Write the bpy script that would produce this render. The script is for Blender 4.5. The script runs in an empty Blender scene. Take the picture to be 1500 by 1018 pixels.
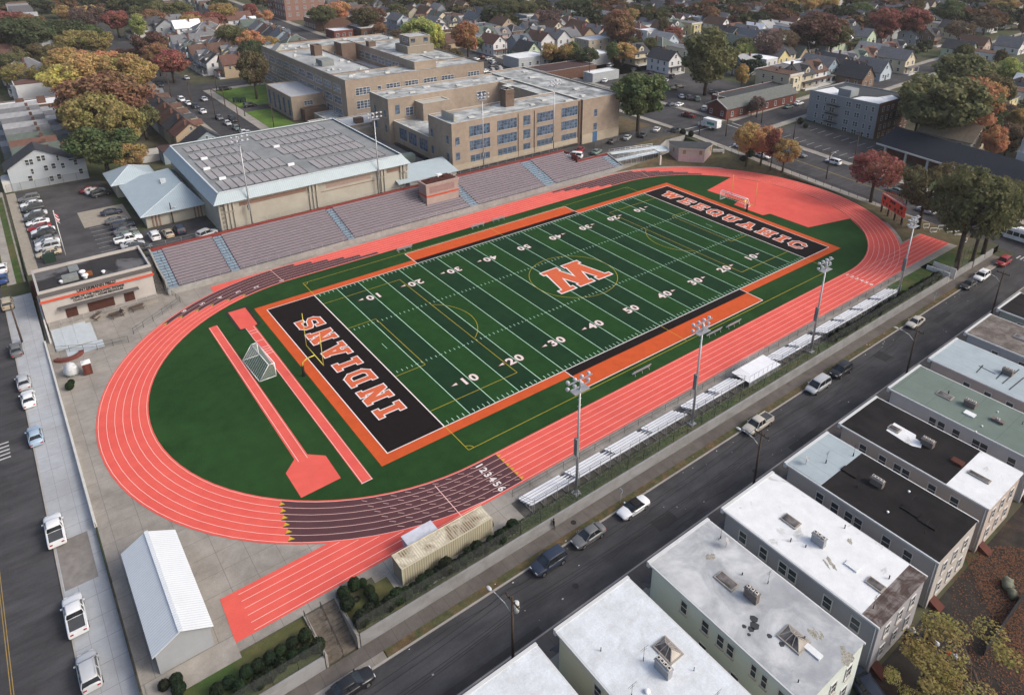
import bpy, math, random
from mathutils import Vector, Matrix, Euler
import numpy as np
rnd = random.Random(7)
SC = bpy.context.scene
COL = SC.collection
# ------------------------------------------------------------------ camera
CP = (-41.67145, -74.87801, 69.60641); CR = (1.16492, -0.00636, -0.661)
FPX, PX, PY = 1052.72, 785.864, 320.022
cam = bpy.data.cameras.new('camera'); co = bpy.data.objects.new('camera', cam); COL.objects.link(co)
cam.sensor_width = 36; cam.sensor_fit = 'HORIZONTAL'; cam.lens = FPX/1500*36
cam.shift_x = -(PX-750)/1500; cam.shift_y = (PY-509)/1500
cam.clip_start = 1; cam.clip_end = 8000
co.location = CP; co.rotation_euler = CR; SC.camera = co
# ------------------------------------------------------------------ light
SC.world = bpy.data.worlds.new('World'); SC.world.use_nodes = True
nt = SC.world.node_tree; nt.nodes.clear()
wo = nt.nodes.new('ShaderNodeOutputWorld'); bg = nt.nodes.new('ShaderNodeBackground'); sky = nt.nodes.new('ShaderNodeTexSky')
sky.sky_type = 'NISHITA'; sky.sun_disc = False
SUN_EL, SUN_AZ = math.radians(38), math.atan2(0.6, -0.75)
sky.sun_elevation = SUN_EL; sky.sun_rotation = SUN_AZ; sky.air_density = 1.0; sky.dust_density = 6.0; sky.ozone_density = 1.2
bg.inputs['Strength'].default_value = 0.15
nt.links.new(sky.outputs[0], bg.inputs[0]); nt.links.new(bg.outputs[0], wo.inputs[0])
sl = bpy.data.lights.new('sun', 'SUN'); sl.energy = .8; sl.angle = math.radians(11); sl.color = (1, .98, .955)
so = bpy.data.objects.new('sun', sl); COL.objects.link(so)
sd = Vector((math.sin(SUN_AZ)*math.cos(SUN_EL), math.cos(SUN_AZ)*math.cos(SUN_EL), math.sin(SUN_EL)))
so.rotation_euler = (-sd).to_track_quat('-Z', 'Y').to_euler(); so.location = (0, 0, 120)
SC.view_settings.view_transform = 'Standard'; SC.view_settings.look = 'None'; SC.view_settings.gamma = 1
SC.view_settings.exposure = 0.46
HAZE = .00011
# ------------------------------------------------------------------ terrain heights and pixel -> ground point
RM = np.array(Euler(CR).to_matrix())
def interp(t, y):
    return float(np.interp(y, [a for a, b in t], [b for a, b in t]))
LP = [(-25, -1.6), (30, -.2), (62, .4), (95, 3.0), (105, 3.4)]
RP = [(-25, -1.6), (0, -.6), (40, 1.2), (80, 3.2), (100, 3.4)]
def H(x, y):
    if x < -43.5: return interp(LP, y)
    if x > 133: return interp(RP, y)
    return -1.6 if y < -22.9 else 3.4 if y > 79 or (x > 88.6 and y > 73) else 0.
def ray(px, py): return RM @ np.array([(px-PX)/FPX, -(py-PY)/FPX, -1.])
def G(px, py, z=0.):
    d = ray(px, py); t = (z-CP[2])/d[2]
    return CP[0]+t*d[0], CP[1]+t*d[1]
def at(px, py, dz=0.):
    z = 0.
    for i in range(40):
        x, y = G(px, py, z+dz); z = .5*z+.5*H(x, y)
    return x, y, H(x, y)
def dist(x, y, z=0): return math.dist((x, y, z), CP)
def depth(x, y, z): return -float((np.array([x-CP[0], y-CP[1], z-CP[2]]) @ RM)[2])
def topz(x, y, py):  # height of the point above (x, y) seen at image row py
    d0 = np.array([x-CP[0], y-CP[1], 0.]); v = (PY-py)/FPX
    a = d0 @ RM; b = np.array([0, 0, 1.]) @ RM   # (a+t b): y/-z = v
    return CP[2] + (-(a[1]+v*a[2]))/(b[1]+v*b[2])
# ------------------------------------------------------------------ materials
MATS = {}
def base_mat(name, rough=.8, spec=.3, metal=0.):
    m = bpy.data.materials.new(name); m.use_nodes = True; n = m.node_tree
    b = n.nodes['Principled BSDF']; b.inputs['Roughness'].default_value = rough
    b.inputs['Specular IOR Level'].default_value = spec; b.inputs['Metallic'].default_value = metal
    return m, n, b
def mixc(n, a, b, f, bt='MIX'):
    x = n.nodes.new('ShaderNodeMix'); x.data_type = 'RGBA'; x.blend_type = bt
    for s, v in ((6, a), (7, b)):
        if isinstance(v, tuple): x.inputs[s].default_value = (*v[:3], 1)
        else: n.links.new(v, x.inputs[s])
    if isinstance(f, (int, float)): x.inputs[0].default_value = f
    else: n.links.new(f, x.inputs[0])
    return x.outputs[2]
def noise(n, scale, detail=4, rough=.6, coord='Object', dist_=0., stretch=None):
    tc = n.nodes.new('ShaderNodeTexCoord'); t = n.nodes.new('ShaderNodeTexNoise')
    t.inputs['Scale'].default_value = scale; t.inputs['Detail'].default_value = detail
    t.inputs['Roughness'].default_value = rough; t.inputs['Distortion'].default_value = dist_
    src = tc.outputs[coord]
    if stretch:
        mp = n.nodes.new('ShaderNodeMapping'); mp.inputs['Scale'].default_value = stretch
        n.links.new(src, mp.inputs[0]); src = mp.outputs[0]
    n.links.new(src, t.inputs['Vector']); return t.outputs[0]
def ramp(n, fac, lo, hi, a=(0, 0, 0), b=(1, 1, 1)):
    r = n.nodes.new('ShaderNodeValToRGB'); r.color_ramp.elements[0].position = lo; r.color_ramp.elements[1].position = hi
    r.color_ramp.elements[0].color = (*a, 1); r.color_ramp.elements[1].color = (*b, 1); n.links.new(fac, r.inputs[0]); return r.outputs[0]
def M(name, col=(.5, .5, .5), rough=.8, var=.18, scale=1.2, col2=None, s2=.15, amt2=.5, bump=0., metal=0., spec=.1, obj=False, fine=0., stretch=None, lo2=.42, hi2=.62):
    """surface with a two-scale mottling; obj=True multiplies in the object's own colour"""
    if name in MATS: return MATS[name]
    m, n, b = base_mat(name, rough, spec, metal)
    if obj:
        oi = n.nodes.new('ShaderNodeObjectInfo'); c = oi.outputs['Color']
    else: c = tuple(col)
    if col2: c = mixc(n, c, tuple(col2), mul(n, ramp(n, noise(n, s2, 5, .65, dist_=.6), lo2, hi2), amt2))
    f = noise(n, scale, 5, .6, stretch=stretch)
    g = ramp(n, f, .25, .75, (1-var,)*3, (1+var,)*3)
    c = mixc(n, c, g, 1., 'MULTIPLY')
    if fine:
        g2 = ramp(n, noise(n, 9, 3, .7), .3, .7, (1-fine,)*3, (1+fine,)*3); c = mixc(n, c, g2, 1., 'MULTIPLY')
    n.links.new(c, b.inputs['Base Color'])
    if bump:
        bp = n.nodes.new('ShaderNodeBump'); bp.inputs['Strength'].default_value = bump; bp.inputs['Distance'].default_value = .05
        n.links.new(noise(n, scale*6, 4), bp.inputs['Height']); n.links.new(bp.outputs[0], b.inputs['Normal'])
    MATS[name] = m; return m
def mul(n, s, k):
    x = n.nodes.new('ShaderNodeMath'); x.operation = 'MULTIPLY'; n.links.new(s, x.inputs[0])
    if isinstance(k, (int, float)): x.inputs[1].default_value = k
    else: n.links.new(k, x.inputs[1])
    return x.outputs[0]
def wave_lines(n, axis, per, width, coord='Object'):
    """1 on thin lines every `per` metres along an axis"""
    tc = n.nodes.new('ShaderNodeTexCoord'); sp = n.nodes.new('ShaderNodeSeparateXYZ'); n.links.new(tc.outputs[coord], sp.inputs[0])
    a = n.nodes.new('ShaderNodeMath'); a.operation = 'MULTIPLY'; a.inputs[1].default_value = 1/per; n.links.new(sp.outputs[axis], a.inputs[0])
    f = n.nodes.new('ShaderNodeMath'); f.operation = 'FRACT'; n.links.new(a.outputs[0], f.inputs[0])
    g = n.nodes.new('ShaderNodeMath'); g.operation = 'LESS_THAN'; g.inputs[1].default_value = width/per; n.links.new(f.outputs[0], g.inputs[0])
    return g.outputs[0]
def MJ(name, col, joints, jcol, var=.15, scale=.6, rough=.85, col2=None, s2=.12, amt2=.5, obj=False, jamt=1., fine=.06, metal=0.):
    """material with straight joints: joints = [(axis, period, width), ...]"""
    if name in MATS: return MATS[name]
    m, n, b = base_mat(name, rough, .12, metal)
    c = tuple(col)
    if obj: c = n.nodes.new('ShaderNodeObjectInfo').outputs['Color']
    if col2: c = mixc(n, c, tuple(col2), mul(n, ramp(n, noise(n, s2, 5, .65, dist_=.5), .42, .62), amt2))
    c = mixc(n, c, ramp(n, noise(n, scale, 5, .65), .25, .75, (1-var,)*3, (1+var,)*3), 1., 'MULTIPLY')
    if fine: c = mixc(n, c, ramp(n, noise(n, 7, 3, .7), .3, .7, (1-fine,)*3, (1+fine,)*3), 1., 'MULTIPLY')
    for ax, per, wd in joints:
        l = wave_lines(n, ax, per, wd)
        jc = tuple(jcol)
        if obj: jc = mixc(n, c, (.55, .55, .55), 1., 'MULTIPLY')
        c = mixc(n, c, jc, mul(n, l, jamt))
    n.links.new(c, b.inputs['Base Color']); MATS[name] = m; return m
def leaf_mat():
    if 'leaf' in MATS: return MATS['leaf']
    m, n, b = base_mat('leaf', .7, .15)
    oi = n.nodes.new('ShaderNodeObjectInfo')
    hs = n.nodes.new('ShaderNodeHueSaturation'); hs.inputs['Saturation'].default_value = .8; n.links.new(oi.outputs['Color'], hs.inputs['Color'])
    nz = noise(n, .28, 3, .6)
    mr = n.nodes.new('ShaderNodeMapRange'); mr.inputs[1].default_value = .3; mr.inputs[2].default_value = .7; mr.inputs[3].default_value = .465; mr.inputs[4].default_value = .545
    n.links.new(nz, mr.inputs[0]); n.links.new(mr.outputs[0], hs.inputs['Hue'])
    g = ramp(n, noise(n, 1.7, 4, .75), .3, .72, (.72,)*3, (1.35,)*3)
    c = mixc(n, hs.outputs[0], g, 1., 'MULTIPLY')
    n.links.new(c, b.inputs['Base Color'])
    tr = n.nodes.new('ShaderNodeBsdfTranslucent'); n.links.new(c, tr.inputs[0])
    ms = n.nodes.new('ShaderNodeMixShader'); ms.inputs[0].default_value = .38
    n.links.new(b.outputs[0], ms.inputs[1]); n.links.new(tr.outputs[0], ms.inputs[2])
    n.links.new(ms.outputs[0], n.nodes['Material Output'].inputs['Surface']); MATS['leaf'] = m; return m
def veil_mat(name, col, a):
    """wire mesh or net seen from afar: fine woven cells cut out of the sheet"""
    if name in MATS: return MATS[name]
    m, n, b = base_mat(name, .6, .3); b.inputs['Base Color'].default_value = (*col, 1)
    b.inputs['Alpha'].default_value = a; MATS[name] = m; return m
def glass_mat(name='window_glass', col=(.03, .04, .05), rough=.12, var=.6):
    if name in MATS: return MATS[name]
    m, n, b = base_mat(name, rough, .6)
    oi = n.nodes.new('ShaderNodeObjectInfo')
    g = ramp(n, noise(n, .9, 2, .5), .35, .65, tuple(c*(1-var) for c in col), tuple(c*(1+var*2) for c in col))
    n.links.new(g, b.inputs['Base Color']); MATS[name] = m; return m
# ------------------------------------------------------------------ mesh building
class MB:
    def __init__(s): s.v = []; s.f = []; s.m = []; s.sm = []
    def poly(s, pts, mi=0, sm=False):
        k = len(s.v); s.v += [tuple(map(float, p)) for p in pts]; s.f.append(tuple(range(k, k+len(pts)))); s.m.append(mi); s.sm.append(sm)
    def box(s, x0, y0, z0, x1, y1, z1, mi=0, top=None):
        if x0 > x1: x0, x1 = x1, x0
        if y0 > y1: y0, y1 = y1, y0
        if z0 > z1: z0, z1 = z1, z0
        k = len(s.v); s.v += [(x0,y0,z0),(x1,y0,z0),(x1,y1,z0),(x0,y1,z0),(x0,y0,z1),(x1,y0,z1),(x1,y1,z1),(x0,y1,z1)]
        for i, q in enumerate(((3,2,1,0),(4,5,6,7),(0,1,5,4),(1,2,6,5),(2,3,7,6),(3,0,4,7))):
            s.f.append(tuple(k+j for j in q)); s.m.append(top if (top is not None and i == 1) else mi); s.sm.append(False)
        return s
    def prism(s, pts, z0, z1, mi=0, top=None):
        """vertical prism over a polygon given counter-clockwise; z may be functions of (x, y)"""
        f0 = z0 if callable(z0) else (lambda x, y: z0); f1 = z1 if callable(z1) else (lambda x, y: z1)
        k = len(s.v); n = len(pts)
        s.v += [(x, y, f0(x, y)) for x, y in pts] + [(x, y, f1(x, y)) for x, y in pts]
        s.f.append(tuple(k+n-1-i for i in range(n))); s.m.append(mi); s.sm.append(False)
        s.f.append(tuple(k+n+i for i in range(n))); s.m.append(mi if top is None else top); s.sm.append(False)
        for i in range(n):
            j = (i+1) % n; s.f.append((k+i, k+j, k+n+j, k+n+i)); s.m.append(mi); s.sm.append(False)
        return s
    def flat(s, pts, z, mi=0):
        f = z if callable(z) else (lambda x, y: z)
        a = sum(pts[i][0]*pts[(i+1) % len(pts)][1]-pts[(i+1) % len(pts)][0]*pts[i][1] for i in range(len(pts)))
        if a < 0: pts = pts[::-1]
        s.poly([(x, y, f(x, y)) for x, y in pts], mi); return s
    def rect(s, x0, y0, x1, y1, z, mi=0): return s.flat([(x0, y0), (x1, y0), (x1, y1), (x0, y1)], z, mi)
    def tube(s, p, q, r, n=6, mi=0, r2=None, cap=True, sm=True):
        p, q = Vector(p), Vector(q); r2 = r if r2 is None else r2
        d = (q-p)
        if d.length < 1e-6: return s
        d.normalize(); a = d.orthogonal().normalized(); b = d.cross(a)
        k = len(s.v)
        for c, rr in ((p, r), (q, r2)):
            for i in range(n):
                t = 2*math.pi*i/n; s.v.append(tuple(c+a*rr*math.cos(t)+b*rr*math.sin(t)))
        for i in range(n):
            j = (i+1) % n; s.f.append((k+i, k+j, k+n+j, k+n+i)); s.m.append(mi); s.sm.append(sm and n > 4)
        if cap:
            s.f.append(tuple(k+n-1-i for i in range(n))); s.f.append(tuple(k+n+i for i in range(n))); s.m += [mi, mi]; s.sm += [False, False]
        return s
    def bar(s, p, q, w, h, mi=0):
        """rectangular bar between two points"""
        p, q = Vector(p), Vector(q); d = q-p
        if d.length < 1e-6: return s
        d.normalize(); up = Vector((0, 0, 1)) if abs(d.z) < .95 else Vector((0, 1, 0))
        a = d.cross(up).normalized()*w/2; b = a.cross(d).normalized()*h/2
        k = len(s.v)
        for c in (p, q): s.v += [tuple(c-a-b), tuple(c+a-b), tuple(c+a+b), tuple(c-a+b)]
        for f in ((0,1,2,3),(7,6,5,4),(0,4,5,1),(1,5,6,2),(2,6,7,3),(3,7,4,0)): s.f.append(tuple(k+i for i in f)); s.m.append(mi); s.sm.append(False)
        return s
    def pline(s, pts, r, n=5, mi=0):
        for a, b in zip(pts, pts[1:]): s.tube(a, b, r, n, mi)
        return s
    def ball(s, c, r, nu=8, nv=6, mi=0, sc=(1, 1, 1), jit=0., rg=None):
        k = len(s.v); cx, cy, cz = c
        for j in range(nv+1):
            ph = math.pi*j/nv
            for i in range(nu):
                th = 2*math.pi*i/nu; rr = r*(1+(rg.uniform(-jit, jit) if jit and 0 < j < nv else 0))
                s.v.append((cx+sc[0]*rr*math.sin(ph)*math.cos(th), cy+sc[1]*rr*math.sin(ph)*math.sin(th), cz+sc[2]*rr*math.cos(ph)))
        for j in range(nv):
            for i in range(nu):
                i2 = (i+1) % nu; s.f.append((k+j*nu+i, k+(j+1)*nu+i, k+(j+1)*nu+i2, k+j*nu+i2)); s.m.append(mi); s.sm.append(True)
        return s
    def loft(s, rings, mi=0, sm=True, closed=True, caps=True, mfun=None):
        k = len(s.v); n = len(rings[0])
        for r in rings: s.v += [tuple(p) for p in r]
        for a in range(len(rings)-1):
            for i in range(n if closed else n-1):
                j = (i+1) % n; s.f.append((k+a*n+i, k+a*n+j, k+(a+1)*n+j, k+(a+1)*n+i)); s.m.append(mfun(a, i) if mfun else mi); s.sm.append(sm)
        if caps:
            s.f.append(tuple(k+n-1-i for i in range(n))); s.f.append(tuple(k+(len(rings)-1)*n+i for i in range(n)))
            s.m += [mfun(0, 0) if mfun else mi]*2; s.sm += [False, False]
        return s
    def mesh(s, name, mats, off=(0, 0, 0)):
        me = bpy.data.meshes.new(name)
        v = np.array(s.v, dtype=np.float64)-np.array(off) if s.v else np.zeros((0, 3))
        me.from_pydata(v.tolist(), [], s.f)
        for m in (mats if isinstance(mats, (list, tuple)) else [mats]): me.materials.append(m)
        me.polygons.foreach_set('material_index', s.m); me.polygons.foreach_set('use_smooth', s.sm); me.update()
        return me
    def build(s, name, mats, parent=None, world=True, **kw):
        off = (0, 0, 0)
        if parent is not None and world:
            p = parent
            o_ = Vector(p.location)
            while p.parent: p = p.parent; o_ = o_+Vector(p.location)
            off = tuple(o_)
        o = bpy.data.objects.new(name, s.mesh(name, mats, off)); COL.objects.link(o)
        if parent is not None: o.parent = parent
        for k, val in kw.items(): o[k] = val
        return o
USED = {}
def T(name, label, cat, loc=(0, 0, 0), rz=0., group=None):
    o = bpy.data.objects.new(name, None); COL.objects.link(o); o.location = loc; o.rotation_euler = (0, 0, rz); o.empty_display_size = .5
    o['label'] = label; o['category'] = cat
    if group: o['group'] = group
    return o
def solo(mb, name, mats, label, cat, group=None, origin=None):
    off = origin or (0, 0, 0)
    o = bpy.data.objects.new(name, mb.mesh(name, mats, off)); COL.objects.link(o); o.location = off
    o['label'] = label; o['category'] = cat
    if group: o['group'] = group
    return o
def struct(mb, name, mats, parent=None):
    o = mb.build(name, mats, parent)
    if parent is None: o['kind'] = 'structure'
    return o
KIDS = {}
def proto_done(o):
    ch = [c for c in bpy.data.objects if c.parent == o]; KIDS[o.as_pointer()] = ch
    for c in ch: proto_done(c)
PLACED = set()
def clone(src, loc, rz=0., label=None, group=None, scale=None, cols=None, cat=None):
    """first use places the prototype itself, later uses copy it with its parts"""
    if src.as_pointer() not in PLACED:
        PLACED.add(src.as_pointer()); r = src; first = True
    else:
        r = src.copy(); COL.objects.link(r); first = False
    r.location = loc; r.rotation_euler = (0, 0, rz)
    if scale: r.scale = scale
    if label: r['label'] = label
    if group: r['group'] = group
    if cat: r['category'] = cat
    def rec(s, d):
        for ch in KIDS.get(s.as_pointer(), []):
            c = ch
            if not first:
                c = ch.copy(); COL.objects.link(c); c.parent = d
            if cols:
                kn = ch.name.split('.')[0]
                c.color = (*cols.get(kn, cols.get('*', (1, 1, 1))), 1)
            rec(ch, c)
    rec(src, r)
    if cols: r.color = (*cols.get('*', (1, 1, 1)), 1)
    return r
# common materials
CONC = M('concrete', (.31, .29, .26), col2=(.2, .187, .165), s2=.18, amt2=.6, fine=.1, scale=.5)
SLAB = MJ('slab_concrete', (.3, .28, .25), [(0, 3., .05), (1, 3., .05)], (.15, .14, .125), col2=(.19, .175, .155), amt2=.75, fine=.12)
WALLC = M('wall_concrete', (.3, .3, .29), col2=(.2, .2, .19), amt2=.5, fine=.08)
ASPH = M('asphalt', (.049, .0495, .053), var=.3, scale=.5, col2=(.072, .072, .076), stretch=(.35, 1.6, 1), s2=.1, amt2=.7, fine=.14, rough=.9)
ASPH2 = M('lot_asphalt', (.056, .055, .057), var=.25, scale=.25, col2=(.09, .088, .09), s2=.08, amt2=.8, fine=.12, rough=.9)
PAINTW = M('white_paint', (.72, .72, .72), var=.08, rough=.6)
METAL = M('galvanised_metal', (.42, .43, .45), rough=.45, metal=.6, var=.08)
DMETAL = M('dark_metal', (.035, .035, .038), rough=.5, var=.1)
ALU = M('aluminium', (.82, .83, .85), rough=.45, metal=.15, var=.06)
WOOD = M('pole_wood', (.075, .055, .042), var=.25, scale=3)
GLASS = glass_mat()
LEAF = leaf_mat()
BARK = M('bark', (.07, .055, .045), var=.3, scale=3)
GRASS = M('lawn_grass', (.05, .085, .025), var=.3, scale=.6, col2=(.12, .1, .045), s2=.13, amt2=.7, fine=.25)
# ================================================================== ground, roads
hL = lambda x, y: interp(LP, y)
hR = lambda x, y: interp(RP, y)
YB = [-25, 0, 30, 40, 62, 80, 95, 100, 105]
def ystrip(mb, x0, x1, y0, y1, h, dz=0., mi=0, thick=0.):
    """sheet (or raised slab) along y that follows a height profile"""
    ys = [y0]+[y for y in YB if y0 < y < y1]+[y1]
    fx0 = x0 if callable(x0) else (lambda y: x0); fx1 = x1 if callable(x1) else (lambda y: x1)
    for a, b in zip(ys, ys[1:]):
        P = [(fx0(a), a), (fx1(a), a), (fx1(b), b), (fx0(b), b)]
        P3 = [(x, y, h(x, y)+dz) for x, y in P]
        mb.poly(P3, mi)
        if thick:
            for i in (1, 3):
                p, q = P3[i], P3[(i+1) % 4]; mb.poly([p, (p[0], p[1], p[2]-thick), (q[0], q[1], q[2]-thick), q][::-1], mi)
GROUND = M('yard_ground', (.085, .08, .055), var=.35, scale=.25, col2=(.05, .07, .03), s2=.035, amt2=.9, fine=.2, rough=.95)
g = MB()
XW, XE = -43.5, 133.
g.rect(XW, 79, XE, 4000, 3.34); [g.rect(*q, -.04) for q in ((XW, -17.4, XE, 79), (XW, -22.9, -28., -17.4), (-24.2, -22.9, 107.5, -17.4), (110.7, -22.9, XE, -17.4))]; g.rect(XW, -1200, XE, -22.9, -1.66)
ystrip(g, -1500, XW, -1200, 4000, hL, -.06); ystrip(g, XE, 3500, -1200, 4000, hR, -.06)
g.poly([(XW, 79, -.04), (XE, 79, -.04), (XE, 79, 3.34), (XW, 79, 3.34)])
for x, h in ((XW, hL), (XE, hR)):
    ys = [-25, -22.9, 0, 30, 40, 62, 79, 80, 95, 100, 105]
    for a, b in zip(ys, ys[1:]):
        bz = lambda y: (-1.66 if y < -22.9 or (y == -22.9 and b == -22.9) else -.04 if (y < 79 or b == 79) else 3.34)
        g.poly([(x, a, bz(a)), (x, b, bz(b)), (x, b, h(x, b)-.06), (x, a, h(x, a)-.06)])
struct(g, 'ground', GROUND)
# stadium apron: pale concrete
g = MB(); g.flat([(-43.3, -17.2), (-20, -17.2), (-20, -22.3), (107.4, -22.3), (107.4, -17.4), (124.9, -17.4), (124.9, 78.9), (-43.3, 78.9)], -.02); struct(g, 'plaza_pavement', SLAB)
g = MB(); g.rect(-43.2, -22.7, -27.9, -17.4, -.006); g.rect(-24.2, -22.7, -18.6, -18.2, -.006)
g.rect(-3, -22.7, 107.4, -21.3, -.006); g.rect(110.8, -22.7, 126, -17.4, -.006); g.rect(93, -21.2, 107.4, -17.6, -.006); struct(g, 'lawn', GRASS)
g = MB(); g.rect(-1, -21.25, 92.5, -18., -.012); struct(g, 'bleacher_shade', M('painted_shade', (.1, .095, .088), var=.3, col2=(.06, .06, .05), s2=.3, fine=.15))  # dark sheet: shade under the bleachers, put into the ground colour
# grass verge and slope in the east, between track and street
VERGE = M('dry_verge', (.095, .085, .045), var=.3, scale=.7, col2=(.12, .085, .055), s2=.12, amt2=.8, fine=.2)
g = MB(); P0 = []
for i in range(0, 41):
    t = math.radians(-53.7+i*3.49); P0.append((92.4+41.2*math.cos(t), 24.4+41.2*math.sin(t)))
for (a, b) in zip(P0, P0[1:]):
    g.poly([(a[0], a[1], .004), (132.98, a[1], max(0, hR(0, a[1]))+.03), (132.98, b[1], max(0, hR(0, b[1]))+.03), (b[0], b[1], .004)]) if a[0] < 132.9 and b[0] < 132.9 else None
g.flat([(125., -17.4), (132.98, -17.4), (132.98, -8.8), (125., -8.8)], -.005); ystrip(g, 132.99, lambda y: xe0(y)-2.5, -14, 100, hR, .0) if 0 else None; struct(g, 'grass_verge', VERGE)
g = MB(); g.prism([(88.6, 72.8), (103, 73.), (112, 71.8), (118.5, 68.6), (124, 71.2), (132.9, 71.2), (132.9, 79.01), (88.6, 79.01)], -.03, 3.393, 0, 1); struct(g, 'raised_yard', [WALLC, ASPH2])
g = MB(); g.flat([(113, 72.4), (118.5, 69.4), (124, 72), (132.8, 72), (132.8, 74), (113, 74)], 3.4); g.rect(116, 85, 132.5, 100, 3.4); struct(g, 'school_corner_lawn', VERGE)
# west street
SW = MJ('pale_sidewalk', (.36, .385, .41), [(0, 1.55, .035), (1, 3.1, .05)], (.2, .2, .21), var=.1, col2=(.28, .29, .3), s2=.07, amt2=.7)
KERB = M('kerb_stone', (.33, .31, .29), var=.15)
g = MB(); ystrip(g, -59, -48, -400, 1200, hL, .0); struct(g, 'west_street', ASPH)
g = MB(); ystrip(g, -47.8, -43.55, -26, 79, hL, .14, thick=.3); struct(g, 'west_sidewalk', SW)
g = MB(); ystrip(g, -47.8, -43.9, 84, 140, hL, .11, thick=.3); ystrip(g, -62.5, -59.2, -30, 400, hL, .12, thick=.3); struct(g, 'sidewalk_strip', CONC)
g = MB(); ystrip(g, -45.4, -44.2, 84, 136, hL, .125); ystrip(g, -47.75, -46.9, 84, 136, hL, .125); struct(g, 'sidewalk_grass', GRASS)
g = MB(); ystrip(g, -47.7, -44.4, 2.5, 10.5, hL, .146); struct(g, 'old_pavement_patch', M('old_pavement', (.22, .205, .19), var=.2, col2=(.12, .11, .1)))
g = MB(); ystrip(g, -48., -47.8, -26, 80, hL, .13, thick=.3); struct(g, 'west_kerb', KERB)
# south street (near)
CH = -1.6
g = MB(); g.rect(-600, -33.6, 133.9, -26.2, CH); struct(g, 'south_street', ASPH)
g = MB(); g.rect(133.9, -33.6, 137.6, -26.2, CH-.003); g.rect(154, -33.6, 900, -26.2, CH-.003); struct(g, 'south_street_crossing', ASPH)
WALK2 = MJ('old_sidewalk', (.13, .118, .108), [(0, 1.6, .04)], (.07, .065, .06), var=.2, col2=(.09, .08, .075), s2=.12, amt2=.7)
g = MB(); g.box(-43.3, -25., CH-.2, 130, -23.25, CH+.12); g.box(-600, -37.2, CH-.2, 130, -33.8, CH+.12); struct(g, 'south_sidewalk', WALK2)
LEAFV = M('leafy_verge', (.07, .075, .035), var=.4, scale=1.5, col2=(.13, .085, .045), s2=.5, amt2=.9, fine=.3)
g = MB(); g.box(-22.5, -26., CH-.2, 112, -25.003, CH+.115); struct(g, 'kerb_verge', LEAFV)
g = MB(); g.box(-43.3, -26.2, CH-.2, 132, -26.003, CH+.13); g.box(-300, -33.8, CH-.2, 132, -33.603, CH+.13); struct(g, 'south_kerb', KERB)
g = MB(); g.rect(-43.1, -26., -22.6, -25.003, CH+.11); g.rect(112.1, -26., 131.8, -25.003, CH+.11); struct(g, 'corner_pavement', SLAB)
# east street
xe0 = lambda y: 134.6+(y+25)*.028; xe1 = lambda y: 153.6+(y+25)*.02
g = MB(); ystrip(g, xe0, xe1, -900, 1200, hR, .0); struct(g, 'east_street', ASPH)
g = MB(); ystrip(g, lambda y: xe0(y)-2.5, lambda y: xe0(y)-.25, -14, 140, hR, .12, thick=.4); ystrip(g, lambda y: xe1(y)+.25, lambda y: xe1(y)+3., -22, 57, hR, .12, thick=.3)
ystrip(g, lambda y: xe1(y)+.25, lambda y: xe1(y)+3., 75, 400, hR, .12, thick=.3); struct(g, 'east_sidewalk', CONC)
g = MB(); ystrip(g, lambda y: xe0(y)-.25, xe0, -14, 140, hR, .11, thick=.3); struct(g, 'east_kerb', KERB)
# cross street heading east, school street, avenue, northern street
hc = lambda x: 63.3+(x-165)*.06
g = MB(); xs = list(range(150, 1000, 50))
for a, b in zip(xs, xs[1:]):
    a0 = 154.4 if a == 150 else a
    P = [(a0, hc(a0)), (b, hc(b)), (b, hc(b)+10.3), (a0, hc(a0)+10.3)]; g.poly([(x, y, hR(x, y)+.015) for x, y in P])
struct(g, 'cross_street', ASPH)
g = MB()
for a, b in zip(xs, xs[1:]):
    a0 = 160 if a == 150 else a
    for o0, o1 in ((-2.6, -.2), (10.5, 13.)):
        P = [(a0, hc(a0)+o0), (b, hc(b)+o0), (b, hc(b)+o1), (a0, hc(a0)+o1)]; g.prism(P, lambda x, y: hR(x, y)-.2, lambda x, y: hR(x, y)+.13)
struct(g, 'cross_sidewalk', CONC)
g = MB(); g.rect(14.3, 126, 26.2, 900, 3.4); struct(g, 'school_street', ASPH)
g = MB(); g.rect(26.4, 226, 134., 238, 3.404); g.rect(-47, 226, 14.1, 238, 3.404); struct(g, 'north_street', ASPH)
g = MB(); g.flat([(94, 238.2), (112, 238.2), (140, 900), (118, 900)], 3.41); struct(g, 'avenue', ASPH)
g = MB(); g.box(26.4, 126, 3.2, 29.4, 225, 3.52); g.box(11.2, 140, 3.2, 14.1, 225, 3.52); g.box(30, 222.6, 3.2, 130, 225.6, 3.52); g.box(11, 238.4, 3.2, 14.1, 330, 3.52)
g.flat([(112.3, 238.6), (116, 238.6), (144, 900), (140.3, 900)], 3.5); g.flat([(90.3, 238.6), (93.7, 238.6), (117.7, 900), (114.3, 900)], 3.5); struct(g, 'school_sidewalk', CONC)
BRIGHTG = M('bright_lawn', (.11, .19, .035), var=.2, scale=.5, fine=.15, col2=(.07, .12, .03), amt2=.7)
g = MB(); g.rect(30, 190, 50, 222, 3.41); g.rect(29.6, 148, 38, 183, 3.41); struct(g, 'school_lawn', BRIGHTG)
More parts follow.
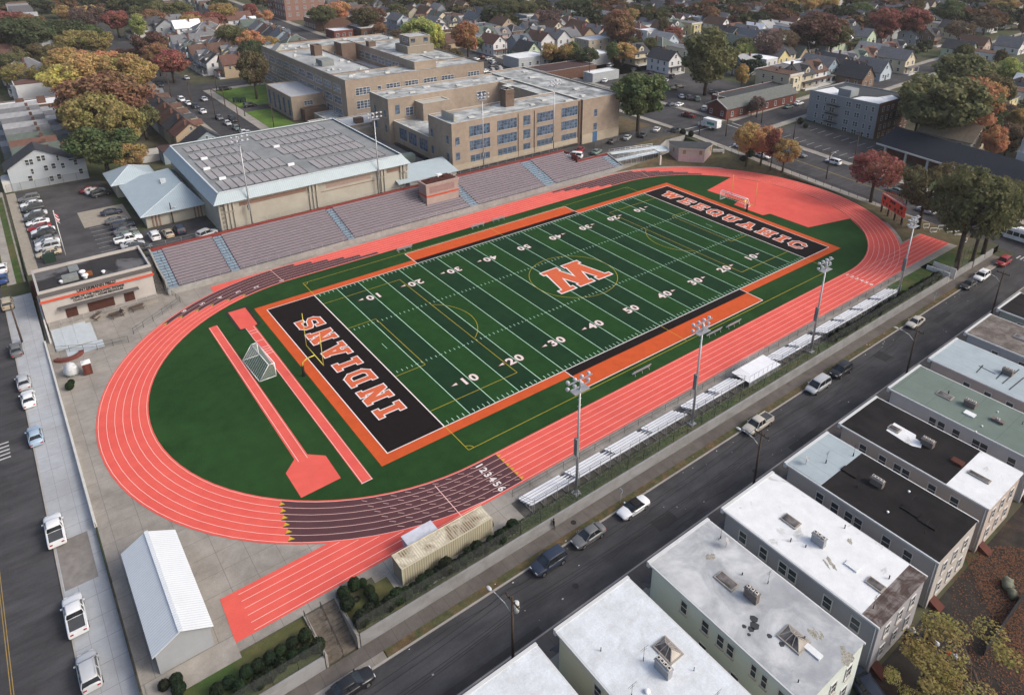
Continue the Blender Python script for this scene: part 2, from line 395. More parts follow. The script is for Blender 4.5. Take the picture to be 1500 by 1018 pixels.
# paved yards and parking lots
g = MB(); g.rect(-43.4, 84, -22.9, 138, 3.395); g.rect(-22.9, 79.1, -8, 94, 3.395); g.rect(38, 79.1, 133.9, 125, 3.395); ystrip(g, 134, 134.6, 72, 125, hR, .0); g.rect(54, 79.1, 134, 84, 3.4) if 0 else None
g.rect(29, 176, 50, 190, 3.395); struct(g, 'school_yard', ASPH2)
g = MB(); P = [at(*p)[:2] for p in ((895, 100), (945, 95), (1060, 125), (1115, 148), (1045, 172), (960, 162), (905, 148))]
ystrip(g, 159, 208, 84, 150, hR, -.02); struct(g, 'church_lot', ASPH2)
g = MB(); ystrip(g, 157.5, 183, 24, 60, hR, -.01); struct(g, 'apartment_lot', ASPH2)
g = MB(); g.rect(104, 152, 134, 200, 3.395); g.rect(157, 150, 215, 225, 3.34); struct(g, 'teachers_lot', ASPH2)
g = MB(); g.flat([(-31, 103), (-21.5, 103), (-21.5, 114), (-31, 114)], 3.403); g.rect(-40.5, 79.5, -33, 84.5, 3.41); g.rect(-43.3, 84, -41.4, 138, 3.41); struct(g, 'lot_concrete_pad', M('pad_concrete', (.3, .27, .22), var=.15))
DIRT = M('leaf_litter_yard', (.032, .03, .028), var=.4, scale=.8, col2=(.075, .045, .032), s2=.09, amt2=.7, fine=.35, lo2=.5, hi2=.62)
g = MB(); g.rect(-60, -140, 134, -57.6, -1.63); struct(g, 'back_yard_ground', DIRT)
g = MB(); g.rect(38, 84, 54, 130, 3.41); struct(g, 'service_drive', M('drive_concrete', (.17, .165, .16), var=.15, col2=(.12, .12, .12)))
rg = random.Random(44); b = MB()
for k in range(26):                       # tar-sealed cracks and trench patches on the near and west streets
    x = rg.uniform(-30, 112); y = rg.uniform(-33, -26.8); pts = [(x, y, CH+.006)]
    for j in range(rg.randrange(3, 9)): x += rg.uniform(.5, 2.2); y = min(-26.6, max(-33.3, y+rg.uniform(-.28, .28))); pts.append((x, y, CH+.006))
    for p, q in zip(pts, pts[1:]): b.bar(p, q, rg.uniform(.03, .07), .004)
struct(b, 'sealed_crack', M('crack_tar', (.022, .022, .023)))
b = MB()
for (x0, x1, y0, y1) in ((12, 15.4, -31.8, -30), (38, 46, -33.4, -32.4), (70, 72.5, -30, -27.6), (-20, -8, -33.4, -32.6), (90, 96, -29.5, -28.4)): b.rect(x0, y0, x1, y1, CH+.004)
struct(b, 'road_patch', M('new_asphalt', (.036, .036, .037), var=.15, fine=.15))
# road paint
YEL = M('yellow_road_paint', (.3, .21, .06), var=.25); WRP = M('worn_white_paint', (.42, .42, .42), var=.25)
g = MB()
for o in (-.14, .08): ystrip(g, -53.4+o, -53.33+o, -120, 78, hL, .006)
for o in (-.16, .06): ystrip(g, lambda y: (xe0(y)+xe1(y))/2+o, lambda y: (xe0(y)+xe1(y))/2+o+.12, -20, 56, hR, .006)
struct(g, 'centre_line', YEL)
g = MB()
for yc in (31., 60.5):       # crosswalk bars on the west street
    for k in range(5): ystrip(g, -59, -50.6, yc+k*.9, yc+k*.9+.3, hL, .006)
for (x0, y0, x1, y1) in [(140, 57.2, 147, 57.7)]: g.rect(x0, y0, x1, y1, lambda x, y: hR(x, y)+.01)
for o in (0, 3.2): g.rect(137.6, 73+o, 153.8, 73.35+o, lambda x, y: hR(x, y)+.01)
for o in (0, 3.): g.rect(155.2+o, 63.6, 155.6+o, 72.6, lambda x, y: hR(x, y)+.025)
g.rect(137.5, 57, 154, 57.35, lambda x, y: hR(x, y)+.01)
for k in range(9): g.rect(132.2+.2, -27.3-k*.75, 134.6, -27.0-k*.75, CH+.004)
for k in range(7): g.rect(-39.2+k*0, 0, 0, 0, 0) if 0 else None
struct(g, 'crosswalk', WRP)
g = MB()
for k in range(10): ystrip(g, 174.6, 179.2, 29.5+k*2.9, 29.66+k*2.9, hR, .0); ystrip(g, 160.5, 165, 27.5+k*2.9, 27.66+k*2.9, hR, .0)
for k in range(9): g.rect(-30.2, 84.5+k*2.5, -26, 84.6+k*2.5, 3.4)
struct(g, 'parking_lines', WRP)
mh = MB()
for px, py, dz in ((843, 858, 0), (1106, 690, 0), (840, 766, .12)):
    x, y, z = at(px, py); k = [(x+.38*math.cos(i*.524), y+.38*math.sin(i*.524)) for i in range(12)]; mh.flat(k, z+.005+dz)
solo(mh, 'manhole_cover', M('cast_iron', (.03, .03, .03)), 'three round iron manhole covers set in the near street and its pavement', 'manhole cover') if 0 else struct(mh, 'manhole_cover', M('cast_iron', (.03, .03, .03)))
# ================================================================== turf, track
def turf_mat(name, col, col2):
    return M(name, col, rough=.9, var=.16, scale=.5, col2=col2, s2=.07, amt2=.9, fine=.42)
TURF = turf_mat('turf', (.0125, .044, .0105), (.018, .057, .014)); TURFD = turf_mat('turf_dark', (.007, .03, .0125), (.01, .037, .0135))
TURFL = turf_mat('turf_mid', (.0135, .053, .012), (.011, .043, .011))
CORAL = M('coral_track', (.655, .112, .087), rough=.85, var=.07, scale=.5, col2=(.62, .095, .077), s2=.16, amt2=.8, fine=.1)
BROWN = M('brown_track', (.085, .04, .045), rough=.85, var=.08, scale=.5, fine=.08)
LINEW = M('line_white', (.7, .66, .64), var=.06, rough=.7); LINEC = M('lane_line', (.8, .52, .48), var=.05)
LINEA = M('yard_line_paint', (.42, .68, .52), var=.08); ORANGE = M('orange_turf', (.5, .085, .024), rough=.9, var=.12, fine=.2, scale=.6)
BLACKT = M('black_turf', (.0105, .007, .0068), rough=.9, var=.2, fine=.3); YELL = M('yellow_line', (.42, .34, .03), var=.1)
CXL, CXR, CY = -.4, 92.4, 24.4
def opt(u, r):
    """point at path position u on the oval of radius r: 0-1 near straight W to E, 1-2 east arc, 2-3 far straight, 3-4 west arc"""
    u %= 4
    if u < 1: return CXL+(CXR-CXL)*u, CY-r
    if u < 2: a = math.radians(-90+180*(u-1)); return CXR+r*math.cos(a), CY+r*math.sin(a)
    if u < 3: return CXR-(CXR-CXL)*(u-2), CY+r
    a = math.radians(90+180*(u-3)); return CXL+r*math.cos(a), CY+r*math.sin(a)
def oval_band(mb, r0, r1, u0, u1, z, mi=0):
    n = max(1, int((u1-u0)*44)); us = [u0+(u1-u0)*i/n for i in range(n+1)]
    us = sorted(set(us+[float(k) for k in range(int(math.floor(u0))+1, int(math.ceil(u1)))]))
    for a, b in zip(us, us[1:]):
        mb.flat([opt(a, r0), opt(a, r1), opt(b, r1), opt(b, r0)], z, mi)
RI, RO, LW, L0 = 33.5, 40.4, 1.06, 33.75
fieldg = MB()
fieldg.flat([opt(i*4/176, RI+.1) for i in range(176)], .0); struct(fieldg, 'infield_turf', TURF)
g = MB(); g.flat([(120.4, 42.7), (106.8, 40.), (107.4, 30.), (104.2, 29.1), (104.3, 20.3), (106.6, 19.8), (106.8, 9.1), (120., 6.)]+[opt(1.5+(i-4)*.09, 33.6) for i in range(0, 9)][1:8], .005); struct(g, 'high_jump_apron', CORAL)
g = MB(); oval_band(g, RI, RO, 0, 4, .010)
g.flat([(-34.6, -16.05), (-.4, -16.05), (-.4, -10), (-17, -9.75), (-34.4, -9.75)], .007)
g.flat([(92.4, -16.), (124.8, -15.6), (124.8, -9.2), (114, -9.2), (92.4, -10)], .007)
g.flat([(-15.2, 64.5), (-2.5, 64.75), (-2, 63), (-15.2, 61.6)], .007)
struct(g, 'running_track', CORAL)
g = MB()
ang = lambda d: 3+(d-90)/180.       # west arc angle -> u
ust = lambda x: (x-CXL)/(CXR-CXL)
for k in range(6):                                                    # near brown zone
    oval_band(g, L0+k*LW, L0+(k+1)*LW, ang(225.8+k*1.0), 4+ust(2.6), .014)
aL = [108.1, 112.7, 117.3, 121.3, 125.7, 129.8]; xL = [18.5, 14.8, 11.5, 8.3, 5.1, 1.7]
for k in range(6): oval_band(g, L0+k*LW, L0+(k+1)*LW, 2+(CXR-xL[k])/(CXR-CXL), ang(aL[k]), .014)
aR = [47, 53.2, 59.7, 65.7, 71.4, 77]; xR = [88.8, 85.5, 82.2, 78.7, 75.6, 72.2]
for k in range(6): oval_band(g, L0+k*LW, L0+(k+1)*LW, 1+(aR[k]+90)/180, 2+(CXR-xR[k])/(CXR-CXL), .014)
struct(g, 'exchange_zone', BROWN)
g = MB()
for k in range(7): oval_band(g, L0+k*LW-.03, L0+k*LW+.03, 0, 4, .019)
for k in range(7):
    y = CY-L0-k*LW
    g.rect(-32.6, y-.03, -.5-math.sqrt(max(0, 40.3**2-(y-CY)**2)) if k < 6 else -1, y+.03, .018) if k else None
    if k: g.rect(92.4, y-.03, 124.5, y+.03, .018)
for k in range(1, 7):                                                 # staggered marks
    pass
g.rect(-7.15, -16.0, -7.05, -9.4, .022); g.rect(87.5, -15.9, 87.58, -9.3, .022) if 0 else None
a_ = opt(2+(CXR+2.4)/(CXR-CXL), RI+.2); b_ = opt(2+(CXR+2.4)/(CXR-CXL), RO-.1); g.bar((*a_, .022), (*b_, .022), .08, .002)
a_ = opt(1.91, RI+.2); b_ = opt(1.91, RO-.1); g.bar((*a_, .022), (*b_, .022), .07, .002)
for k in range(6):                                                    # dashes in the brown relay zone
    for j in range(9):
        u = ang(243+j*3.1+k*1.3); p = opt(u, L0+k*LW+.3); q = opt(u+.0065, L0+k*LW+.62); g.bar((*p, .022), (*q, .022), .05, .002)
struct(g, 'lane_line', LINEC)
g = MB()
for k in range(6): 
    r = L0+k*LW
    for uu, sgn in ((ang(225.8+k*1.0), 1), (4+ust(2.6), 1), (ang(aL[k]), -1)):
        p = opt(uu, r+.22); q = opt(uu, r+LW-.22); t = opt(uu+.006*sgn, r+LW*.5); g.flat([p, q, t], .023)
struct(g, 'zone_triangle', M('mustard_paint', (.5, .34, .03)))
# long jump, pole vault runways
g = MB()
g.flat([(-19.75, 48.8), (-18.25, 48.9), (-18.1, 6.5), (-16.2, 4.7), (-16.3, -.6), (-21.8, -.8), (-21.8, 4.7), (-19.9, 6.6)], .006)
g.flat([(-15.3, 52.2), (-12.2, 52.2), (-12.3, 44.9), (-12.85, 44.7), (-13., -3.3), (-14.6, -3.3), (-14.5, 44.7), (-15.3, 44.9)], .006)
struct(g, 'jump_runway', CORAL)
g = MB()
for x in (-19.6, -18.35): g.rect(x-.03, 5.8, x+.03, 48.7, .010)
for x in (-14.45, -13.1): g.rect(x-.03, -3.2, x+.03, 44.6, .010)
for y in (43.2, 42.2, 39.2, 36.7, 35.9, 35.1, 34.3): g.rect(-14.45, y-.05, -13.1, y+.05, .014)
g.rect(-14.6, -3.3, -13., -3.2, .014); struct(g, 'runway_line', LINEW)
g = MB()
for a, b in (((-15.6, 44.6), (-15.6, 52.6)), ((-15.6, 52.6), (-11.9, 52.6)), ((-11.9, 52.6), (-11.9, 44.6))): g.bar((*a, .03), (*b, .03), .35, .06)
g.bar((-15.6, 44.6, .03), (-14.6, 44.6, .03), .3, .06); g.bar((-12.7, 44.5, .03), (-11.9, 44.5, .03), .3, .06); struct(g, 'pit_edging', M('rubber', (.03, .03, .03)))
# ================================================================== gridiron
YD = .9144; W = 48.77
def X(yd): return yd*YD
g = MB(); 
for a, b in ((5, 45), (55, 95)):
    for s in range(0, 8):
        k = a+s*5
        if a == 5 and s % 2 == 0 or a == 55 and s % 2 == 1: g.rect(X(k), 0, X(k+5), W, .004)
g.rect(X(45), 0, X(55), W, .004); struct(g, 'turf_stripe', TURFD)
g = MB(); 
for s in (0, 10, 20, 30, 40, 55, 65, 75, 85, 95): g.rect(X(s), 0, X(s+5), W, .0035)
struct(g, 'turf_band', TURFL)
g = MB(); g.rect(X(-10), 0, 0, W, .004); g.rect(X(100), 0, X(110), W, .004)
g.rect(X(25), -2., X(75), 0, .0045); g.rect(X(25), W, X(75), W+1.7, .0045); struct(g, 'end_zone', BLACKT)
g = MB(); XA, XB = X(-10)-.15, X(110)+.15
g.rect(XA-1.7, -1.95, XA, W+1.95, .0042); g.rect(XB, -1.95, XB+1.7, W+1.95, .0042)
for x0, x1 in ((XA, X(25)), (X(75), XB)): g.rect(x0, -1.95, x1, -.15, .0042); g.rect(x0, W+.15, x1, W+1.95, .0042)
g.rect(X(25), -5.6, X(75), -2., .0042); g.rect(X(25), W+1.7, X(75), W+5.6, .0042); struct(g, 'orange_border', ORANGE)
g = MB()
g.rect(XA, -.15, XB, 0., .009); g.rect(XA, W, XB, W+.15, .009); g.rect(XA, 0, XA+.15, W, .0091); g.rect(XB-.15, 0, XB, W, .0091)
for x in (X(25), X(75)): g.rect(x-.07, -5.6, x+.07, -.16, .0093); g.rect(x-.07, W+.16, x+.07, W+5.6, .0093)
g.rect(X(25), -5.75, X(75), -5.6, .009); g.rect(X(25), W+5.6, X(75), W+5.72, .009)
g.rect(-.09, .01, .09, W-.01, .0095); g.rect(X(100)-.09, .01, X(100)+.09, W-.01, .0095)
struct(g, 'boundary_line', LINEW)
g = MB()
for k in range(5, 100, 5): g.rect(X(k)-.055, .05, X(k)+.055, W-.05, .009)
struct(g, 'yard_line', LINEA)
g = MB()
for k in range(1, 100):
    if k % 5 == 0: 
        for y in (16.26, 32.51): g.rect(X(k)-.3, y-.04, X(k)+.3, y+.04, .0125)
        continue
    for y0, y1 in ((.2, .95), (16.0, 16.6), (32.2, 32.8), (W-.95, W-.2)): g.rect(X(k)-.05, y0, X(k)+.05, y1, .009)
for x in (X(3), X(97)): g.rect(x-.04, W/2-1, x+.04, W/2+1, .0092)
struct(g, 'hash_mark', LINEA)
g = MB(); zy = .0105
def yl(a, b, w=.09):
    (x0, y0), (x1, y1) = a, b; d = math.dist(a, b); nx, ny = -(y1-y0)/d*w/2, (x1-x0)/d*w/2
    g.flat([(x0+nx, y0+ny), (x0-nx, y0-ny), (x1-nx, y1-ny), (x1+nx, y1+ny)], zy)
def arc(c, r, a0, a1, n=40):
    P = [(c[0]+r*math.cos(math.radians(a0+(a1-a0)*i/n)), c[1]+r*math.sin(math.radians(a0+(a1-a0)*i/n))) for i in range(n+1)]
    for a, b in zip(P, P[1:]): yl(a, b)
x0, x1, y0, y1 = 0.1, 91.2, -6.4, 54.9
for a, b in (((x0, y0), (x1, y0)), ((x0, y1), (x1, y1)), ((x0, y0), (x0, 0)), ((x0, y1), (x0, W)), ((x1, y0), (x1, -.2)), ((x1, y1), (x1, W))): yl(a, b)
yl((45.72, y0), (45.72, -.2)); yl((45.72, W+.2), (45.72, y1)); arc((45.72, W/2), 9.15, 0, 360, 72)
for s, xg in ((1, x0), (-1, x1)):
    for dx, dy in ((16.3, 20.15), (5.5, 9.1)):
        yl((xg, W/2-dy), (xg+s*dx, W/2-dy)); yl((xg, W/2+dy), (xg+s*dx, W/2+dy)); yl((xg+s*dx, W/2-dy), (xg+s*dx, W/2+dy))
    arc((xg+s*11, W/2), 9.15, -53 if s > 0 else 127, 53 if s > 0 else 233, 24)
    for yy, q in ((y0, 1), (y1, -1)): arc((xg, yy), .9, (0 if q > 0 else -90) if s > 0 else (90 if q > 0 else 180), (90 if q > 0 else 0) if s > 0 else (180 if q > 0 else 270), 6)
struct(g, 'soccer_line', YELL)
# ------------------------------------------------------------------ lettering
def offs(poly, d):
    """grow a convex counter-clockwise polygon outward"""
    n = len(poly); a = sum(poly[i][0]*poly[(i+1) % n][1]-poly[(i+1) % n][0]*poly[i][1] for i in range(n))
    if a < 0: poly = poly[::-1]
    L = []
    for i in range(n):
        (x0, y0), (x1, y1) = poly[i], poly[(i+1) % n]; l = math.hypot(x1-x0, y1-y0); nx, ny = (y1-y0)/l, -(x1-x0)/l
        L.append(((x0+nx*d, y0+ny*d), (x1-x0, y1-y0)))
    out = []
    for i in range(n):
        (p, u), (q, v) = L[i-1], L[i]; den = u[0]*v[1]-u[1]*v[0]
        if abs(den) < 1e-9: out.append(q); continue
        t = ((q[0]-p[0])*v[1]-(q[1]-p[1])*v[0])/den; out.append((p[0]+u[0]*t, p[1]+u[1]*t))
    return out
def R_(a, b, c, d): return [(a, b), (c, b), (c, d), (a, d)]
# slab-serif capitals, 10 units tall: (width, convex pieces)
GL = {
 'I': (5.4, [R_(0, 0, 5.4, 2), R_(0, 8, 5.4, 10), R_(1.4, 0, 4, 10)]),
 'N': (9.4, [R_(.9, 0, 3.1, 10), R_(6.3, 0, 8.5, 10), [(.9, 10), (3.7, 10), (8.5, 0), (5.9, 0)], R_(0, 0, 4, 1.8), R_(0, 8.2, 3, 10), R_(5.4, 8.2, 9.4, 10)]),
 'D': (8.8, [R_(.9, 0, 3.2, 10), R_(0, 0, 1.2, 1.8), R_(0, 8.2, 1.2, 10), R_(2, 8.1, 6.6, 10), R_(2, 0, 6.6, 1.9), R_(6.5, 2.2, 8.8, 7.8), [(6.6, 0), (8.8, 2.2), (6.5, 2.9), (5.6, 1.9)], [(8.8, 7.8), (6.6, 10), (5.6, 8.1), (6.5, 7.1)]]),
 'A': (10.2, [[(1.2, 0), (3.4, 0), (6.1, 10), (3.6, 10)], [(6.8, 0), (9, 0), (6.5, 10), (4.1, 10)], R_(2.8, 2.9, 7.4, 4.6), R_(0, 0, 4.4, 1.8), R_(5.8, 0, 10.2, 1.8), R_(2.6, 8.4, 6.4, 10)]),
 'S': (8.2, [R_(1.8, 8.1, 6.4, 10), [(0, 8.2), (1.8, 10), (3, 8.1), (2.2, 7.4), (2.2, 6.2), (0, 6.2)], [(0, 6.4), (2.2, 6.4), (6.2, 5.6), (6.4, 3.8), (1.8, 4.6), (0, 5.6)], [(6.2, 5.6), (8.2, 4.2), (8.2, 2), (6, 2), (6, 3.9)], [(8.2, 2.1), (6.4, 0), (5, 1.9), (6, 2.8)], R_(1.8, 0, 6.5, 1.9), R_(0, 0, 1.9, 3.6), R_(6.3, 6.6, 8.2, 10)]),
 'W': (13, [[(1.2, 10), (3.7, 10), (5.3, 0), (2.9, 0)], [(5.3, 0), (2.9, 0), (5.6, 10), (7.6, 10)], [(5.6, 10), (7.6, 10), (10.1, 0), (7.7, 0)], [(9.3, 10), (11.8, 10), (10.1, 0), (7.7, 0)], R_(0, 8.2, 4.6, 10), R_(8.4, 8.2, 13, 10)]),
 'E': (8.2, [R_(.9, 0, 3.2, 10), R_(0, 0, 8.2, 1.9), R_(0, 8.1, 8.2, 10), R_(2, 4.1, 6, 5.9), R_(6.4, 0, 8.2, 3.2), R_(6.4, 6.8, 8.2, 10), R_(5, 3.4, 6.3, 6.6)]),
 'Q': (9, [R_(2.2, 8.1, 6.8, 10), R_(2.2, 0, 6.8, 1.9), R_(0, 2.4, 2.3, 7.6), R_(6.7, 2.4, 9, 7.6), [(0, 7.6), (2.2, 10), (3, 8.1), (2.3, 7)], [(9, 7.6), (6.8, 10), (6, 8.1), (6.7, 7)], [(0, 2.4), (2.2, 0), (3, 1.9), (2.3, 3)], [(9, 2.4), (6.8, 0), (6, 1.9), (6.7, 3)], [(4.6, 3.4), (6, 4.4), (9.4, .2), (7.6, -1)]]),
 'U': (9.4, [R_(.9, 2.2, 3.2, 10), R_(6.2, 2.2, 8.5, 10), R_(2.6, 0, 6.8, 1.9), [(.9, 2.3), (2.7, 0), (3.6, 1.9), (3.2, 3)], [(8.5, 2.3), (6.7, 0), (5.8, 1.9), (6.2, 3)], R_(0, 8.2, 4, 10), R_(5.4, 8.2, 9.4, 10)]),
 'H': (9.8, [R_(1, 0, 3.4, 10), R_(6.4, 0, 8.8, 10), R_(2, 4.1, 8, 5.9), R_(0, 0, 4.3, 1.8), R_(5.5, 0, 9.8, 1.8), R_(0, 8.2, 4.3, 10), R_(5.5, 8.2, 9.8, 10)]),
 'C': (8.8, [R_(2.2, 8.1, 6.8, 10), R_(2.2, 0, 6.8, 1.9), R_(0, 2.4, 2.3, 7.6), [(0, 7.6), (2.2, 10), (3, 8.1), (2.3, 7)], [(0, 2.4), (2.2, 0), (3, 1.9), (2.3, 3)], [(6.6, 10), (8.8, 8), (8.8, 6.4), (6.6, 6.4), (5.8, 8.1)], [(6.6, 0), (8.8, 2), (8.8, 3.4), (6.6, 3.4), (5.8, 1.9)]]),
}
WHITEL = M('letter_white', (.7, .68, .68), var=.06); ORL = M('letter_orange', (.55, .12, .05), var=.08, fine=.1)
def letters(word, org, right, up, total, hgt, outline, name, z=.012, glyphs=GL, gap=3.9, par=None):
    ws = [glyphs[c][0] for c in word]; k = total/(sum(ws)+gap*(len(word)-1)); kh = hgt/10; u = 0
    for c, w in zip(word, ws):
        wm, om = MB(), MB()
        for lay, mb, d in ((0, wm, outline), (1, om, 0)):
            for i, P in enumerate(glyphs[c][1]):
                Q = [((u+a)*k, b*kh) for a, b in P]
                if d: Q = offs(Q, d)
                mb.flat([(org[0]+right[0]*a+up[0]*b, org[1]+right[1]*a+up[1]*b) for a, b in Q], z+lay*.014+i*.0012)
        o = struct(wm, name, [WHITEL]); struct(om, 'letter_fill', [ORL], o)
        u += w+gap
letters('INDIANS', (-2.4, 7.2), (0, 1), (-1, 0), 33.9, 4.4, .19, 'painted_letter')
letters('WEEQUAHIC', (94.3, 45.9), (0, -1), (1, 0), 42.6, 3.7, .2, 'painted_letter', gap=3.2)
# big W at midfield: tops toward the near side
BW = {'W': (14.2, [[(1.7, 10), (4.4, 10), (6., 0), (2.7, 0)], [(2.7, 0), (6., 0), (8.9, 10), (5.6, 10)], [(5.6, 10), (8.9, 10), (11.6, 0), (8.3, 0)], [(8.3, 0), (11.6, 0), (12.6, 10), (9.9, 10)],
  R_(0, 8.3, 5.2, 10), R_(9.1, 8.3, 14.2, 10), R_(5., 8.3, 9.3, 10), R_(2.0, 0, 6.6, 1.5), R_(7.7, 0, 12.2, 1.5)])}
BW = {'W': (14.2, [[(.9, 10), (2.9, 10), (5.6, 0), (3., 0)], [(3., 0), (5.6, 0), (8.1, 10), (6.1, 10)], [(6.1, 10), (8.1, 10), (11.2, 0), (8.6, 0)], [(8.6, 0), (11.2, 0), (13.3, 10), (11.3, 10)],
  R_(.1, 8.9, 3.9, 10), R_(5.2, 8.9, 9., 10), R_(10.3, 8.9, 14.1, 10), R_(2., 0, 6.3, 1.2), R_(7.9, 0, 12.2, 1.2)])}
letters('W', (52.7, 29.2), (-1, 0), (0, -1), 13.7, 9.1, .28, 'midfield_letter', glyphs=BW)
FONTC = {}
def text(body, size, mats, loc, rz=0., rx=0., parent=None, name='lettering', bold=.02, ext=.0, sx=1., align='CENTER', flatz=True):
    cu = bpy.data.curves.new('t', 'FONT'); cu.body = body; cu.size = size; cu.align_x = align; cu.align_y = 'CENTER'; cu.offset = bold; cu.extrude = ext; cu.resolution_u = 3
    o = bpy.data.objects.new('t', cu); COL.objects.link(o); bpy.context.view_layer.update()
    me = bpy.data.meshes.new_from_object(o.evaluated_get(bpy.context.evaluated_depsgraph_get())); bpy.data.objects.remove(o)
    mx = Matrix.Translation(loc) @ Matrix.Rotation(rz, 4, 'Z') @ Matrix.Rotation(rx, 4, 'X') @ Matrix.Diagonal((sx, 1, 1, 1))
    off = Vector((0, 0, 0)); p = parent
    while p: off += Vector(p.location); p = p.parent
    me.transform(Matrix.Translation(-off) @ mx)
    me.materials.clear(); me.materials.append(mats); t = bpy.data.objects.new(name, me); COL.objects.link(t)
    if parent: t.parent = parent
    else: t['kind'] = 'structure'
    return t
NUMW = M('number_white', (.66, .6, .58), var=.05); NUMR = M('number_rim', (.16, .03, .025))
for k in (10, 20, 30, 40, 50, 60, 70, 80, 90):
    n_ = str(k if k <= 50 else 100-k)
    for y, rz in ((7.35, 0.), (W-7.35, math.pi)):
        for i, dg in enumerate(n_):
            sgn = 1 if rz == 0 else -1
            xx = X(k)+sgn*(-.88 if i == 0 else .88)
            o = text(dg, 2.55, NUMR, (xx, y, .014), rz, name='yard_number', bold=.15, sx=1.1)
            text(dg, 2.55, NUMW, (xx, y, .020), rz, parent=o, name='number_face', bold=.075, sx=1.1)
        if k != 50:
            s = -1 if k < 50 else 1; xx = X(k)+s*2.2
            a = MB(); a.flat([(xx-s*.1, y+.7), (xx+s*1.3, y+.2), (xx-s*.1, y-.15)], .014); ob = struct(a, 'yard_arrow', NUMR)
            a = MB(); a.flat([(xx, y+.55), (xx+s*1., y+.2), (xx, y-.02)], .02); struct(a, 'arrow_face', NUMW, ob)
for k in range(6):
    r = L0+(k+.5)*LW
    text(str(k+1), 1.45, LINEW, (-.5, CY-r, .024), -math.pi/2, name='lane_number', bold=.05)
    text(str(k+1), 1.35, LINEW, (91.6, CY-r, .024), math.pi/2*0-math.pi/2, name='lane_number', bold=.03)
    a = 93+[1.2, 9.2, 14.5, 19.6, 24.5, 29.5][k]; p = opt(ang(a), r); text(str(k+1), 1.35, LINEW, (*p, .024), math.radians(a), name='lane_number', bold=.03)
# ================================================================== windows
WM = {}
WFR = M('window_frame_white', (.55, .55, .54), var=.05); BFR = M('window_frame_blue', (.12, .19, .29), var=.1); SILL = M('stone_sill', (.42, .38, .33), var=.1)
SGL = glass_mat('school_glass', (.05, .07, .1), .15, .6)
DIRS = {'S': 0., 'E': math.pi/2, 'N': math.pi, 'W': -math.pi/2}
def win_mesh(w, h, nx, ny, fr, gl, sill=True, fw=.07):
    key = (round(w, 2), round(h, 2), nx, ny, fr.name, gl.name, sill)
    if key in WM: return WM[key]
    b = MB(); d = .09
    b.rect(0, 0, 0, 0, 0) if 0 else None
    b.poly([(-w/2+fw*.5, -.03, -h/2), (w/2-fw*.5, -.03, -h/2), (w/2-fw*.5, -.03, h/2), (-w/2+fw*.5, -.03, h/2)], 1)
    b.box(-w/2-fw, -d, -h/2-fw, -w/2+.02, .02, h/2+fw, 0); b.box(w/2-.02, -d, -h/2-fw, w/2+fw, .02, h/2+fw, 0)
    b.box(-w/2+.02, -d, h/2-.02, w/2-.02, .02, h/2+fw, 0); b.box(-w/2+.02, -d, -h/2-fw, w/2-.02, .02, -h/2+.02, 0)
    for i in range(1, nx): x = -w/2+w*i/nx; b.box(x-.085, -d+.02, -h/2+.02, x+.05, -.02, h/2-.02, 0)
    for j in range(1, ny): z = -h/2+h*j/ny; b.box(-w/2+.02, -d+.035, z-.05, w/2-.02, -.021, z+.03, 0)
    if sill: b.box(-w/2-.12, -.17, -h/2-fw-.1, w/2+.12, .02, -h/2-fw, 2)
    me = b.mesh('window', [fr, gl, SILL]); WM[key] = me; return me
def win(parent, loc, w, h, face, nx=1, ny=2, fr=None, gl=None, sill=True, rel=False, name='window'):
    o = bpy.data.objects.new(name, win_mesh(w, h, nx, ny, fr or WFR, gl or GLASS, sill)); COL.objects.link(o)
    off = Vector((0, 0, 0))
    if not rel:
        p = parent
        while p: off += Vector(p.location); p = p.parent
    o.parent = parent; o.location = Vector(loc)-off; o.rotation_euler = (0, 0, DIRS[face] if isinstance(face, str) else face); return o
def skeleton_roof(mb, x0, y0, x1, y1, z, par=.35, pw=.3, wall=0, roof=1, cap=2):
    """recessed flat roof with a parapet rim on top of a box"""
    mb.rect(x0+pw, y0+pw, x1-pw, y1-pw, z-par, roof)
    for a, b, c, d in ((x0, y0, x1, y0+pw), (x0, y1-pw, x1, y1), (x0, y0+pw, x0+pw, y1-pw), (x1-pw, y0+pw, x1, y1-pw)):
        mb.box(a, b, z-par-.02, c, d, z, wall, cap)
def walls(mb, x0, y0, x1, y1, z0, z1, mi=0):
    for p, q in (((x0, y0), (x1, y0)), ((x1, y0), (x1, y1)), ((x1, y1), (x0, y1)), ((x0, y1), (x0, y0))):
        mb.poly([(*p, z0), (*q, z0), (*q, z1), (*p, z1)], mi)
# ================================================================== grandstand
SEATD = M('seating_deck', (.085, .07, .083), var=.15, scale=.6, fine=.1); SEATB = M('bench_plank', (.27, .24, .27), var=.06, scale=.8)
BLUEST = M('aisle_step_paint', (.22, .3, .37), var=.2, scale=1.5, fine=.15); REDW = M('red_parapet', (.2, .045, .04), var=.2, scale=.6)
gs = T('grandstand', 'long concrete grandstand with purple-grey plank benches and blue aisle steps beside the red track', 'grandstand', (-22.3, 65.7, 0))
NR, DY, DZ, Y0, Z0 = 14, .86, .245, 66.3, 1.15
XS = [(-20.3, -10.3), (-8.5, 15.2), (16.8, 47.8), (50.2, 72.), (75.5, 97.6)]; AI = [(-22.3, -20.3), (-10.3, -8.5), (15.2, 16.8), (47.8, 50.2), (72, 75.5), (97.6, 100)]
m = MB()
for i in range(NR):
    xr = 88.2 if i > 6 else 100.
    m.box(-22.3, Y0+i*DY, 0 if i == 0 else Z0+(i-1)*DZ-.3, xr, Y0+(i+1)*DY+.02*0, Z0+i*DZ, 0)
m.build('seating_tier', [SEATD], gs)
b = MB(); b.box(-22.5, 65.75, 0, 100.2, 66.05, 1.3); 
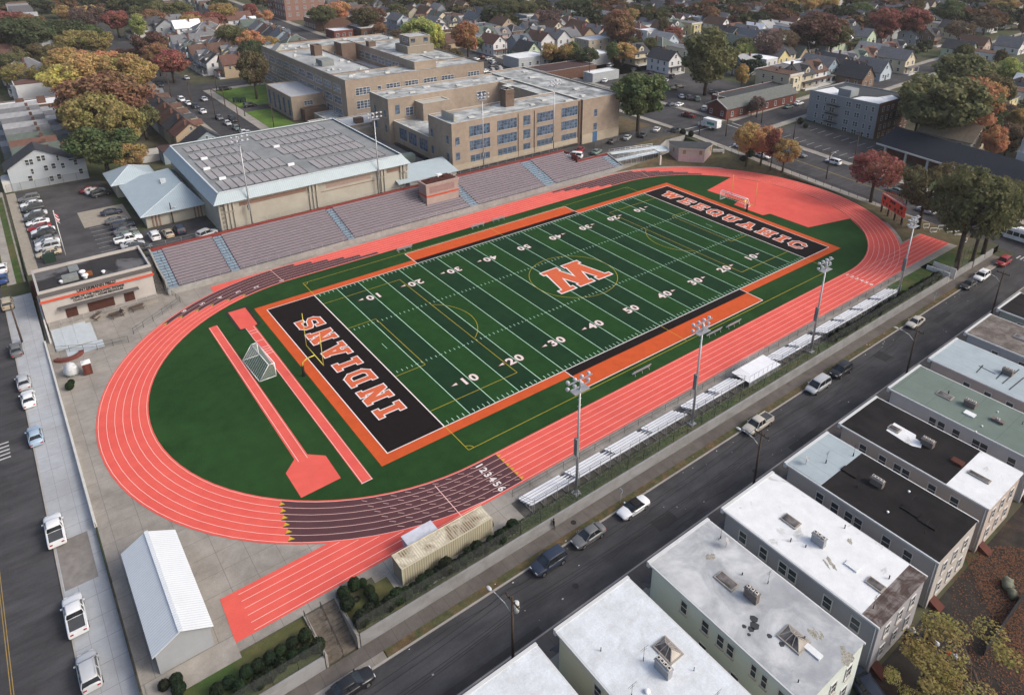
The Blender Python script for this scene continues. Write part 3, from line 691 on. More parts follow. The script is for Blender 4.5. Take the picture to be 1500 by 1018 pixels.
b.box(-22.6, 66.05, 0, -22.3, 78.5, 3.2); b.prism([(-22.6, 66.05), (-22.301, 66.05), (-22.301, 78.4), (-22.6, 78.4)], 1.3, lambda x, y: 1.55+(y-66)*.29)
b.box(100., 66.05, 0, 100.3, 72.4, 1.3); b.prism([(100.0, 66.05), (100.3, 66.05), (100.3, 72.4), (100, 72.4)], 1.2, lambda x, y: 1.4+(y-66)*.29); b.build('front_wall', [WALLC], gs)
b = MB(); b.box(-22.3, 78.36, 3.2, 88.2, 78.7, 5.15); b.box(88.2, 72.35, 1.5, 88.5, 78.7, 4.8); b.box(88.5, 72.36, 1.5, 100, 72.7, 3.4); b.build('back_wall', [REDW], gs)
for j, (xa, xb) in enumerate(XS):
    for i in range(NR):
        if j == 4 and i > 6: xb2 = 88.0
        else: xb2 = xb
        if j == 2 and 5 <= i <= 9: 
            segs = [(xa, 37.9), (47.5, xb)]
        else: segs = [(xa, xb2)]
        b = MB()
        for s0, s1 in segs:
            if s1-s0 < .5: continue
            z = Z0+i*DZ; b.box(s0+.1, Y0+i*DY+.42, z+.36, s1-.1, Y0+i*DY+.66, z+.41)
            b.box(s0+.1, Y0+i*DY+.5, z, s1-.1, Y0+i*DY+.56, z+.36)
        b.build('bench', [SEATB], gs)
for xa, xb in AI:
    b = MB()
    for i in range(NR if xa < 90 else 7):
        for h in (0, 1): b.box(xa+.08, Y0+i*DY+h*DY/2, Z0+i*DZ, xb-.08, Y0+(i+1)*DY-.12, Z0+i*DZ+.05+.12*h)
    b.build('aisle_steps', [BLUEST], gs)
    b = MB(); xm = (xa+xb)/2; n = NR if xa < 90 else 7; b.tube((xm, Y0+.5, Z0+1), (xm, Y0+n*DY-.5, Z0+n*DZ+.9), .03)
    for i in range(0, n, 3): b.tube((xm, Y0+i*DY+.5, Z0+i*DZ), (xm, Y0+i*DY+.5, Z0+i*DZ+1), .03)
    b.build('handrail', [DMETAL], gs)
b = MB()
for x in np.arange(-22.2, 100.2, 2.4): b.tube((x, 65.9, 1.2), (x, 65.9, 2.2), .028)
b.tube((-22.2, 65.9, 2.2), (100, 65.9, 2.2), .028); b.tube((-22.2, 65.9, 1.7), (100, 65.9, 1.7), .02); b.build('front_railing', [METAL], gs)
b = MB()
for x in np.arange(-22.2, 88., 3.): b.tube((x, 78.55, 5.1), (x, 78.55, 6.2), .028)
b.tube((-22.2, 78.55, 6.2), (88, 78.55, 6.2), .028); b.tube((-22.2, 78.55, 5.6), (88, 78.55, 5.6), .02); b.build('back_railing', [METAL], gs)
# press box
PINKC = M('pinkish_stucco', (.36, .28, .25), var=.12, scale=.7, col2=(.28, .22, .2), amt2=.5)
pb = T('press_box', 'pink-grey press box with dark red roof rim built into the middle of the grandstand', 'press box', (38, 71, 3))
b = MB(); x0, y0, x1, y1 = 38.1, 70.9, 47.3, 74.6; walls(b, x0, y0, x1, y1, 2.2, 7.5); b.rect(x0+.3, y0+.3, x1-.3, y1-.3, 7.3, 1)
for a in ((x0-.15, y0-.15, x1+.15, y0+.25), (x0-.15, y1-.25, x1+.15, y1+.15), (x0-.15, y0+.25, x0+.25, y1-.25), (x1-.25, y0+.25, x1+.15, y1-.25)): b.box(a[0], a[1], 7.2, a[2], a[3], 7.75, 0)
b.build('wall', [PINKC, M('dark_red_roofing', (.07, .03, .028), var=.3)], pb)
b = MB(); b.box(x0-.06, y0-.06, 4.35, x1+.06, y1+.06, 4.8); b.build('red_band', [M('orange_red_band', (.45, .085, .05), var=.1)], pb)
b = MB(); b.box(x0+.9, y0-.05, 5.3, x1-1.2, y0+.03, 6.9); b.build('shutter', [M('faded_shutter', (.27, .18, .17), var=.15)], pb)
b = MB(); 
for k in (0, 1, 2): b.box(x0+.4, y0+.7+k*1.1, 7.62, x1-.4, y0+.85+k*1.1, 8.0)
b.box(40.5, 72.8, 7.61, 43, 74.2, 8.0) ; b.box(44.4, 73.2, 7.61, 46, 74.2, 8.3); b.build('roof_rib', [M('dark_red_roofing')], pb)
b = MB(); b.box(42.9, 73.4, 8.3, 44.2, 74.4, 8.6); b.box(43, 73.5, 7.6, 43.2, 73.7, 8.3); b.build('roof_hatch', [ALU], pb)
# corrugated canopy building behind the press box
MROOF = MJ('ribbed_metal_roof', (.37, .445, .48), [(0, .45, .07)], (.28, .34, .38), var=.07, rough=.5)
MROOFY = MJ('ribbed_metal_roof_y', (.37, .445, .48), [(1, .45, .07)], (.28, .34, .38), var=.07, rough=.5)
cn = T('canopy_shed', 'low shed with sloping corrugated light-blue metal roof behind the press box', 'shed', (35, 79, 3.4))
b = MB(); b.poly([(34.9, 78.95, 6.2), (52.4, 78.95, 6.2), (52.8, 87.6, 7.7), (35.9, 87.6, 7.7)]); b.poly([(34.9, 78.95, 6.1), (35.9, 87.6, 7.6), (52.8, 87.6, 7.6), (52.4, 78.95, 6.1)]); b.poly([(34.9, 78.95, 6.1), (52.4, 78.95, 6.1), (52.4, 78.95, 6.2), (34.9, 78.95, 6.2)]); b.poly([(35.9, 87.6, 7.6), (34.9, 78.95, 6.1), (34.9, 78.95, 6.2), (35.9, 87.6, 7.7)]); b.build('roof', [MROOF], cn)
b = MB(); walls(b, 38.3, 79.4, 52, 87, 3.4, 6.15); b.build('wall', [WALLC], cn)
# ================================================================== fieldhouse
FHW = M('fieldhouse_wall', (.42, .4, .38), var=.08, scale=.5, col2=(.33, .31, .3), amt2=.5, fine=.05); FHD = M('fieldhouse_dark_band', (.11, .105, .105), var=.1)
REDB = M('red_band_paint', (.5, .085, .05), var=.08); DKROOF = M('black_roofing', (.035, .034, .036), var=.25, col2=(.13, .13, .135), s2=.12, amt2=.9, lo2=.54, hi2=.62, scale=.3)
BRD = M('brown_door', (.07, .03, .024), var=.15)
fh = T('fieldhouse', 'white fieldhouse with red band, dark lettering and black flat roof left of the grandstand', 'building', (-42.5, 66.7, 0))
b = MB(); walls(b, -42.5, 66.7, -24.4, 77.2, -.1, 6.4); skeleton_roof(b, -42.6, 66.6, -24.3, 77.3, 7., .55, .35, 0, 1, 0); b.build('wall', [FHW, DKROOF], fh)
b = MB(); b.box(-42.66, 66.5, 5.75, -24.24, 66.598, 6.55); b.build('dark_band', [FHD], fh)
b = MB(); b.box(-42.7, 66.42, 4.75, -24.2, 66.698, 5.1); b.box(-24.399, 66.7, 4.75, -24.2, 77.3, 5.1); b.build('red_band', [REDB], fh)
TXT = M('dark_letters', (.035, .03, .03))
text('UNTERMANN FIELD', .82, TXT, (-33.7, 66.66, 5.4), rx=math.pi/2, parent=fh, name='sign_lettering', bold=.03, ext=.03, sx=.86)
text('HOME OF THE WEEQUAHIC INDIANS', .62, TXT, (-33.7, 66.66, 4.25), rx=math.pi/2, parent=fh, name='sign_lettering', bold=.02, ext=.03, sx=.83)
text('COACH BURNEY L. ADAMS FIELDHOUSE', .58, TXT, (-33.7, 66.66, 3.68), rx=math.pi/2, parent=fh, name='sign_lettering', bold=.02, ext=.03, sx=.77)
b = MB(); b.box(-40.3, 65.6, 3.0, -27.2, 66.699, 3.2); b.build('canopy', [FHD], fh)
for a, c in ((-39.3, -37.5), (-35.8, -31.5), (-29.8, -28.1)):
    b = MB(); b.box(a, 66.6, .7, c, 66.699, 2.55); b.build('door', [BRD], fh)
b = MB(); b.box(-42.4, 64.2, 0, -24.6, 66.699, .7); b.box(-24.599, 64.6, 0, -23.4, 66.6, .35); b.build('platform', [CONC], fh)
b = MB()
for x in np.arange(-42.2, -24.7, 1.75): b.tube((x, 64.35, .7), (x, 64.35, 1.75), .03)
for z in (1.25, 1.75): b.tube((-42.2, 64.35, z), (-24.9, 64.35, z), .025)
b.build('railing', [METAL], fh)
def roof_vent(x, y, z, s=1., par=None):
    b = MB(); b.tube((x, y, z), (x, y, z+.5*s), .32*s, 10); b.ball((x, y, z+.62*s), .55*s, 10, 6, sc=(1, 1, .55)); b.build('roof_vent', [ALU], par)
roof_vent(-38.6, 69.4, 6.4, .8, fh); roof_vent(-35.1, 70.9, 6.4, 1.1, fh); roof_vent(-34.9, 69., 6.4, 1.1, fh); roof_vent(-31.9, 69.3, 6.4, .7, fh)
b = MB(); b.box(-38.4, 69., 6.5, -35.9, 70.5, 7.5); b.box(-37.9, 70.8, 6.45, -36, 71.6, 6.9); b.box(-36.9, 73.4, 6.45, -35.3, 76.3, 6.6); b.build('air_handler', [M('grey_unit', (.2, .22, .22), var=.2)], fh)
b = MB(); b.box(-34.6, 69.6, 6.45, -33.6, 71, 6.9); b.build('rusty_vent', [M('rust_orange', (.22, .08, .03), var=.3)], fh)
b = MB(); b.box(-43.3, 76.2, 1.4, -42.62, 79.2, 4.2); b.build('gate_panel', [BRD], fh)
# stairs between fieldhouse and stand
st = T('concrete_stairs', 'grey concrete stairs climbing between the fieldhouse and the grandstand', 'stairs', (-24.2, 68, 0))
b = MB()
for i in range(20): b.box(-24.2, 68+i*.5, -.1, -22.65, 78.9, .17*(i+1))
b.build('steps', [CONC], st)
b = MB(); 
for x in (-24.1, -22.75): b.tube((x, 68, 1.), (x, 78, 4.3), .03); [b.tube((x, 68+k*2.5, .17*(1+k*5)), (x, 68+k*2.5, 1.+k*.825), .03) for k in range(5)]
b.build('railing', [DMETAL], st)
# ================================================================== gymnasium
GYW = M('gym_wall', (.38, .365, .315), var=.08, scale=.4, col2=(.3, .285, .24), amt2=.5, s2=.15, fine=.05); GYB = M('gym_brown_band', (.22, .14, .11), var=.1)
gy = T('gymnasium', 'big gymnasium with solar panels on its flat roof and a light-blue ribbed metal skirt', 'building', (-7.4, 81, 3.4))
x0, y0, x1, y1 = -7.4, 81., 38., 124.
b = MB(); walls(b, x0, y0, x1, y1, 3.3, 11.2); b.build('wall', [GYW], gy)
b = MB(); e = 1.15; zi, zo = 12.9, 10.7
O = [(x0-e, y0-e), (x1+e, y0-e), (x1+e, y1+e), (x0-e, y1+e)]; I_ = [(x0+.5, y0+.3), (x1-.6, y0+.3), (x1-.6, y1-.5), (x0+.5, y1-.5)]
for i in range(4):
    j = (i+1) % 4; b.poly([(*O[i], zo), (*O[j], zo), (*I_[j], zi), (*I_[i], zi)], 0 if i % 2 == 0 else 1)
b.poly([(*p, zo) for p in O[::-1]], 2)
for i in range(4):
    j = (i+1) % 4; b.bar((*I_[i], zi+.03), (*I_[j], zi+.03), .35, .16, 2)
b.build('metal_skirt', [MROOF, MROOFY, M('flashing', (.5, .56, .6), var=.05)], gy)
b = MB(); b.flat(I_, 12.55); b.build('flat_roof', [M('gym_membrane', (.2, .215, .22), var=.15, scale=.3, col2=(.27, .28, .28), amt2=.6, s2=.2)], gy)
SOL = MJ('solar_panel', (.3, .27, .25), [(0, 1.75, .22), (1, 4.4, .12)], (.06, .055, .06), var=.1, scale=.3, rough=.35, fine=0)
def solar(xa, ya, xb, yb):
    b = MB(); n = int((xb-xa)/1.75)
    for i in range(n):
        xx = xa+i*1.75; b.poly([(xx, ya, 12.72), (xx+1.5, ya, 12.78), (xx+1.5, yb, 12.78), (xx, yb, 12.72)], 0); b.box(xx+1.5, ya, 12.6, xx+1.58, yb, 12.84, 1)
    b.build('solar_array', [M('panel_face', (.3, .285, .28), var=.14, scale=.35, rough=.3), M('panel_gap', (.12, .115, .12))], gy)
for q in ((-5.2, 83., 14.6, 89.4), (17., 84, 34.5, 91), (-5.4, 91.4, 13, 98.4), (16, 93.4, 35, 99), (-5.2, 100, 10.2, 106.6), (14.2, 99.6, 34.5, 106), (-5, 108.6, 8, 113.4), (12.5, 108, 34.6, 113), (-4.6, 115.8, 9.5, 120.5), (12.5, 115.4, 33, 121)): solar(*q)
b = MB()
for (x, y) in ((-4, 90.4), (-5, 99.4), (12, 90.6), (14.2, 106.8), (-3.4, 107.6)): b.box(x, y, 12.56, x+1.5, y+.5, 13.1)
b.build('roof_box', [ALU], gy)
b = MB()
for xp in (-6.2, 12.7, 30.2, 36.4):                                     # pilaster groups on the south wall
    for k in range(3): b.box(xp+k*.85, 80.68, 3.4, xp+.35+k*.85, 80.999, 8.2); b.box(xp+k*.85, 80.55, 8.6, xp+.5+k*.85, 80.999, 10.7)
b.build('pilaster', [GYW], gy)
b = MB(); b.box(-3., 80.9, 9.1, 12.2, 80.999, 9.9); b.box(15.6, 80.93, 7.9, 29.6, 80.999, 8.05); b.box(32.9, 80.9, 9.1, 36.2, 80.999, 9.9); b.build('brown_band', [GYB], gy)
b = MB(); b.box(17, 80.95, 8.7, 28.5, 80.999, 9.9); b.build('faded_panel', [M('faded_pink', (.3, .23, .2), var=.15)], gy)
b = MB()
for k in range(7): b.box(-7.0, 80.93, 3.7+k*1., -6.3, 80.999, 4.45+k*1.) ; b.box(37.0, 80.93, 3.7+k*1., 37.9, 80.999, 4.45+k*1.)
b.build('louvre', [M('louvre', (.2, .19, .16))], gy)
# hip-roofed entrance wings left of the gym
def hip(mb, x0, y0, x1, y1, z, zr, ridge, mi=0, th=.18):
    """ridge = ((xa, ya), (xb, yb)) along the longer side"""
    (xa, ya), (xb, yb) = ridge
    if abs(yb-ya) >= abs(xb-xa):
        fs = [[(x0, y0, z), (x1, y0, z), (xa, ya, zr)], [(x1, y0, z), (x1, y1, z), (xb, yb, zr), (xa, ya, zr)], [(x1, y1, z), (x0, y1, z), (xb, yb, zr)], [(x0, y1, z), (x0, y0, z), (xa, ya, zr), (xb, yb, zr)]]
    else:
        fs = [[(x0, y0, z), (x1, y0, z), (xb, yb, zr), (xa, ya, zr)], [(x1, y0, z), (x1, y1, z), (xb, yb, zr)], [(x1, y1, z), (x0, y1, z), (xa, ya, zr), (xb, yb, zr)], [(x0, y1, z), (x0, y0, z), (xa, ya, zr)]]
    for i, f in enumerate(fs): mb.poly(f, mi if i % 2 == 0 else mi+1)
    mb.poly([(x0, y0, z-th), (x0, y1, z-th), (x1, y1, z-th), (x1, y0, z-th)], 2)
    for p, q in (((x0, y0), (x1, y0)), ((x1, y0), (x1, y1)), ((x1, y1), (x0, y1)), ((x0, y1), (x0, y0))): mb.poly([(*p, z-th), (*q, z-th), (*q, z), (*p, z)], 2)
    for c, e in (((x0, y0), (xa, ya)), ((x1, y0), ((xa, ya) if abs(yb-ya) >= abs(xb-xa) else (xb, yb))), ((x1, y1), (xb, yb)), ((x0, y1), ((xb, yb) if abs(yb-ya) >= abs(xb-xa) else (xa, ya)))):
        mb.bar((*c, z+.02), (*e, zr+.04), .16, .08, 2)
HR = [MROOF, MROOFY, M('flashing')]
en = T('entrance_wing', 'low building with a blue-grey hipped metal roof and skylights in front of the gymnasium', 'building', (-20, 94, 3.4))
b = MB(); walls(b, -19.8, 94.6, -7.41, 121, 3.3, 6.5); b.build('wall', [GYW], en)
b = MB(); hip(b, -20.9, 93.4, -7.42, 122, 6.65, 9.4, ((-9.6, 103.5), (-9.6, 116))); b.build('roof', HR, en)
b = MB(); [b.box(x, y, z, x+1.2, y+.9, z+.5) for x, y, z in ((-13, 109.3, 8.6), (-13.2, 107.8, 8.5), (-12.4, 100.4, 7.9))]; b.build('skylight', [M('skylight_pane', (.55, .6, .6), var=.1)], en)
b = MB()
for xp in (-18.6, -9.7): 
    for k in range(3): b.box(xp+k*.7, 94.45, 3.4, xp+.3+k*.7, 94.6, 6.3)
b.build('pilaster', [GYB], en)
e2 = T('hip_roof_pavilion', 'small square block with steep hipped metal roof at the back of the left car park', 'building', (-21.5, 118, 3.4))
b = MB(); walls(b, -21.5, 119, -13, 128, 3.3, 7.); b.build('wall', [GYW], e2)
b = MB(); hip(b, -22.6, 117.8, -11.8, 129, 7.1, 9.9, ((-17.3, 122.8), (-17.3, 123.4))); b.build('roof', HR, e2)
# ================================================================== school, east wing
BRK = M('tan_brick', (.315, .262, .212), var=.14, scale=.8, col2=(.25, .2, .16), s2=.09, amt2=.7, fine=.1); BRKD = M('stained_brick', (.14, .1, .08), var=.2, scale=.8)
LIME = M('limestone_base', (.38, .33, .26), var=.1, scale=.6, col2=(.3, .26, .2)); PAR = M('parapet_cap', (.5, .53, .52), var=.1)
RFM = MJ('grey_roof_membrane', (.44, .46, .455), [(1, 3., .22)], (.17, .18, .18), var=.3, scale=.35, col2=(.15, .16, .16), s2=.2, amt2=.85, fine=.1)
RFM2 = MJ('ribbed_roof_membrane', (.45, .47, .47), [(1, 1.5, .25)], (.2, .21, .21), var=.2, scale=.25, col2=(.22, .23, .23), s2=.1, amt2=.8, fine=.1)
ew = T('school_east_wing', 'three-storey tan brick school wing with blue window bands facing the grandstand', 'school', (54, 84.3, 3.4))
ZE = 17.3
b = MB()
def block(mb, x0, y0, x1, y1, z0, z1, par=.5, rm=1):
    walls(mb, x0, y0, x1, y1, z0, z1-par); skeleton_roof(mb, x0, y0, x1, y1, z1, par, .35, 0, rm, 2)
block(b, 54, 84.3, 99.6, 96.6, 3.3, ZE); block(b, 99.605, 83.5, 115., 134., 3.3, ZE-.02); block(b, 53, 118.6, 99.6, 131, 3.3, ZE-.01)
block(b, 93.6, 96.6, 99.604, 118.6, 3.3, ZE-.03)
b.build('wall', [BRK, RFM, PAR], ew)
b = MB(); block(b, 54.3, 96.605, 93.6, 118.595, 3.3, 10.6, .4); b.build('low_block', [BRK, RFM, PAR], ew)
b = MB(); block(b, 62, 113.6, 71.5, 118.59, 10.2, 15.6, .25); b.build('stair_block', [BRK, M('pale_roof', (.38, .38, .34), var=.1), PAR], ew)
b = MB(); b.box(54.02, 84.2, 3.4, 99.6, 84.299, 5.6); b.box(99.61, 83.4, 3.4, 115.02, 83.499, 6.3); b.build('stone_base', [LIME], ew)
for ri, (zt, zb) in enumerate(((15.6, 12.9), (11.5, 8.9), (7.4, 4.75))):
    for xa, xb, n in ((59.7, 66.2, 6), (68.9, 75.4, 6), (82.8, 88.7, 6), (92.1, 98.1, 6)):
        if ri == 2:
            for q in range(4): win(ew, (xa+(xb-xa)*(q+.5)/4, 84.3, (zt+zb)/2), (xb-xa)/4-.35, zt-zb, 'S', 1, 2, BFR, SGL)
        else: win(ew, ((xa+xb)/2, 84.3, (zt+zb)/2), xb-xa, zt-zb, 'S', n, 3, BFR, SGL)
    win(ew, (79.1, 84.3, (zt+zb)/2), 2.3, zt-zb, 'S', 2, 3, BFR, SGL)
for z in (12.3, 8.): win(ew, (55.7, 84.3, z), 1.1, 2., 'S', 1, 2, BFR, SGL); win(ew, (104.9, 83.5, z+.2), 1.1, 2.1, 'S', 1, 2, BFR, SGL)
b = MB(); b.box(103.9, 83.38, 3.4, 105.8, 83.499, 6.6); b.build('door', [M('blue_door', (.06, .13, .24))], ew)
for y in (100.4, 106.8, 112.6): win(ew, (54.3, y, 7.6), 4.4, 3.4, 'W', 4, 3, BFR, SGL)
for y, z in ((86.5, 12.5), (86.5, 7.6), (94.8, 12.5), (94.8, 7.6)): win(ew, (54, y, z), 1., 2.2, 'W', 1, 2, BFR, SGL)
for y, z in ((121, 12.5), (121, 7.8), (127.6, 12.5), (127.6, 7.8)): win(ew, (53, y, z), 1., 2.2, 'W', 1, 2, BFR, SGL)
for x, w in ((56., 1.3), (59.8, 0), (86.5, 3.4)):
    if w: win(ew, (x, 118.6, 13.7), w, 2.7, 'S', 2 if w > 2 else 1, 3, WFR if w > 2 else BFR, SGL)
win(ew, (60., 118.6, 12.6), 2.6, 2.6, 'S', 2, 3, WFR, SGL)
b = MB(); block(b, 76.8, 91.4, 79.8, 94.2, 16.6, 21.9, .3); b.box(76.6, 91.2, 20.8, 80, 94.4, 21.1); b.tube((78.3, 92.8, 21.6), (78.3, 92.8, 22.6), .4, 8); b.box(77.3, 91.8, 22.6, 79.3, 93.8, 22.8, 2); b.build('chimney', [BRKD, BRKD, PAR], ew)
b = MB(); b.prism([(56.5, 87), (58, 87), (58, 93.5), (56.5, 93.5)], 16.8, lambda x, y: 18.9 if x < 57 else 16.9); b.build('roof_wedge', [M('pale_roof')], ew)
b = MB(); rr = random.Random(3)
for (x, y) in ((62, 88), (68, 90), (84, 88.6), (90, 91), (95, 86), (103, 88), (107, 96), (104, 104), (111, 110), (106, 118), (110, 127), (96, 123), (88, 126), (80, 123), (70, 127), (63, 123), (57, 126)):
    w, d, h = rr.uniform(1.4, 3), rr.uniform(.7, 1.3), rr.uniform(.3, .8); b = MB(); b.box(x, y, ZE-.52, x+w, y+d, ZE-.5+h*.6); b.build('roof_unit', [M('weathered_unit', (.5, .51, .5), var=.15)], ew)
b = MB()
for x in (75.9, 81.7): b.box(x, 84.15, 4, x+.18, 84.29, 16.6)
b.box(98.6, 84.0, 3.6, 99.5, 84.29, 16.9); b.build('downpipe', [BRKD], ew)
b = MB(); b.box(-99, 0, 0, -98, 1, 1) if 0 else None
b.box(53.4, 98, 3.41, 54.2, 117, 4.2); b.box(43.5, 99.5, 3.4, 48.4, 102, 6.) if 0 else None; b.box(55, 83.4, 3.42, 98, 84.1, 4.) ; b.build('area_railing', [DMETAL], ew)
gn = MB(); gn.box(45.4, 97.8, 3.7, 50, 100.2, 6.2); gn.box(45.6, 98, 6.2, 49.8, 100, 6.4); gn.box(45.2, 97.6, 3.41, 50.2, 100.4, 3.7); solo(gn, 'generator', M('generator_green', (.2, .25, .23), var=.15), 'pale green generator cabinet on the service drive between the gym and the brick school', 'generator')
# main building
mb_ = T('school_main_building', 'large flat-roofed tan brick school building with an inner courtyard behind the gymnasium', 'school', (50.5, 143, 3.4))
ZM = 18.8; b = MB(); block(b, 50.5, 143, 104, 155, 3.3, ZM, .45, 1); block(b, 50.49, 155.005, 67, 207, 3.3, ZM-.01, .45, 3); block(b, 83.5, 155.005, 104.01, 207, 3.3, ZM-.015, .45, 1); block(b, 50.495, 207.005, 104, 223, 3.3, ZM-.02, .45, 1)
b.build('wall', [BRK, RFM, M('dark_cap', (.09, .09, .085), var=.1), RFM2], mb_)
b = MB(); b.rect(67.01, 155.01, 83.49, 206.99, 12.4, 0); b.box(67.02, 155.02, 12.4, 72, 168, 15.8, 0); b.build('courtyard_roof', [M('pale_membrane', (.4, .42, .44), var=.1, col2=(.3, .31, .33))], mb_)
for z, h in ((14.7, 2.3), (10.3, 2.6), (6, 2.6)):
    for xa, xb, n in ((53.8, 58.9, 4), (64.8, 69.9, 4), (71.8, 76.8, 4), (79, 84.1, 4), (86.2, 91.1, 4), (97, 101.9, 4)): win(mb_, ((xa+xb)/2, 143, z), xb-xa, h, 'S', n, 3, WFR, SGL)
    win(mb_, (62.3, 143, z), 1.2, h*.8, 'S', 1, 2, WFR, SGL)
for z in (15.2, 11.2, 7.2):
    for k in range(10):
        if z < 9 and k in (3, 4, 5, 6): continue
        win(mb_, (50.49, 150+k*7.6, z), 5.6, 2.4, 'W', 5, 2, WFR, SGL)
for k in range(8): win(mb_, (83.5, 160+k*5.9, 15.2), 4.6, 2.4, 'W', 4, 2, WFR, SGL)
for k in range(2): win(mb_, (71+k*4., 207, 15.8), 1.8, 1., 'S', 2, 1, WFR, SGL)
b = MB(); block(b, 90, 174, 101.5, 184, 18.3, 21.2, .3); block(b, 91.5, 175, 100.6, 183, 21, 24.6, .3); b.build('penthouse', [M('grey_brick', (.24, .21, .17), var=.12), M('pale_membrane'), PAR], mb_)
for x in (93, 98.6): win(mb_, (x, 175, 23.0), 1.6, 1.4, 'S', 2, 2, DMETAL, SGL)
win(mb_, (91.5, 178.5, 23.), 3.4, 1.4, 'W', 3, 2, WFR, SGL)
b = MB(); block(b, 77.6, 146.4, 86.2, 157.4, 18.3, 21.2, .3); b.build('stair_house', [BRK, RFM, PAR], mb_)
b = MB(); block(b, 75, 201, 81, 208, 12, 20.2, .3); b.build('stair_tower', [BRKD, RFM, PAR], mb_); b = MB(); block(b, 85, 197, 88, 200, 18.3, 20.6, .25); b.build('lift_house', [BRKD, RFM, PAR], mb_)
b = MB(); block(b, 60, 191, 63, 195., 18.3, 22.2, .3); b.build('chimney', [BRKD, BRKD, BRKD], mb_)
b = MB(); b.box(54.4, 170.5, 18.3, 58.8, 176, 20.4); b.build('roof_unit', [M('grey_unit')], mb_)
b = MB(); b.prism([(51.5, 209), (54, 209), (54, 214), (51.5, 214)], 18.3, lambda x, y: 21 if x > 53 else 18.6); b.build('roof_wedge', [M('pale_roof')], mb_)
b = MB(); rr = random.Random(9)
for i in range(46):
    x, y = rr.choice([(rr.uniform(52, 65), rr.uniform(146, 220)), (rr.uniform(85, 101), rr.uniform(146, 220)), (rr.uniform(52, 101), rr.uniform(145, 153)), (rr.uniform(52, 101), rr.uniform(209, 220))])
    if 77 < x < 87 and 145 < y < 158 or 89 < x < 102 and 173 < y < 185: continue
    b = MB(); b.box(x, y, 18.35, x+rr.uniform(.5, 1.8), y+rr.uniform(.4, 1.2), 18.35+rr.uniform(.2, .7)); b.build('roof_vent', [M('weathered_unit')], mb_)
an = T('school_annex', 'flat-roofed brick annex with tall window bays on the lawn side of the main school building', 'building', (39, 162, 3.4))
b = MB(); block(b, 39.2, 162.5, 50.48, 187, 3.3, 11.3, .25); b.build('wall', [BRK, M('pale_membrane'), BRK], an)
for k in range(5): win(an, (39.2, 165+k*4.8, 7.2), 1.5, 5.4, 'W', 2, 5, BFR, SGL, False)
win(an, (45, 162.5, 8.6), 3, 1.4, 'S', 3, 2, WFR, SGL)
b = MB(); block(b, 42, 159, 50.4, 162.49, 3.3, 7.2, .2); b.build('porch_block', [BRKD, BRKD, BRKD], an)
lk = T('link_building', 'low grey-roofed link building between the gymnasium and the two brick school buildings', 'building', (44, 131, 3.4))
b = MB(); block(b, 46, 132.2, 60.5, 142.8, 3.3, 7.2, .25, 1); block(b, 38.6, 132.21, 45.99, 148, 3.3, 6.6, .25, 3); block(b, 61, 132.2, 100, 142.8, 3.3, 6.8, .25, 3); block(b, 44, 143.01, 50.4, 156, 3.3, 6.6, .25, 3)
b.build('wall', [BRK, M('white_roof', (.5, .53, .55), var=.1), PAR, RFM], lk)
b = MB(); b.box(49, 133.8, 7, 51.6, 136, 8.6); b.build('roof_hut', [BRKD], lk)
b = MB(); b.box(46.2, 130., 3.4, 52.9, 132.19, 6.4); b.build('ramp_wall', [CONC], lk)
# ================================================================== pavilion + ramp at the NE corner
pv = T('entrance_pavilion', 'pink and white octagon-fronted entrance pavilion at the far corner of the track', 'building', (119, 60, 0))
P = [(118.9, 65.), (117.7, 60.3), (123., 54.9), (128.6, 56.8), (129.4, 58.4), (120.8, 66.8)]
b = MB(); b.prism(P, -.1, 2.6, 1); b.prism(offs(P, .003), 2.6, 4.3, 0); b.prism(offs(P, .18), 4.3, 4.75, 0, 2)
b.build('wall', [M('cream_wall', (.42, .38, .34), var=.1, col2=(.33, .3, .27)), M('pink_wall', (.46, .33, .33), var=.12, col2=(.4, .35, .34), s2=.3), M('slate_roof', (.06, .065, .07))], pv)
b = MB()
def on_edge(p, q, f, w, z0, z1, mb, d=.05, mi=0):
    dx, dy = q[0]-p[0], q[1]-p[1]; l = math.hypot(dx, dy); ux, uy = dx/l, dy/l; c = (p[0]+dx*f, p[1]+dy*f)
    a, e = (c[0]-ux*w/2, c[1]-uy*w/2), (c[0]+ux*w/2, c[1]+uy*w/2); n = (uy, -ux)
    mb.prism([a, (a[0]+n[0]*d, a[1]+n[1]*d), (e[0]+n[0]*d, e[1]+n[1]*d), e][::-1], z0, z1, mi)
on_edge(P[0], P[1], .45, .8, 2.9, 4.1, b); on_edge(P[1], P[2], .22, .9, 2.9, 4.1, b); on_edge(P[1], P[2], .85, .9, 2.9, 4.1, b); on_edge(P[2], P[3], .8, .9, 2.9, 4.1, b)
b.build('window', [M('tan_shutter', (.26, .18, .11))], pv)
rp = T('aluminium_ramp', 'silver aluminium access ramp from the right end of the grandstand up to the entrance pavilion', 'ramp', (101, 69, 0))
b = MB(); A = (100.6, 69.6); B_ = (114., 64.8)
for o0, z0, z1 in ((0, 1.4, 2.9), (2.2, 2.9, 3.4)):
    b.prism([(A[0]+.3*o0, A[1]+o0), (B_[0]+.3*o0, B_[1]+o0), (B_[0]+.3*o0+.6, B_[1]+o0+1.8), (A[0]+.3*o0+.6, A[1]+o0+1.8)], lambda x, y: z0+(z1-z0)*(x-101)/13-.12, lambda x, y: z0+(z1-z0)*(x-101)/13)
b.prism([(114, 64.8), (117.6, 63.6), (120, 68), (115.5, 70.)], 3.0, 3.15); b.build('deck', [M('ramp_deck', (.5, .58, .62), var=.08)], rp)
b = MB()
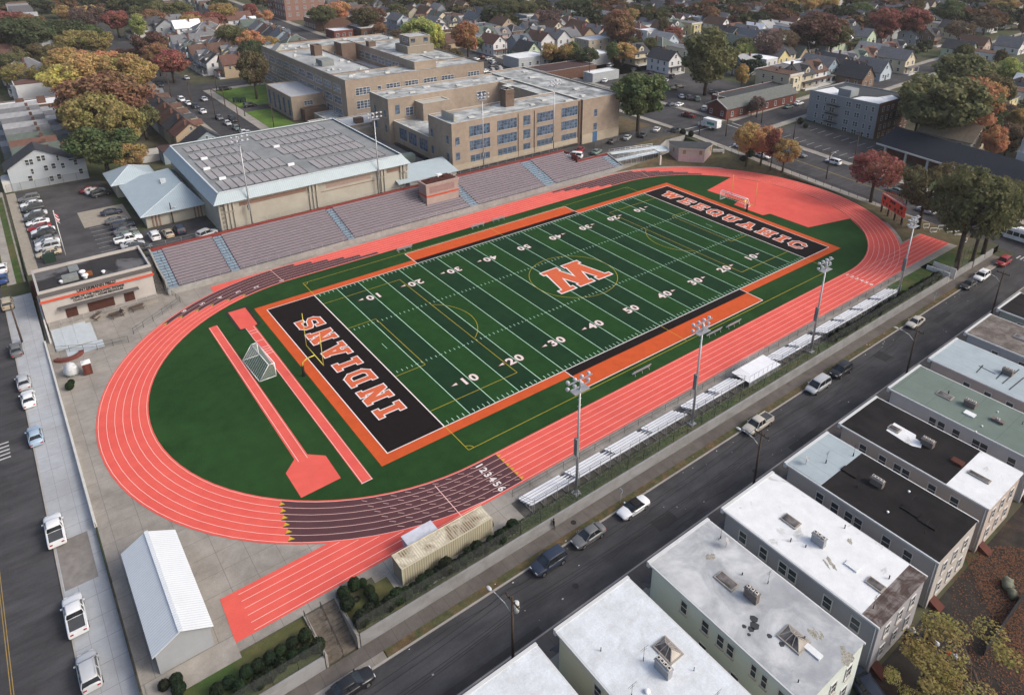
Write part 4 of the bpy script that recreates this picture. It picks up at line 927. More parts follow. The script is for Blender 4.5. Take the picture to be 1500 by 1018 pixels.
for o0, z0, z1 in ((0, 1.4, 2.9), (1.8, 1.4, 2.9), (4., 2.9, 3.4)):
    for h in (.55, 1.): b.tube((A[0]+.3*o0, A[1]+o0, z0+h), (B_[0]+.3*o0, B_[1]+o0, z1+h), .04)
    for k in range(9): x, y = A[0]+.3*o0+13.4*k/8, A[1]+o0-4.8*k/8; z = z0+(z1-z0)*k/8; b.tube((x, y, z+1), (x, y, 0), .035)
b.build('railing', [ALU], rp)
b = MB(); b.box(111.5, 61.8, 0, 112, 62.2, 3.0); b.box(131.4, 54.6, 0, 131.9, 55, 3.1); b.prism([(128.8, 56.4), (131.6, 54.4), (131.8, 54.7), (129., 56.8)], 2.3, 3.1); b.build('white_post', [M('white_wall_paint', (.55, .54, .52))], rp)
# ================================================================== flat-roofed town houses on the near street
def siding(name, col): return MJ(name, col, [(2, .22, .03)], tuple(c*.72 for c in col), var=.07, scale=.5, fine=.04)
WR = M('white_roof_coating', (.66, .685, .7), var=.09, scale=.9, col2=(.42, .42, .4), s2=.35, amt2=.8, lo2=.6, hi2=.68, fine=.07)
WR2 = MJ('white_roof_sheets', (.6, .645, .68), [(0, 1.0, .05), (1, 2.6, .05)], (.56, .59, .61), var=.1, scale=1.6, col2=(.5, .53, .55), s2=.6, amt2=.8, fine=.1)
GR = M('silver_roof_coating', (.32, .34, .36), var=.18, scale=.5, col2=(.5, .52, .53), s2=.22, amt2=.9, fine=.06)
BKR = M('black_roof_felt', (.0135, .0128, .0135), var=.3, scale=.6, col2=(.026, .024, .025), s2=.3, fine=.15, stretch=(1, .25, 1))
GNR = MJ('green_grey_roof', (.13, .17, .15), [(1, 4.6, .07), (0, 4.4, .04)], (.1, .13, .115), var=.1, scale=.4, col2=(.16, .2, .18), s2=.1)
BLR = MJ('pale_blue_roof', (.33, .39, .42), [(0, 2.2, .05)], (.25, .29, .31), var=.1, scale=.5)
GVR = M('gravel_roof', (.11, .095, .085), var=.3, scale=1.5, fine=.3, col2=(.2, .18, .165), s2=.6, amt2=.8)
RUSTR = M('brown_tin_roof', (.075, .055, .05), var=.4, scale=1., stretch=(.4, 5, 1), col2=(.25, .23, .22), s2=.6, amt2=.8)
TRIM = M('white_trim', (.52, .54, .55), var=.06)
ZR = 5.4; FY, BY = -38.6, -57.2
def skylight(par, x, y, w, d, style='flat', z=ZR):
    b = MB(); b.box(x-w/2-.15, y-d/2-.15, z-.05, x+w/2+.15, y+d/2+.15, z+.28, 0)
    if style == 'flat': b.box(x-w/2, y-d/2, z+.28, x+w/2, y+d/2, z+.33, 1)
    else:
        z0 = z+.28; zt = z+.85; r0, r1 = (x, y-d*.18, zt), (x, y+d*.18, zt); c = [(x-w/2, y-d/2, z0), (x+w/2, y-d/2, z0), (x+w/2, y+d/2, z0), (x-w/2, y+d/2, z0)]
        b.poly([c[0], c[1], r0], 1); b.poly([c[1], c[2], r1, r0], 1); b.poly([c[2], c[3], r1], 1); b.poly([c[3], c[0], r0, r1], 1)
        for q, r in ((c[0], r0), (c[1], r0), (c[2], r1), (c[3], r1), (r0, r1)): b.bar(q, (r[0], r[1], r[2]+.02), .08, .08, 0)
        for f in (.33, .66):
            for s in (-1, 1): b.bar((x+s*w/2, y-d/2+d*f, z0+.02), (x, y-d*.18+d*.36*f, zt+.02), .06, .06, 0)
    return b.build('skylight', [M('skylight_frame', (.3, .28, .25), var=.2), glass_mat('skylight_glass', (.09, .08, .075), .25, .5)], par)
def chimney(par, x, y, w, d, h, n=3, mat=None, z=ZR):
    b = MB(); b.box(x-w/2, y-d/2, z-.1, x+w/2, y+d/2, z+h, 0); b.box(x-w/2-.06, y-d/2-.06, z+h, x+w/2+.06, y+d/2+.06, z+h+.1, 0)
    for i in range(n):
        c = y-d/2+d*(i+.5)/n; b.box(x-.18, c-.16, z+h+.1, x+.18, c+.16, z+h+.3, 1); b.box(x-.1, c-.1, z+h+.301, x+.1, c+.1, z+h+.303, 2)
    return b.build('chimney', [mat or M('old_brick_chimney', (.16, .14, .13), var=.25, scale=3), M('flue_pot', (.5, .48, .45)), M('soot', (.01, .01, .01))], par)
def townhouse(x0, x1, wall, roof, label, wins_w=(), wins_e=(), wins_n=True, front=None, rear=None, zr=ZR, by=BY):
    t = T('town_house', label, 'row house', (x0, by, CH), group=None)
    b = MB(); walls(b, x0, by, x1, FY, CH-.3, zr); b.rect(x0, by, x1, FY, zr)
    b.build('wall', [siding(wall[0], wall[1])], t)
    b = MB(); fy = FY+.25; y_a = fy if not front else front[0]; y_b = by if not rear else rear[0]
    b.box(x0-.12, y_b, zr+.004, x1+.12, y_a, zr+.12, 0)
    if front: b.box(x0-.12, front[0]+.003, zr+.004, x1+.12, fy, zr+.14, 1)
    if rear: b.box(x0-.12, by-.15, zr+.004, x1+.12, rear[0]-.003, zr+.1, 2)
    b.build('roof', [roof, front[1] if front else roof, rear[1] if rear else roof], t)
    b = MB(); 
    for a in ((x0-.3, by-.1, x0-.12, fy), (x1+.12, by-.1, x1+.3, fy)): b.box(a[0], a[1], zr-.12, a[2], a[3], zr+.1)
    b.box(x0-.3, fy, zr-.5, x1+.3, fy+.35, zr+.2); b.build('roof_trim', [TRIM], t)
    for y, z, w in wins_w: win(t, (x0, y, z), w, 1.55, 'W', 1, 2)
    for y, z, w in wins_e: win(t, (x1, y, z), w, 1.55, 'E', 1, 2)
    for z in (3.4, .4):
        for f in (.22, .5, .78): win(t, (x0+(x1-x0)*f, by, z), .95 if f != .5 or z > 1 else .9, 1.5, 'S', 1, 2)
        for f in (.2, .5, .8): win(t, (x0+(x1-x0)*f, FY, z), 1., 1.6, 'N', 1, 2)
    b = MB(); b.prism([(x0+.6, by-1.3), (x0+1.8, by-1.3), (x0+1.8, by-.01), (x0+.6, by-.01)], CH-.05, lambda x, y: CH+(.15 if y < by-1 else .8)); b.build('cellar_hatch', [M('red_brown_hatch', (.09, .035, .028), var=.2)], t)
    b = MB(); b.poly([(x0-.1, FY+.25, 2.4), (x0-.1, FY+1.3, 1.75), (x0+2.2, FY+1.3, 1.75), (x0+2.2, FY+.25, 2.4)][::-1]); b.box(x0-.1, FY+1.2, 1.6, x0+2.2, FY+1.3, 1.74); b.build('porch_roof', [M('awning_shingle', (.08, .075, .08))], t)
    b = MB(); b.box(x0+.1, FY, CH, x0+2., FY+1.6, CH+.7); b.box(x0+.3, FY+1.6, CH, x0+1.8, FY+2.1, CH+.35); b.build('stoop', [CONC], t)
    b = MB(); b.tube((x0-.08, by+.25, CH), (x0-.08, by+.25, zr-.1), .05, 5); b.tube((x1+.08, by+.25, CH), (x1+.08, by+.25, zr-.1), .05, 5); b.build('downpipe', [TRIM], t)
    return t
def stains(par, spec, z=ZR+.128):
    for px, py, L, w, a in spec:
        x, y = G(px, py, z); b = MB(); rg = random.Random(px); n = 14
        for s in range(5):
            cx, cy, l, ww = x+rg.uniform(-.4, .4)*L, y+rg.uniform(-.3, .3)*L, L*rg.uniform(.25, .6), w*rg.uniform(.3, .8); aa = a+rg.uniform(-.5, .5)
            b.flat([(cx+l*math.cos(i*6.283/n)*math.cos(aa)*rg.uniform(.6, 1)-ww*math.sin(i*6.283/n)*math.sin(aa), cy+l*math.cos(i*6.283/n)*math.sin(aa)*rg.uniform(.6, 1)+ww*math.sin(i*6.283/n)*math.cos(aa)) for i in range(n)], z+s*.0015)
        b.build('grime_patch', [M('roof_grime', (.3, .29, .25), var=.5, scale=4, fine=.4)], par)
def roofbits(par, x0, x1, n, seed):
    rg = random.Random(seed)
    for k in range(n):
        x, y = rg.uniform(x0+.8, x1-.8), rg.uniform(-56, -40); b = MB(); h = rg.uniform(.3, .7); b.tube((x, y, ZR), (x, y, ZR+h), rg.uniform(.04, .08), 6)
        if rg.random() < .3: b.tube((x, y, ZR), (x, y, ZR+2.), .015, 4); b.bar((x-.5, y, ZR+1.9), (x+.5, y, ZR+1.9), .02, .02); b.bar((x-.3, y, ZR+1.6), (x+.3, y, ZR+1.6), .02, .02)
        b.build('roof_pipe', [DMETAL], par)
def dish(x, y, z, par, a=.6):
    b = MB(); b.tube((x, y, z), (x, y, z+.9), .03)
    n = 12; c = Vector((x, y, z+1.)); d = Vector((math.sin(a), -math.cos(a), .6)).normalized(); u = d.orthogonal().normalized(); v = d.cross(u)
    R1 = [tuple(c+u*.42*math.cos(i*2*math.pi/n)+v*.42*math.sin(i*2*math.pi/n)+d*.1) for i in range(n)]; R0 = [tuple(c+u*.05*math.cos(i*2*math.pi/n)+v*.05*math.sin(i*2*math.pi/n)) for i in range(n)]
    b.loft([R0, R1]); b.tube(c, tuple(c+d*.5), .015); b.build('satellite_dish', [M('dish_grey', (.3, .3, .31))], par)
WW = lambda ys, z=3.5, w=.95: [(y, z, w) for y in ys]
t = townhouse(-22.2, -12.9, ('cream_siding', (.5, .5, .45)), WR2, 'leftmost town house at the bottom edge, with bare white roof and one round vent', wins_e=WW((-44, -50)))
roof_vent(-17.9, -43.4, ZR, .9, t); chimney(t, -16.5, -49.5, .6, 1.6, 1.2)
t = townhouse(-10.1, -.7, ('pale_yellow_siding', (.58, .59, .46)), WR2, 'town house with white sheet roof, pyramid skylight and grey three-flue chimney, pale yellow side wall', wins_w=WW((-44.2, -50.5))+WW((-47.,), .2), wins_e=WW((-42, -45, -49, -53)))
roofbits(t, -10.1, -.7, 5, 1); x, y = G(978, 954, ZR); skylight(t, x, y, 1.5, 2.1, 'pyr'); x, y = G(971, 985, ZR); chimney(t, x, y, .6, 1.7, 1.1, 4, M('grey_chimney', (.3, .31, .33), var=.1)); x, y = G(948, 1015, ZR); roof_vent(x, y, ZR, .5, t)
t = townhouse(2.8, 12.1, ('pale_mint_siding', (.56, .62, .595)), GR, 'town house with patchy silver-grey roof, black pyramid skylight and pale mint side wall', wins_w=[(-43.2, 3.6, .8), (-46, 3.6, .85), (-47.9, 3.6, .8), (-49.1, 3.6, .8), (-51.8, 3.7, .6), (-53., 3.6, .6), (-55., 3.6, 1.)]+WW((-46, -50), .3), wins_e=WW((-43, -47, -50)))
roofbits(t, 2.8, 12.1, 6, 2); stains(t, [(1240, 962, 1.6, .6, .3), (1197, 930, 1.3, .3, 1.4), (1040, 815, 1.2, .5, .3)]); x, y = G(1064, 853, ZR); skylight(t, x, y, 1., 2.); x, y = G(1162, 938, ZR); skylight(t, x, y, 1.7, 2.2, 'pyr'); x, y = G(1100, 878, ZR); chimney(t, x, y, .6, 1.5, 1.2, 3)
x, y = G(1063, 802, ZR); dish(x, y, ZR, t); b = MB(); x, y = G(1187, 953, ZR); b.box(x-.35, y-1.1, ZR+.12, x+.35, y+1.1, ZR+.3); b.build('hatch_cover', [WR], t)
for px, py, r in ((1104, 906, .45), (1105, 916, .5), (1100, 921, .35), (1127, 931, .28), (1090, 917, .25), (1145, 943, .3), (1097, 929, .2)):
    x, y = G(px, py, ZR+.12); b = MB(); b.flat([(x+r*math.cos(k*1.05+r)*(.8+.3*(k % 2)), y+r*math.sin(k*1.05+r)) for k in range(6)], ZR+.13); b.build('tar_patch', [M('tar', (.05, .055, .06))], t)
t = townhouse(15.1, 24.4, ('slate_grey_siding', (.3, .3, .325)), WR, 'town house with bright white roof ending in a rusty brown strip, dark grey side wall', wins_w=WW((-41.2, -44., -46.5, -47.7, -51.9, -55.)), wins_e=WW((-43, -47)), rear=(-55.4, RUSTR))
roofbits(t, 15.1, 24.4, 5, 3); stains(t, [(1216, 826, 1.5, .3, 1.), (1246, 793, .8, .2, 1.)]); x, y = G(1158, 765, ZR); skylight(t, x, y, 1., 1.7); x, y = G(1198, 797, ZR); chimney(t, x, y, .6, 1.5, 1.15, 3, M('grey_chimney')); x, y = G(1282, 858, ZR); skylight(t, x, y, .8, 1.5)
b = MB(); x, y = G(1248, 831, ZR); b.box(x-.4, y-.7, ZR+.12, x+.4, y+.7, ZR+.3); b.build('hatch_cover', [WR], t)
t = townhouse(27.5, 36.6, ('warm_grey_siding', (.41, .39, .37)), BKR, 'town house with black felt roof and a light blue-grey strip at its street end', wins_w=WW((-43.2, -45.2, -47, -48.2, -51.6, -54.1)), wins_e=WW((-43, -47, -51)), front=(-43.1, BLR))
roofbits(t, 27.5, 36.6, 5, 4); x, y = G(1284, 711, ZR); chimney(t, x, y, .7, 1.5, .9, 4); 
b = MB()
for px, py in ((1245, 693), (1334, 750), (1359, 768)): x, y = G(px, py, ZR); b.box(x-.5, y-1, ZR+.12, x+.5, y+1, ZR+.3)
b.build('hatch_cover', [BKR], t)
x, y = G(1180, 681, ZR); dish(x, y, ZR, t); x, y = G(1331, 722, ZR); roof_vent(x, y, ZR+.1, .3, t); x, y = G(1300, 752, ZR); roof_vent(x, y, ZR+.1, .3, t)
t = townhouse(39.9, 49.2, ('taupe_siding', (.43, .375, .34)), BKR, 'town house with black roof, white patch round a skylight and white rear third', wins_w=WW((-41.8, -44.5, -46.5, -47.6, -50.9, -53.6)), wins_e=WW((-44, -48, -52)), rear=(-52.3, WR))
b = MB(); Pq = [G(px, py, ZR+.12) for px, py in ((1298, 630), (1310, 619), (1342, 637), (1341, 642), (1351, 648), (1349, 656), (1336, 653), (1326, 648))]; b.flat([Pq[0], Pq[1], Pq[2], Pq[3], Pq[6], Pq[7]], ZR+.128); b.flat([Pq[3], Pq[4], Pq[5], Pq[6]], ZR+.128); b.build('white_roof_patch', [WR], t)
x, y = G(1310, 629, ZR+.1); skylight(t, x, y, .8, 1.2); x, y = G(1358, 653, ZR); chimney(t, x, y, .8, 1.5, .9, 3); x, y = G(1434, 700, ZR); skylight(t, x, y, .5, 2.2); x, y = G(1402, 679, ZR); 
b = MB(); b.box(x-.5, y-.7, ZR+.1, x+.5, y+.7, ZR+.45); b.build('brick_curb', [M('red_brown_hatch')], t)
t = townhouse(53., 62., ('light_grey_siding', (.5, .5, .51)), GNR, 'town house with grey-green roof and a row of small vents', wins_w=WW((-44.8, -46, -48, -50.6, -51.6, -55)), wins_e=WW((-43, -48)))
roofbits(t, 53., 62., 6, 5); x, y = G(1384, 581, ZR); skylight(t, x, y, 1., 1.8); x, y = G(1420, 596, ZR); chimney(t, x, y, .8, 1.5, .9, 3); x, y = G(1461, 619, ZR); chimney(t, x, y, .6, 1.5, .4, 1)
b = MB(); x, y = G(1420, 608, ZR); b.box(x-.5, y-.7, ZR+.12, x+.5, y+.7, ZR+.3); b.build('hatch_cover', [WR], t)
for px, py in ((1461, 605), (1438, 626), (1429, 634)): x, y = G(px, py, ZR); roof_vent(x, y, ZR+.1, .25, t)
t = townhouse(65.4, 74.4, ('pinkish_siding', (.45, .38, .35)), BLR, 'town house with pale blue roof streaked by black seams', wins_w=WW((-44, -47, -50)), wins_e=WW((-44, -48)))
b = MB()
for q in (((1459, 555), (1471, 543)), ((1468, 562), (1493, 541)), ((1478, 571), (1500, 553)), ((1430, 546), (1440, 535)), ((1434, 536), (1458, 548))):
    a, c = G(*q[0], ZR+.12), G(*q[1], ZR+.12); b.bar((*a, ZR+.135), (*c, ZR+.135), .16, .02)
b.build('tar_seam', [M('tar')], t); x, y = G(1475, 549, ZR); chimney(t, x, y, .9, 1.4, .9, 3)
t = townhouse(77.9, 87.2, ('sky_grey_siding', (.36, .4, .44)), GVR, 'town house with mottled brown gravel roof and pale blue-grey wall', wins_w=WW((-43, -47, -50)), wins_e=WW((-43,)))
x, y = G(1497, 497, ZR); skylight(t, x, y, 1.2, 2.)
t = townhouse(90.6, 99.8, ('faded_green_siding', (.3, .32, .28)), BKR, 'small-windowed town house with very dark roof and faded green wall near the right edge', wins_w=WW((-42, -45)), wins_e=WW((-43,)))
t = townhouse(103.2, 112.4, ('buff_siding', (.33, .29, .24)), M('dark_red_roofing'), 'last town house before the corner, with dark roof and buff wall', wins_w=WW((-42, -45)), wins_e=WW((-43,)))
# ================================================================== detached houses (prototypes)
HWALL = MJ('house_siding', (1, 1, 1), [(2, .25, .035)], (.5, .5, .5), var=.06, scale=.5, fine=.04, obj=True, jamt=.5)
HROOF = M('shingle_roof', rough=.95, var=.2, scale=.9, obj=True, fine=.15)
HTRIM = M('house_trim', (.5, .5, .49), var=.05)
def gable_roof(mb, x0, y0, x1, y1, ze, zr, axis='y', oh=.45, th=.18):
    """pitched roof slabs; ridge along axis"""
    def q(pts): mb.poly(pts); 
    if axis == 'y':
        xm = (x0+x1)/2; s = (zr-ze)/(xm-x0); zl = ze-oh*s
        for sx, xe in ((1, x0-oh), (-1, x1+oh)):
            P = [(xe, y0-oh, zl), (xm, y0-oh, zr), (xm, y1+oh, zr), (xe, y1+oh, zl)]
            U = [(x, y, z+th) for x, y, z in P]
            if sx > 0: P, U = P[::-1], U[::-1]
            else: pass
            k = [P[::-1], U]; mb.poly(U if sx < 0 else U); mb.poly(P[::-1])
            for i in range(4): mb.poly([P[i], P[(i+1) % 4], U[(i+1) % 4], U[i]])
    else:
        ym = (y0+y1)/2; s = (zr-ze)/(ym-y0); zl = ze-oh*s
        for sy, ye in ((1, y0-oh), (-1, y1+oh)):
            P = [(x0-oh, ye, zl), (x1+oh, ye, zl), (x1+oh, ym, zr), (x0-oh, ym, zr)]
            if sy < 0: P = P[::-1]
            U = [(x, y, z+th) for x, y, z in P]; mb.poly(U); mb.poly(P[::-1])
            for i in range(4): mb.poly([P[i], P[(i+1) % 4], U[(i+1) % 4], U[i]])
def gable_walls(mb, x0, y0, x1, y1, z0, ze, zr, axis='y'):
    walls(mb, x0, y0, x1, y1, z0, ze)
    if axis == 'y':
        xm = (x0+x1)/2
        for y in (y0, y1): mb.poly([(x0, y, ze), (x1, y, ze), (xm, y, zr)])
    else:
        ym = (y0+y1)/2
        for x in (x0, x1): mb.poly([(x, y0, ze), (x, y1, ze), (x, ym, zr)])
def hchim(t, x, y, z0, z1): b = MB(); b.box(x-.35, y-.35, z0, x+.35, y+.35, z1); b.box(x-.42, y-.42, z1-.25, x+.42, y+.42, z1-.1); b.build('chimney', [M('house_chimney', (.13, .075, .06), var=.2)], t, world=False)
def wrel(t, x, y, z, w, h, f): win(t, (x, y, z), w, h, f, 1, 2, sill=False, rel=True)
HP = []
def hproto(kind, w, d):
    t = T('house', 'house', 'house'); h = w/2
    if kind == 'gable':        # gable end to the street, dormer, porch
        ze, zr = 5.8, 5.8+w*.42; b = MB(); gable_walls(b, -h, 0, h, d, -.5, ze, zr); b.build('wall', [HWALL], t, world=False)
        b = MB(); gable_roof(b, -h, 0, h, d, ze, zr); b.build('roof', [HROOF], t, world=False)
        b = MB(); b.box(-h, -2.2, 2.7, h, -.01, 2.95); b.build('porch_roof', [HROOF], t, world=False)
        b = MB(); b.box(-h, -2.2, -.4, h, -.01, .5); [b.box(x-.1, -2.15, .5, x+.1, -1.95, 2.7) for x in (-h+.2, 0, h-.2)]; b.build('porch', [HTRIM], t, world=False)
        for x, z in ((-h*.5, 4.3), (h*.5, 4.3), (0, 7.)): wrel(t, x, 0, z, .9, 1.4, 'S')
        wrel(t, h*.45, 0, 1.6, 1., 1.6, 'S')
        for y in (2.5, 6, 9.5):
            if y < d: [wrel(t, -h, y, z, .9, 1.4, 'W') for z in (1.6, 4.3)]; wrel(t, h, y, 4.3, .9, 1.4, 'E')
        [wrel(t, x, d, z, .9, 1.4, 'N') for x in (-h*.5, h*.5) for z in (1.6, 4.3)]
        b = MB(); b.box(-h*.55-.5, -.06, .5, -h*.55+.5, -.01, 2.5); b.build('door', [M('house_door', (.12, .07, .05))], t, world=False); hchim(t, 1., d*.6, ze, zr+1.)
    elif kind == 'dormer':     # ridge parallel to the street with a gabled dormer
        ze, zr = 5.2, 5.2+d*.36; b = MB(); gable_walls(b, -h, 0, h, d, -.5, ze, zr, 'x'); gable_walls(b, -1.4, .6, 1.4, d*.5, ze, 7.3, 8.4); b.build('wall', [HWALL], t, world=False)
        b = MB(); gable_roof(b, -h, 0, h, d, ze, zr, 'x'); gable_roof(b, -1.4, .6, 1.4, d*.5, 7.3, 8.4, oh=.25, th=.12); b.build('roof', [HROOF], t, world=False)
        b = MB(); b.box(-h, -2.1, 2.6, h, -.01, 2.85); b.build('porch_roof', [HROOF], t, world=False)
        b = MB(); b.box(-h, -2.1, -.4, h, -.01, .5); [b.box(x-.1, -2.05, .5, x+.1, -1.85, 2.6) for x in (-h+.2, h-.2)]; b.build('porch', [HTRIM], t, world=False)
        for x in (-h*.55, h*.55): wrel(t, x, 0, 4.2, 1., 1.4, 'S'); wrel(t, x, d, 4.2, .9, 1.4, 'N')
        wrel(t, 0, .6, 6.5, 1.3, 1., 'S'); wrel(t, h*.4, 0, 1.6, 1.2, 1.5, 'S')
        for y in (2.5, 6.5): [wrel(t, -h, y, z, .9, 1.4, 'W') for z in (1.6, 4.2)]; wrel(t, h, y, 4.2, .9, 1.4, 'E')
        wrel(t, -h, d/2, 7., .8, 1.1, 'W'); b = MB(); b.box(-h*.5-.5, -.06, .5, -h*.5+.5, -.01, 2.5); b.build('door', [M('house_door')], t, world=False); hchim(t, -h+1.4, d*.62, ze, zr+.9)
    elif kind == 'hip':
        ze, zr = 5.9, 8.9; b = MB(); walls(b, -h, 0, h, d, -.5, ze); b.build('wall', [HWALL], t, world=False)
        b = MB(); hip(b, -h-.5, -.5, h+.5, d+.5, ze+.1, zr, ((0, h), (0, d-h))); b.build('roof', [HROOF, HROOF, HTRIM], t, world=False)
        b = MB(); b.box(-h, -2.2, 2.7, h, -.01, 2.95); b.build('porch_roof', [HROOF], t, world=False)
        b = MB(); b.box(-h, -2.2, -.4, h, -.01, .5); [b.box(x-.12, -2.15, .5, x+.12, -1.9, 2.7) for x in (-h+.2, h-.2)]; b.build('porch', [HTRIM], t, world=False)
        for x in (-h*.5, h*.5): [wrel(t, x, 0, z, .95, 1.5, 'S') for z in (1.7, 4.4)]; wrel(t, x, d, 4.4, .9, 1.4, 'N')
        for y in (2.5, 6, 9.5): [wrel(t, -h, y, z, .9, 1.4, 'W') for z in (1.7, 4.4)]; wrel(t, h, y, 4.4, .9, 1.4, 'E')
        hchim(t, h*.5, d*.5, ze, zr+.7)
    elif kind == 'flat':
        ze = 6.6; b = MB(); walls(b, -h, 0, h, d, -.5, ze); b.build('wall', [HWALL], t, world=False)
        b = MB(); b.box(-h-.1, -.1, ze-.02, h+.1, d+.1, ze+.15); b.build('roof', [HROOF], t, world=False)
        b = MB(); b.box(-h-.3, -.45, ze-.5, h+.3, -.11, ze+.3); b.build('cornice', [HTRIM], t, world=False)
        b = MB(); b.prism([(-h*.8, -1.3), (0, -1.3), (0, -.01), (-h*.8, -.01)], -.4, 5.6); b.build('bay', [HWALL], t, world=False)
        for z in (1.7, 4.6): wrel(t, h*.5, 0, z, 1., 1.6, 'S'); wrel(t, -h*.4, -1.3, z, 1.2, 1.5, 'S'); [wrel(t, -h, y, z, .9, 1.4, 'W') for y in (3, 7, 11)]; [wrel(t, x, d, z, .9, 1.4, 'N') for x in (-h*.5, h*.5)]
        hchim(t, h*.5, d*.6, ze, ze+1.2)
    elif kind == 'cape':       # 1.5 storey, gable end forward, steep
        ze, zr = 3.6, 3.6+w*.5; b = MB(); gable_walls(b, -h, 0, h, d, -.5, ze, zr); b.build('wall', [HWALL], t, world=False)
        b = MB(); gable_roof(b, -h, 0, h, d, ze, zr); b.build('roof', [HROOF], t, world=False)
        for x in (-h*.45, h*.45): wrel(t, x, 0, 1.7, 1., 1.4, 'S'); wrel(t, x, d, 1.7, 1., 1.4, 'N')
        wrel(t, 0, 0, 5., 1., 1.3, 'S'); [wrel(t, -h, y, 1.7, .9, 1.3, 'W') for y in (2.5, 6)]; [wrel(t, h, y, 1.7, .9, 1.3, 'E') for y in (2.5, 6)]
        b = MB(); b.box(-.5, -.06, -.3, .5, -.01, 2.); b.build('door', [M('house_door')], t, world=False); hchim(t, .8, d*.5, zr-2, zr+.8)
    elif kind == 'row':        # attached, shallow gable across, flat rear part
        ze, zr = 5.9, 8.1; b = MB(); gable_walls(b, -h, 0, h, d*.7, -.5, ze, zr); walls(b, -h+.3, d*.7, h-.3, d, -.5, 5.2); b.build('wall', [HWALL], t, world=False)
        b = MB(); gable_roof(b, -h, 0, h, d*.7, ze, zr, oh=.1); b.box(-h+.2, d*.7+.12, 5.2, h-.2, d+.1, 5.35); b.build('roof', [HROOF], t, world=False)
        b = MB(); b.box(-h, -1.9, 2.6, h, -.01, 2.8); b.build('porch_roof', [HROOF], t, world=False)
        for x in (-h*.5, h*.5): wrel(t, x, 0, 4.4, .9, 1.4, 'S'); wrel(t, x*.8, d, 3.9, .8, 1.3, 'N'); wrel(t, x, 0, 1.5, .9, 1.4, 'S')
        hchim(t, h-.6, d*.5, ze-.2, zr+.3)
    proto_done(t); HP.append(t); return t
PR = {k: hproto(k, w, d) for k, w, d in (('gable', 7.8, 12.5), ('dormer', 8.6, 9.5), ('hip', 8.4, 11.5), ('flat', 8.2, 14), ('cape', 8.2, 11), ('row', 6.6, 15))}
WCN = {'white': (.5, .51, .52), 'cream': (.44, .4, .3), 'grey': (.26, .28, .3), 'blue-grey': (.2, .26, .31), 'tan': (.34, .27, .19), 'pale green': (.33, .4, .3), 'yellow': (.45, .4, .22), 'brown': (.16, .11, .08), 'red': (.2, .035, .04), 'pink-beige': (.38, .29, .25), 'pale blue': (.36, .43, .5)}
RCN = {'charcoal': (.05, .052, .058), 'grey': (.12, .125, .135), 'brown': (.085, .055, .045), 'red-brown': (.105, .06, .05), 'light grey': (.23, .24, .25), 'blue-grey': (.075, .09, .11), 'green-grey': (.08, .1, .09), 'white': (.62, .65, .68), 'tan': (.2, .16, .12)}
HOUSES = []
KW = {'gable': 'gable-fronted', 'dormer': 'dormered', 'hip': 'hip-roofed', 'flat': 'flat-roofed', 'cape': 'steep-gabled', 'row': 'attached'}
def house(kind, x, y, rz, wc, rc, extra, s=1., group=None, z=None, label=None):
    w, r = WCN[wc], RCN[rc]; j = rnd.uniform(.88, 1.1)
    w = tuple(min(.75, c*j*1.25) for c in w); r = tuple(c*1.2 for c in r)
    if z is None: z = H(x, y)
    cols = {'*': (1, 1, 1), 'wall': w, 'roof': r, 'porch_roof': r, 'bay': w}
    lab = label or ('%s %s house, %s roof, %s' % (wc, KW[kind], rc, extra)); lab = lab if len(lab.split()) <= 16 else '%s %s house %s' % (wc, KW[kind], extra)
    o = clone(PR[kind], (x, y, z), rz, lab, group, (s, s, s), cols); HOUSES.append((x, y, rz, 7*s)); return o
ORD = ['first', 'second', 'third', 'fourth', 'fifth', 'sixth', 'seventh', 'eighth', 'ninth', 'tenth', 'eleventh', 'twelfth', 'thirteenth', 'fourteenth', 'fifteenth', 'sixteenth', 'seventeenth', 'eighteenth', 'nineteenth', 'twentieth']
# left row of attached houses along the west street, nearest first
lr = [('white', 'charcoal'), ('grey', 'green-grey'), ('cream', 'red-brown'), ('white', 'green-grey'), ('grey', 'grey'), ('white', 'light grey'), ('pink-beige', 'grey'), ('white', 'light grey'), ('grey', 'grey'), ('cream', 'light grey')]
# the big gabled white one nearest the car park
big = T('gabled_house', 'big white house with charcoal gable roof facing the left car park', 'house', (-41.4, 139.4, 3.4))
b = MB(); ZG = 3.4; xm = -34.6
b.poly([(-41.6, 139.4, 9.0), (-24.8, 139.4, 9), (-28.4, 139.4, 9.6), (-34.8, 139.4, 13.2), (-41.6, 139.4, 9.2)])
walls(b, -41.6, 139.4, -24.8, 146.5, 3, 9.); b.poly([(-41.6, 146.5, 9), (-28.4, 146.5, 9), (-34.8, 146.5, 13.2)]); b.build('wall', [siding('white_house_siding', (.4, .44, .48))], big)
b = MB(); 
def slab(mb, A, B_, C_, D, th=.2, mi=0):
    U = [A, B_, C_, D]; L = [(x, y, z-th) for x, y, z in U]; mb.poly(U, mi); mb.poly(L[::-1], mi)
    for i in range(4): mb.poly([L[i], L[(i+1) % 4], U[(i+1) % 4], U[i]], mi)
slab(b, (-42.3, 139., 9.0), (-34.8, 139., 13.5), (-34.8, 146.6, 13.5), (-42.3, 146.6, 9.0)); slab(b, (-34.8, 139., 13.5), (-28., 139., 9.7), (-28., 146.6, 9.7), (-34.8, 146.6, 13.5)); b.box(-28.3, 139.1, 9.0, -24.6, 146.6, 9.25); b.build('roof', [M('charcoal_shingles', (.05, .053, .06), var=.2, scale=2)], big)
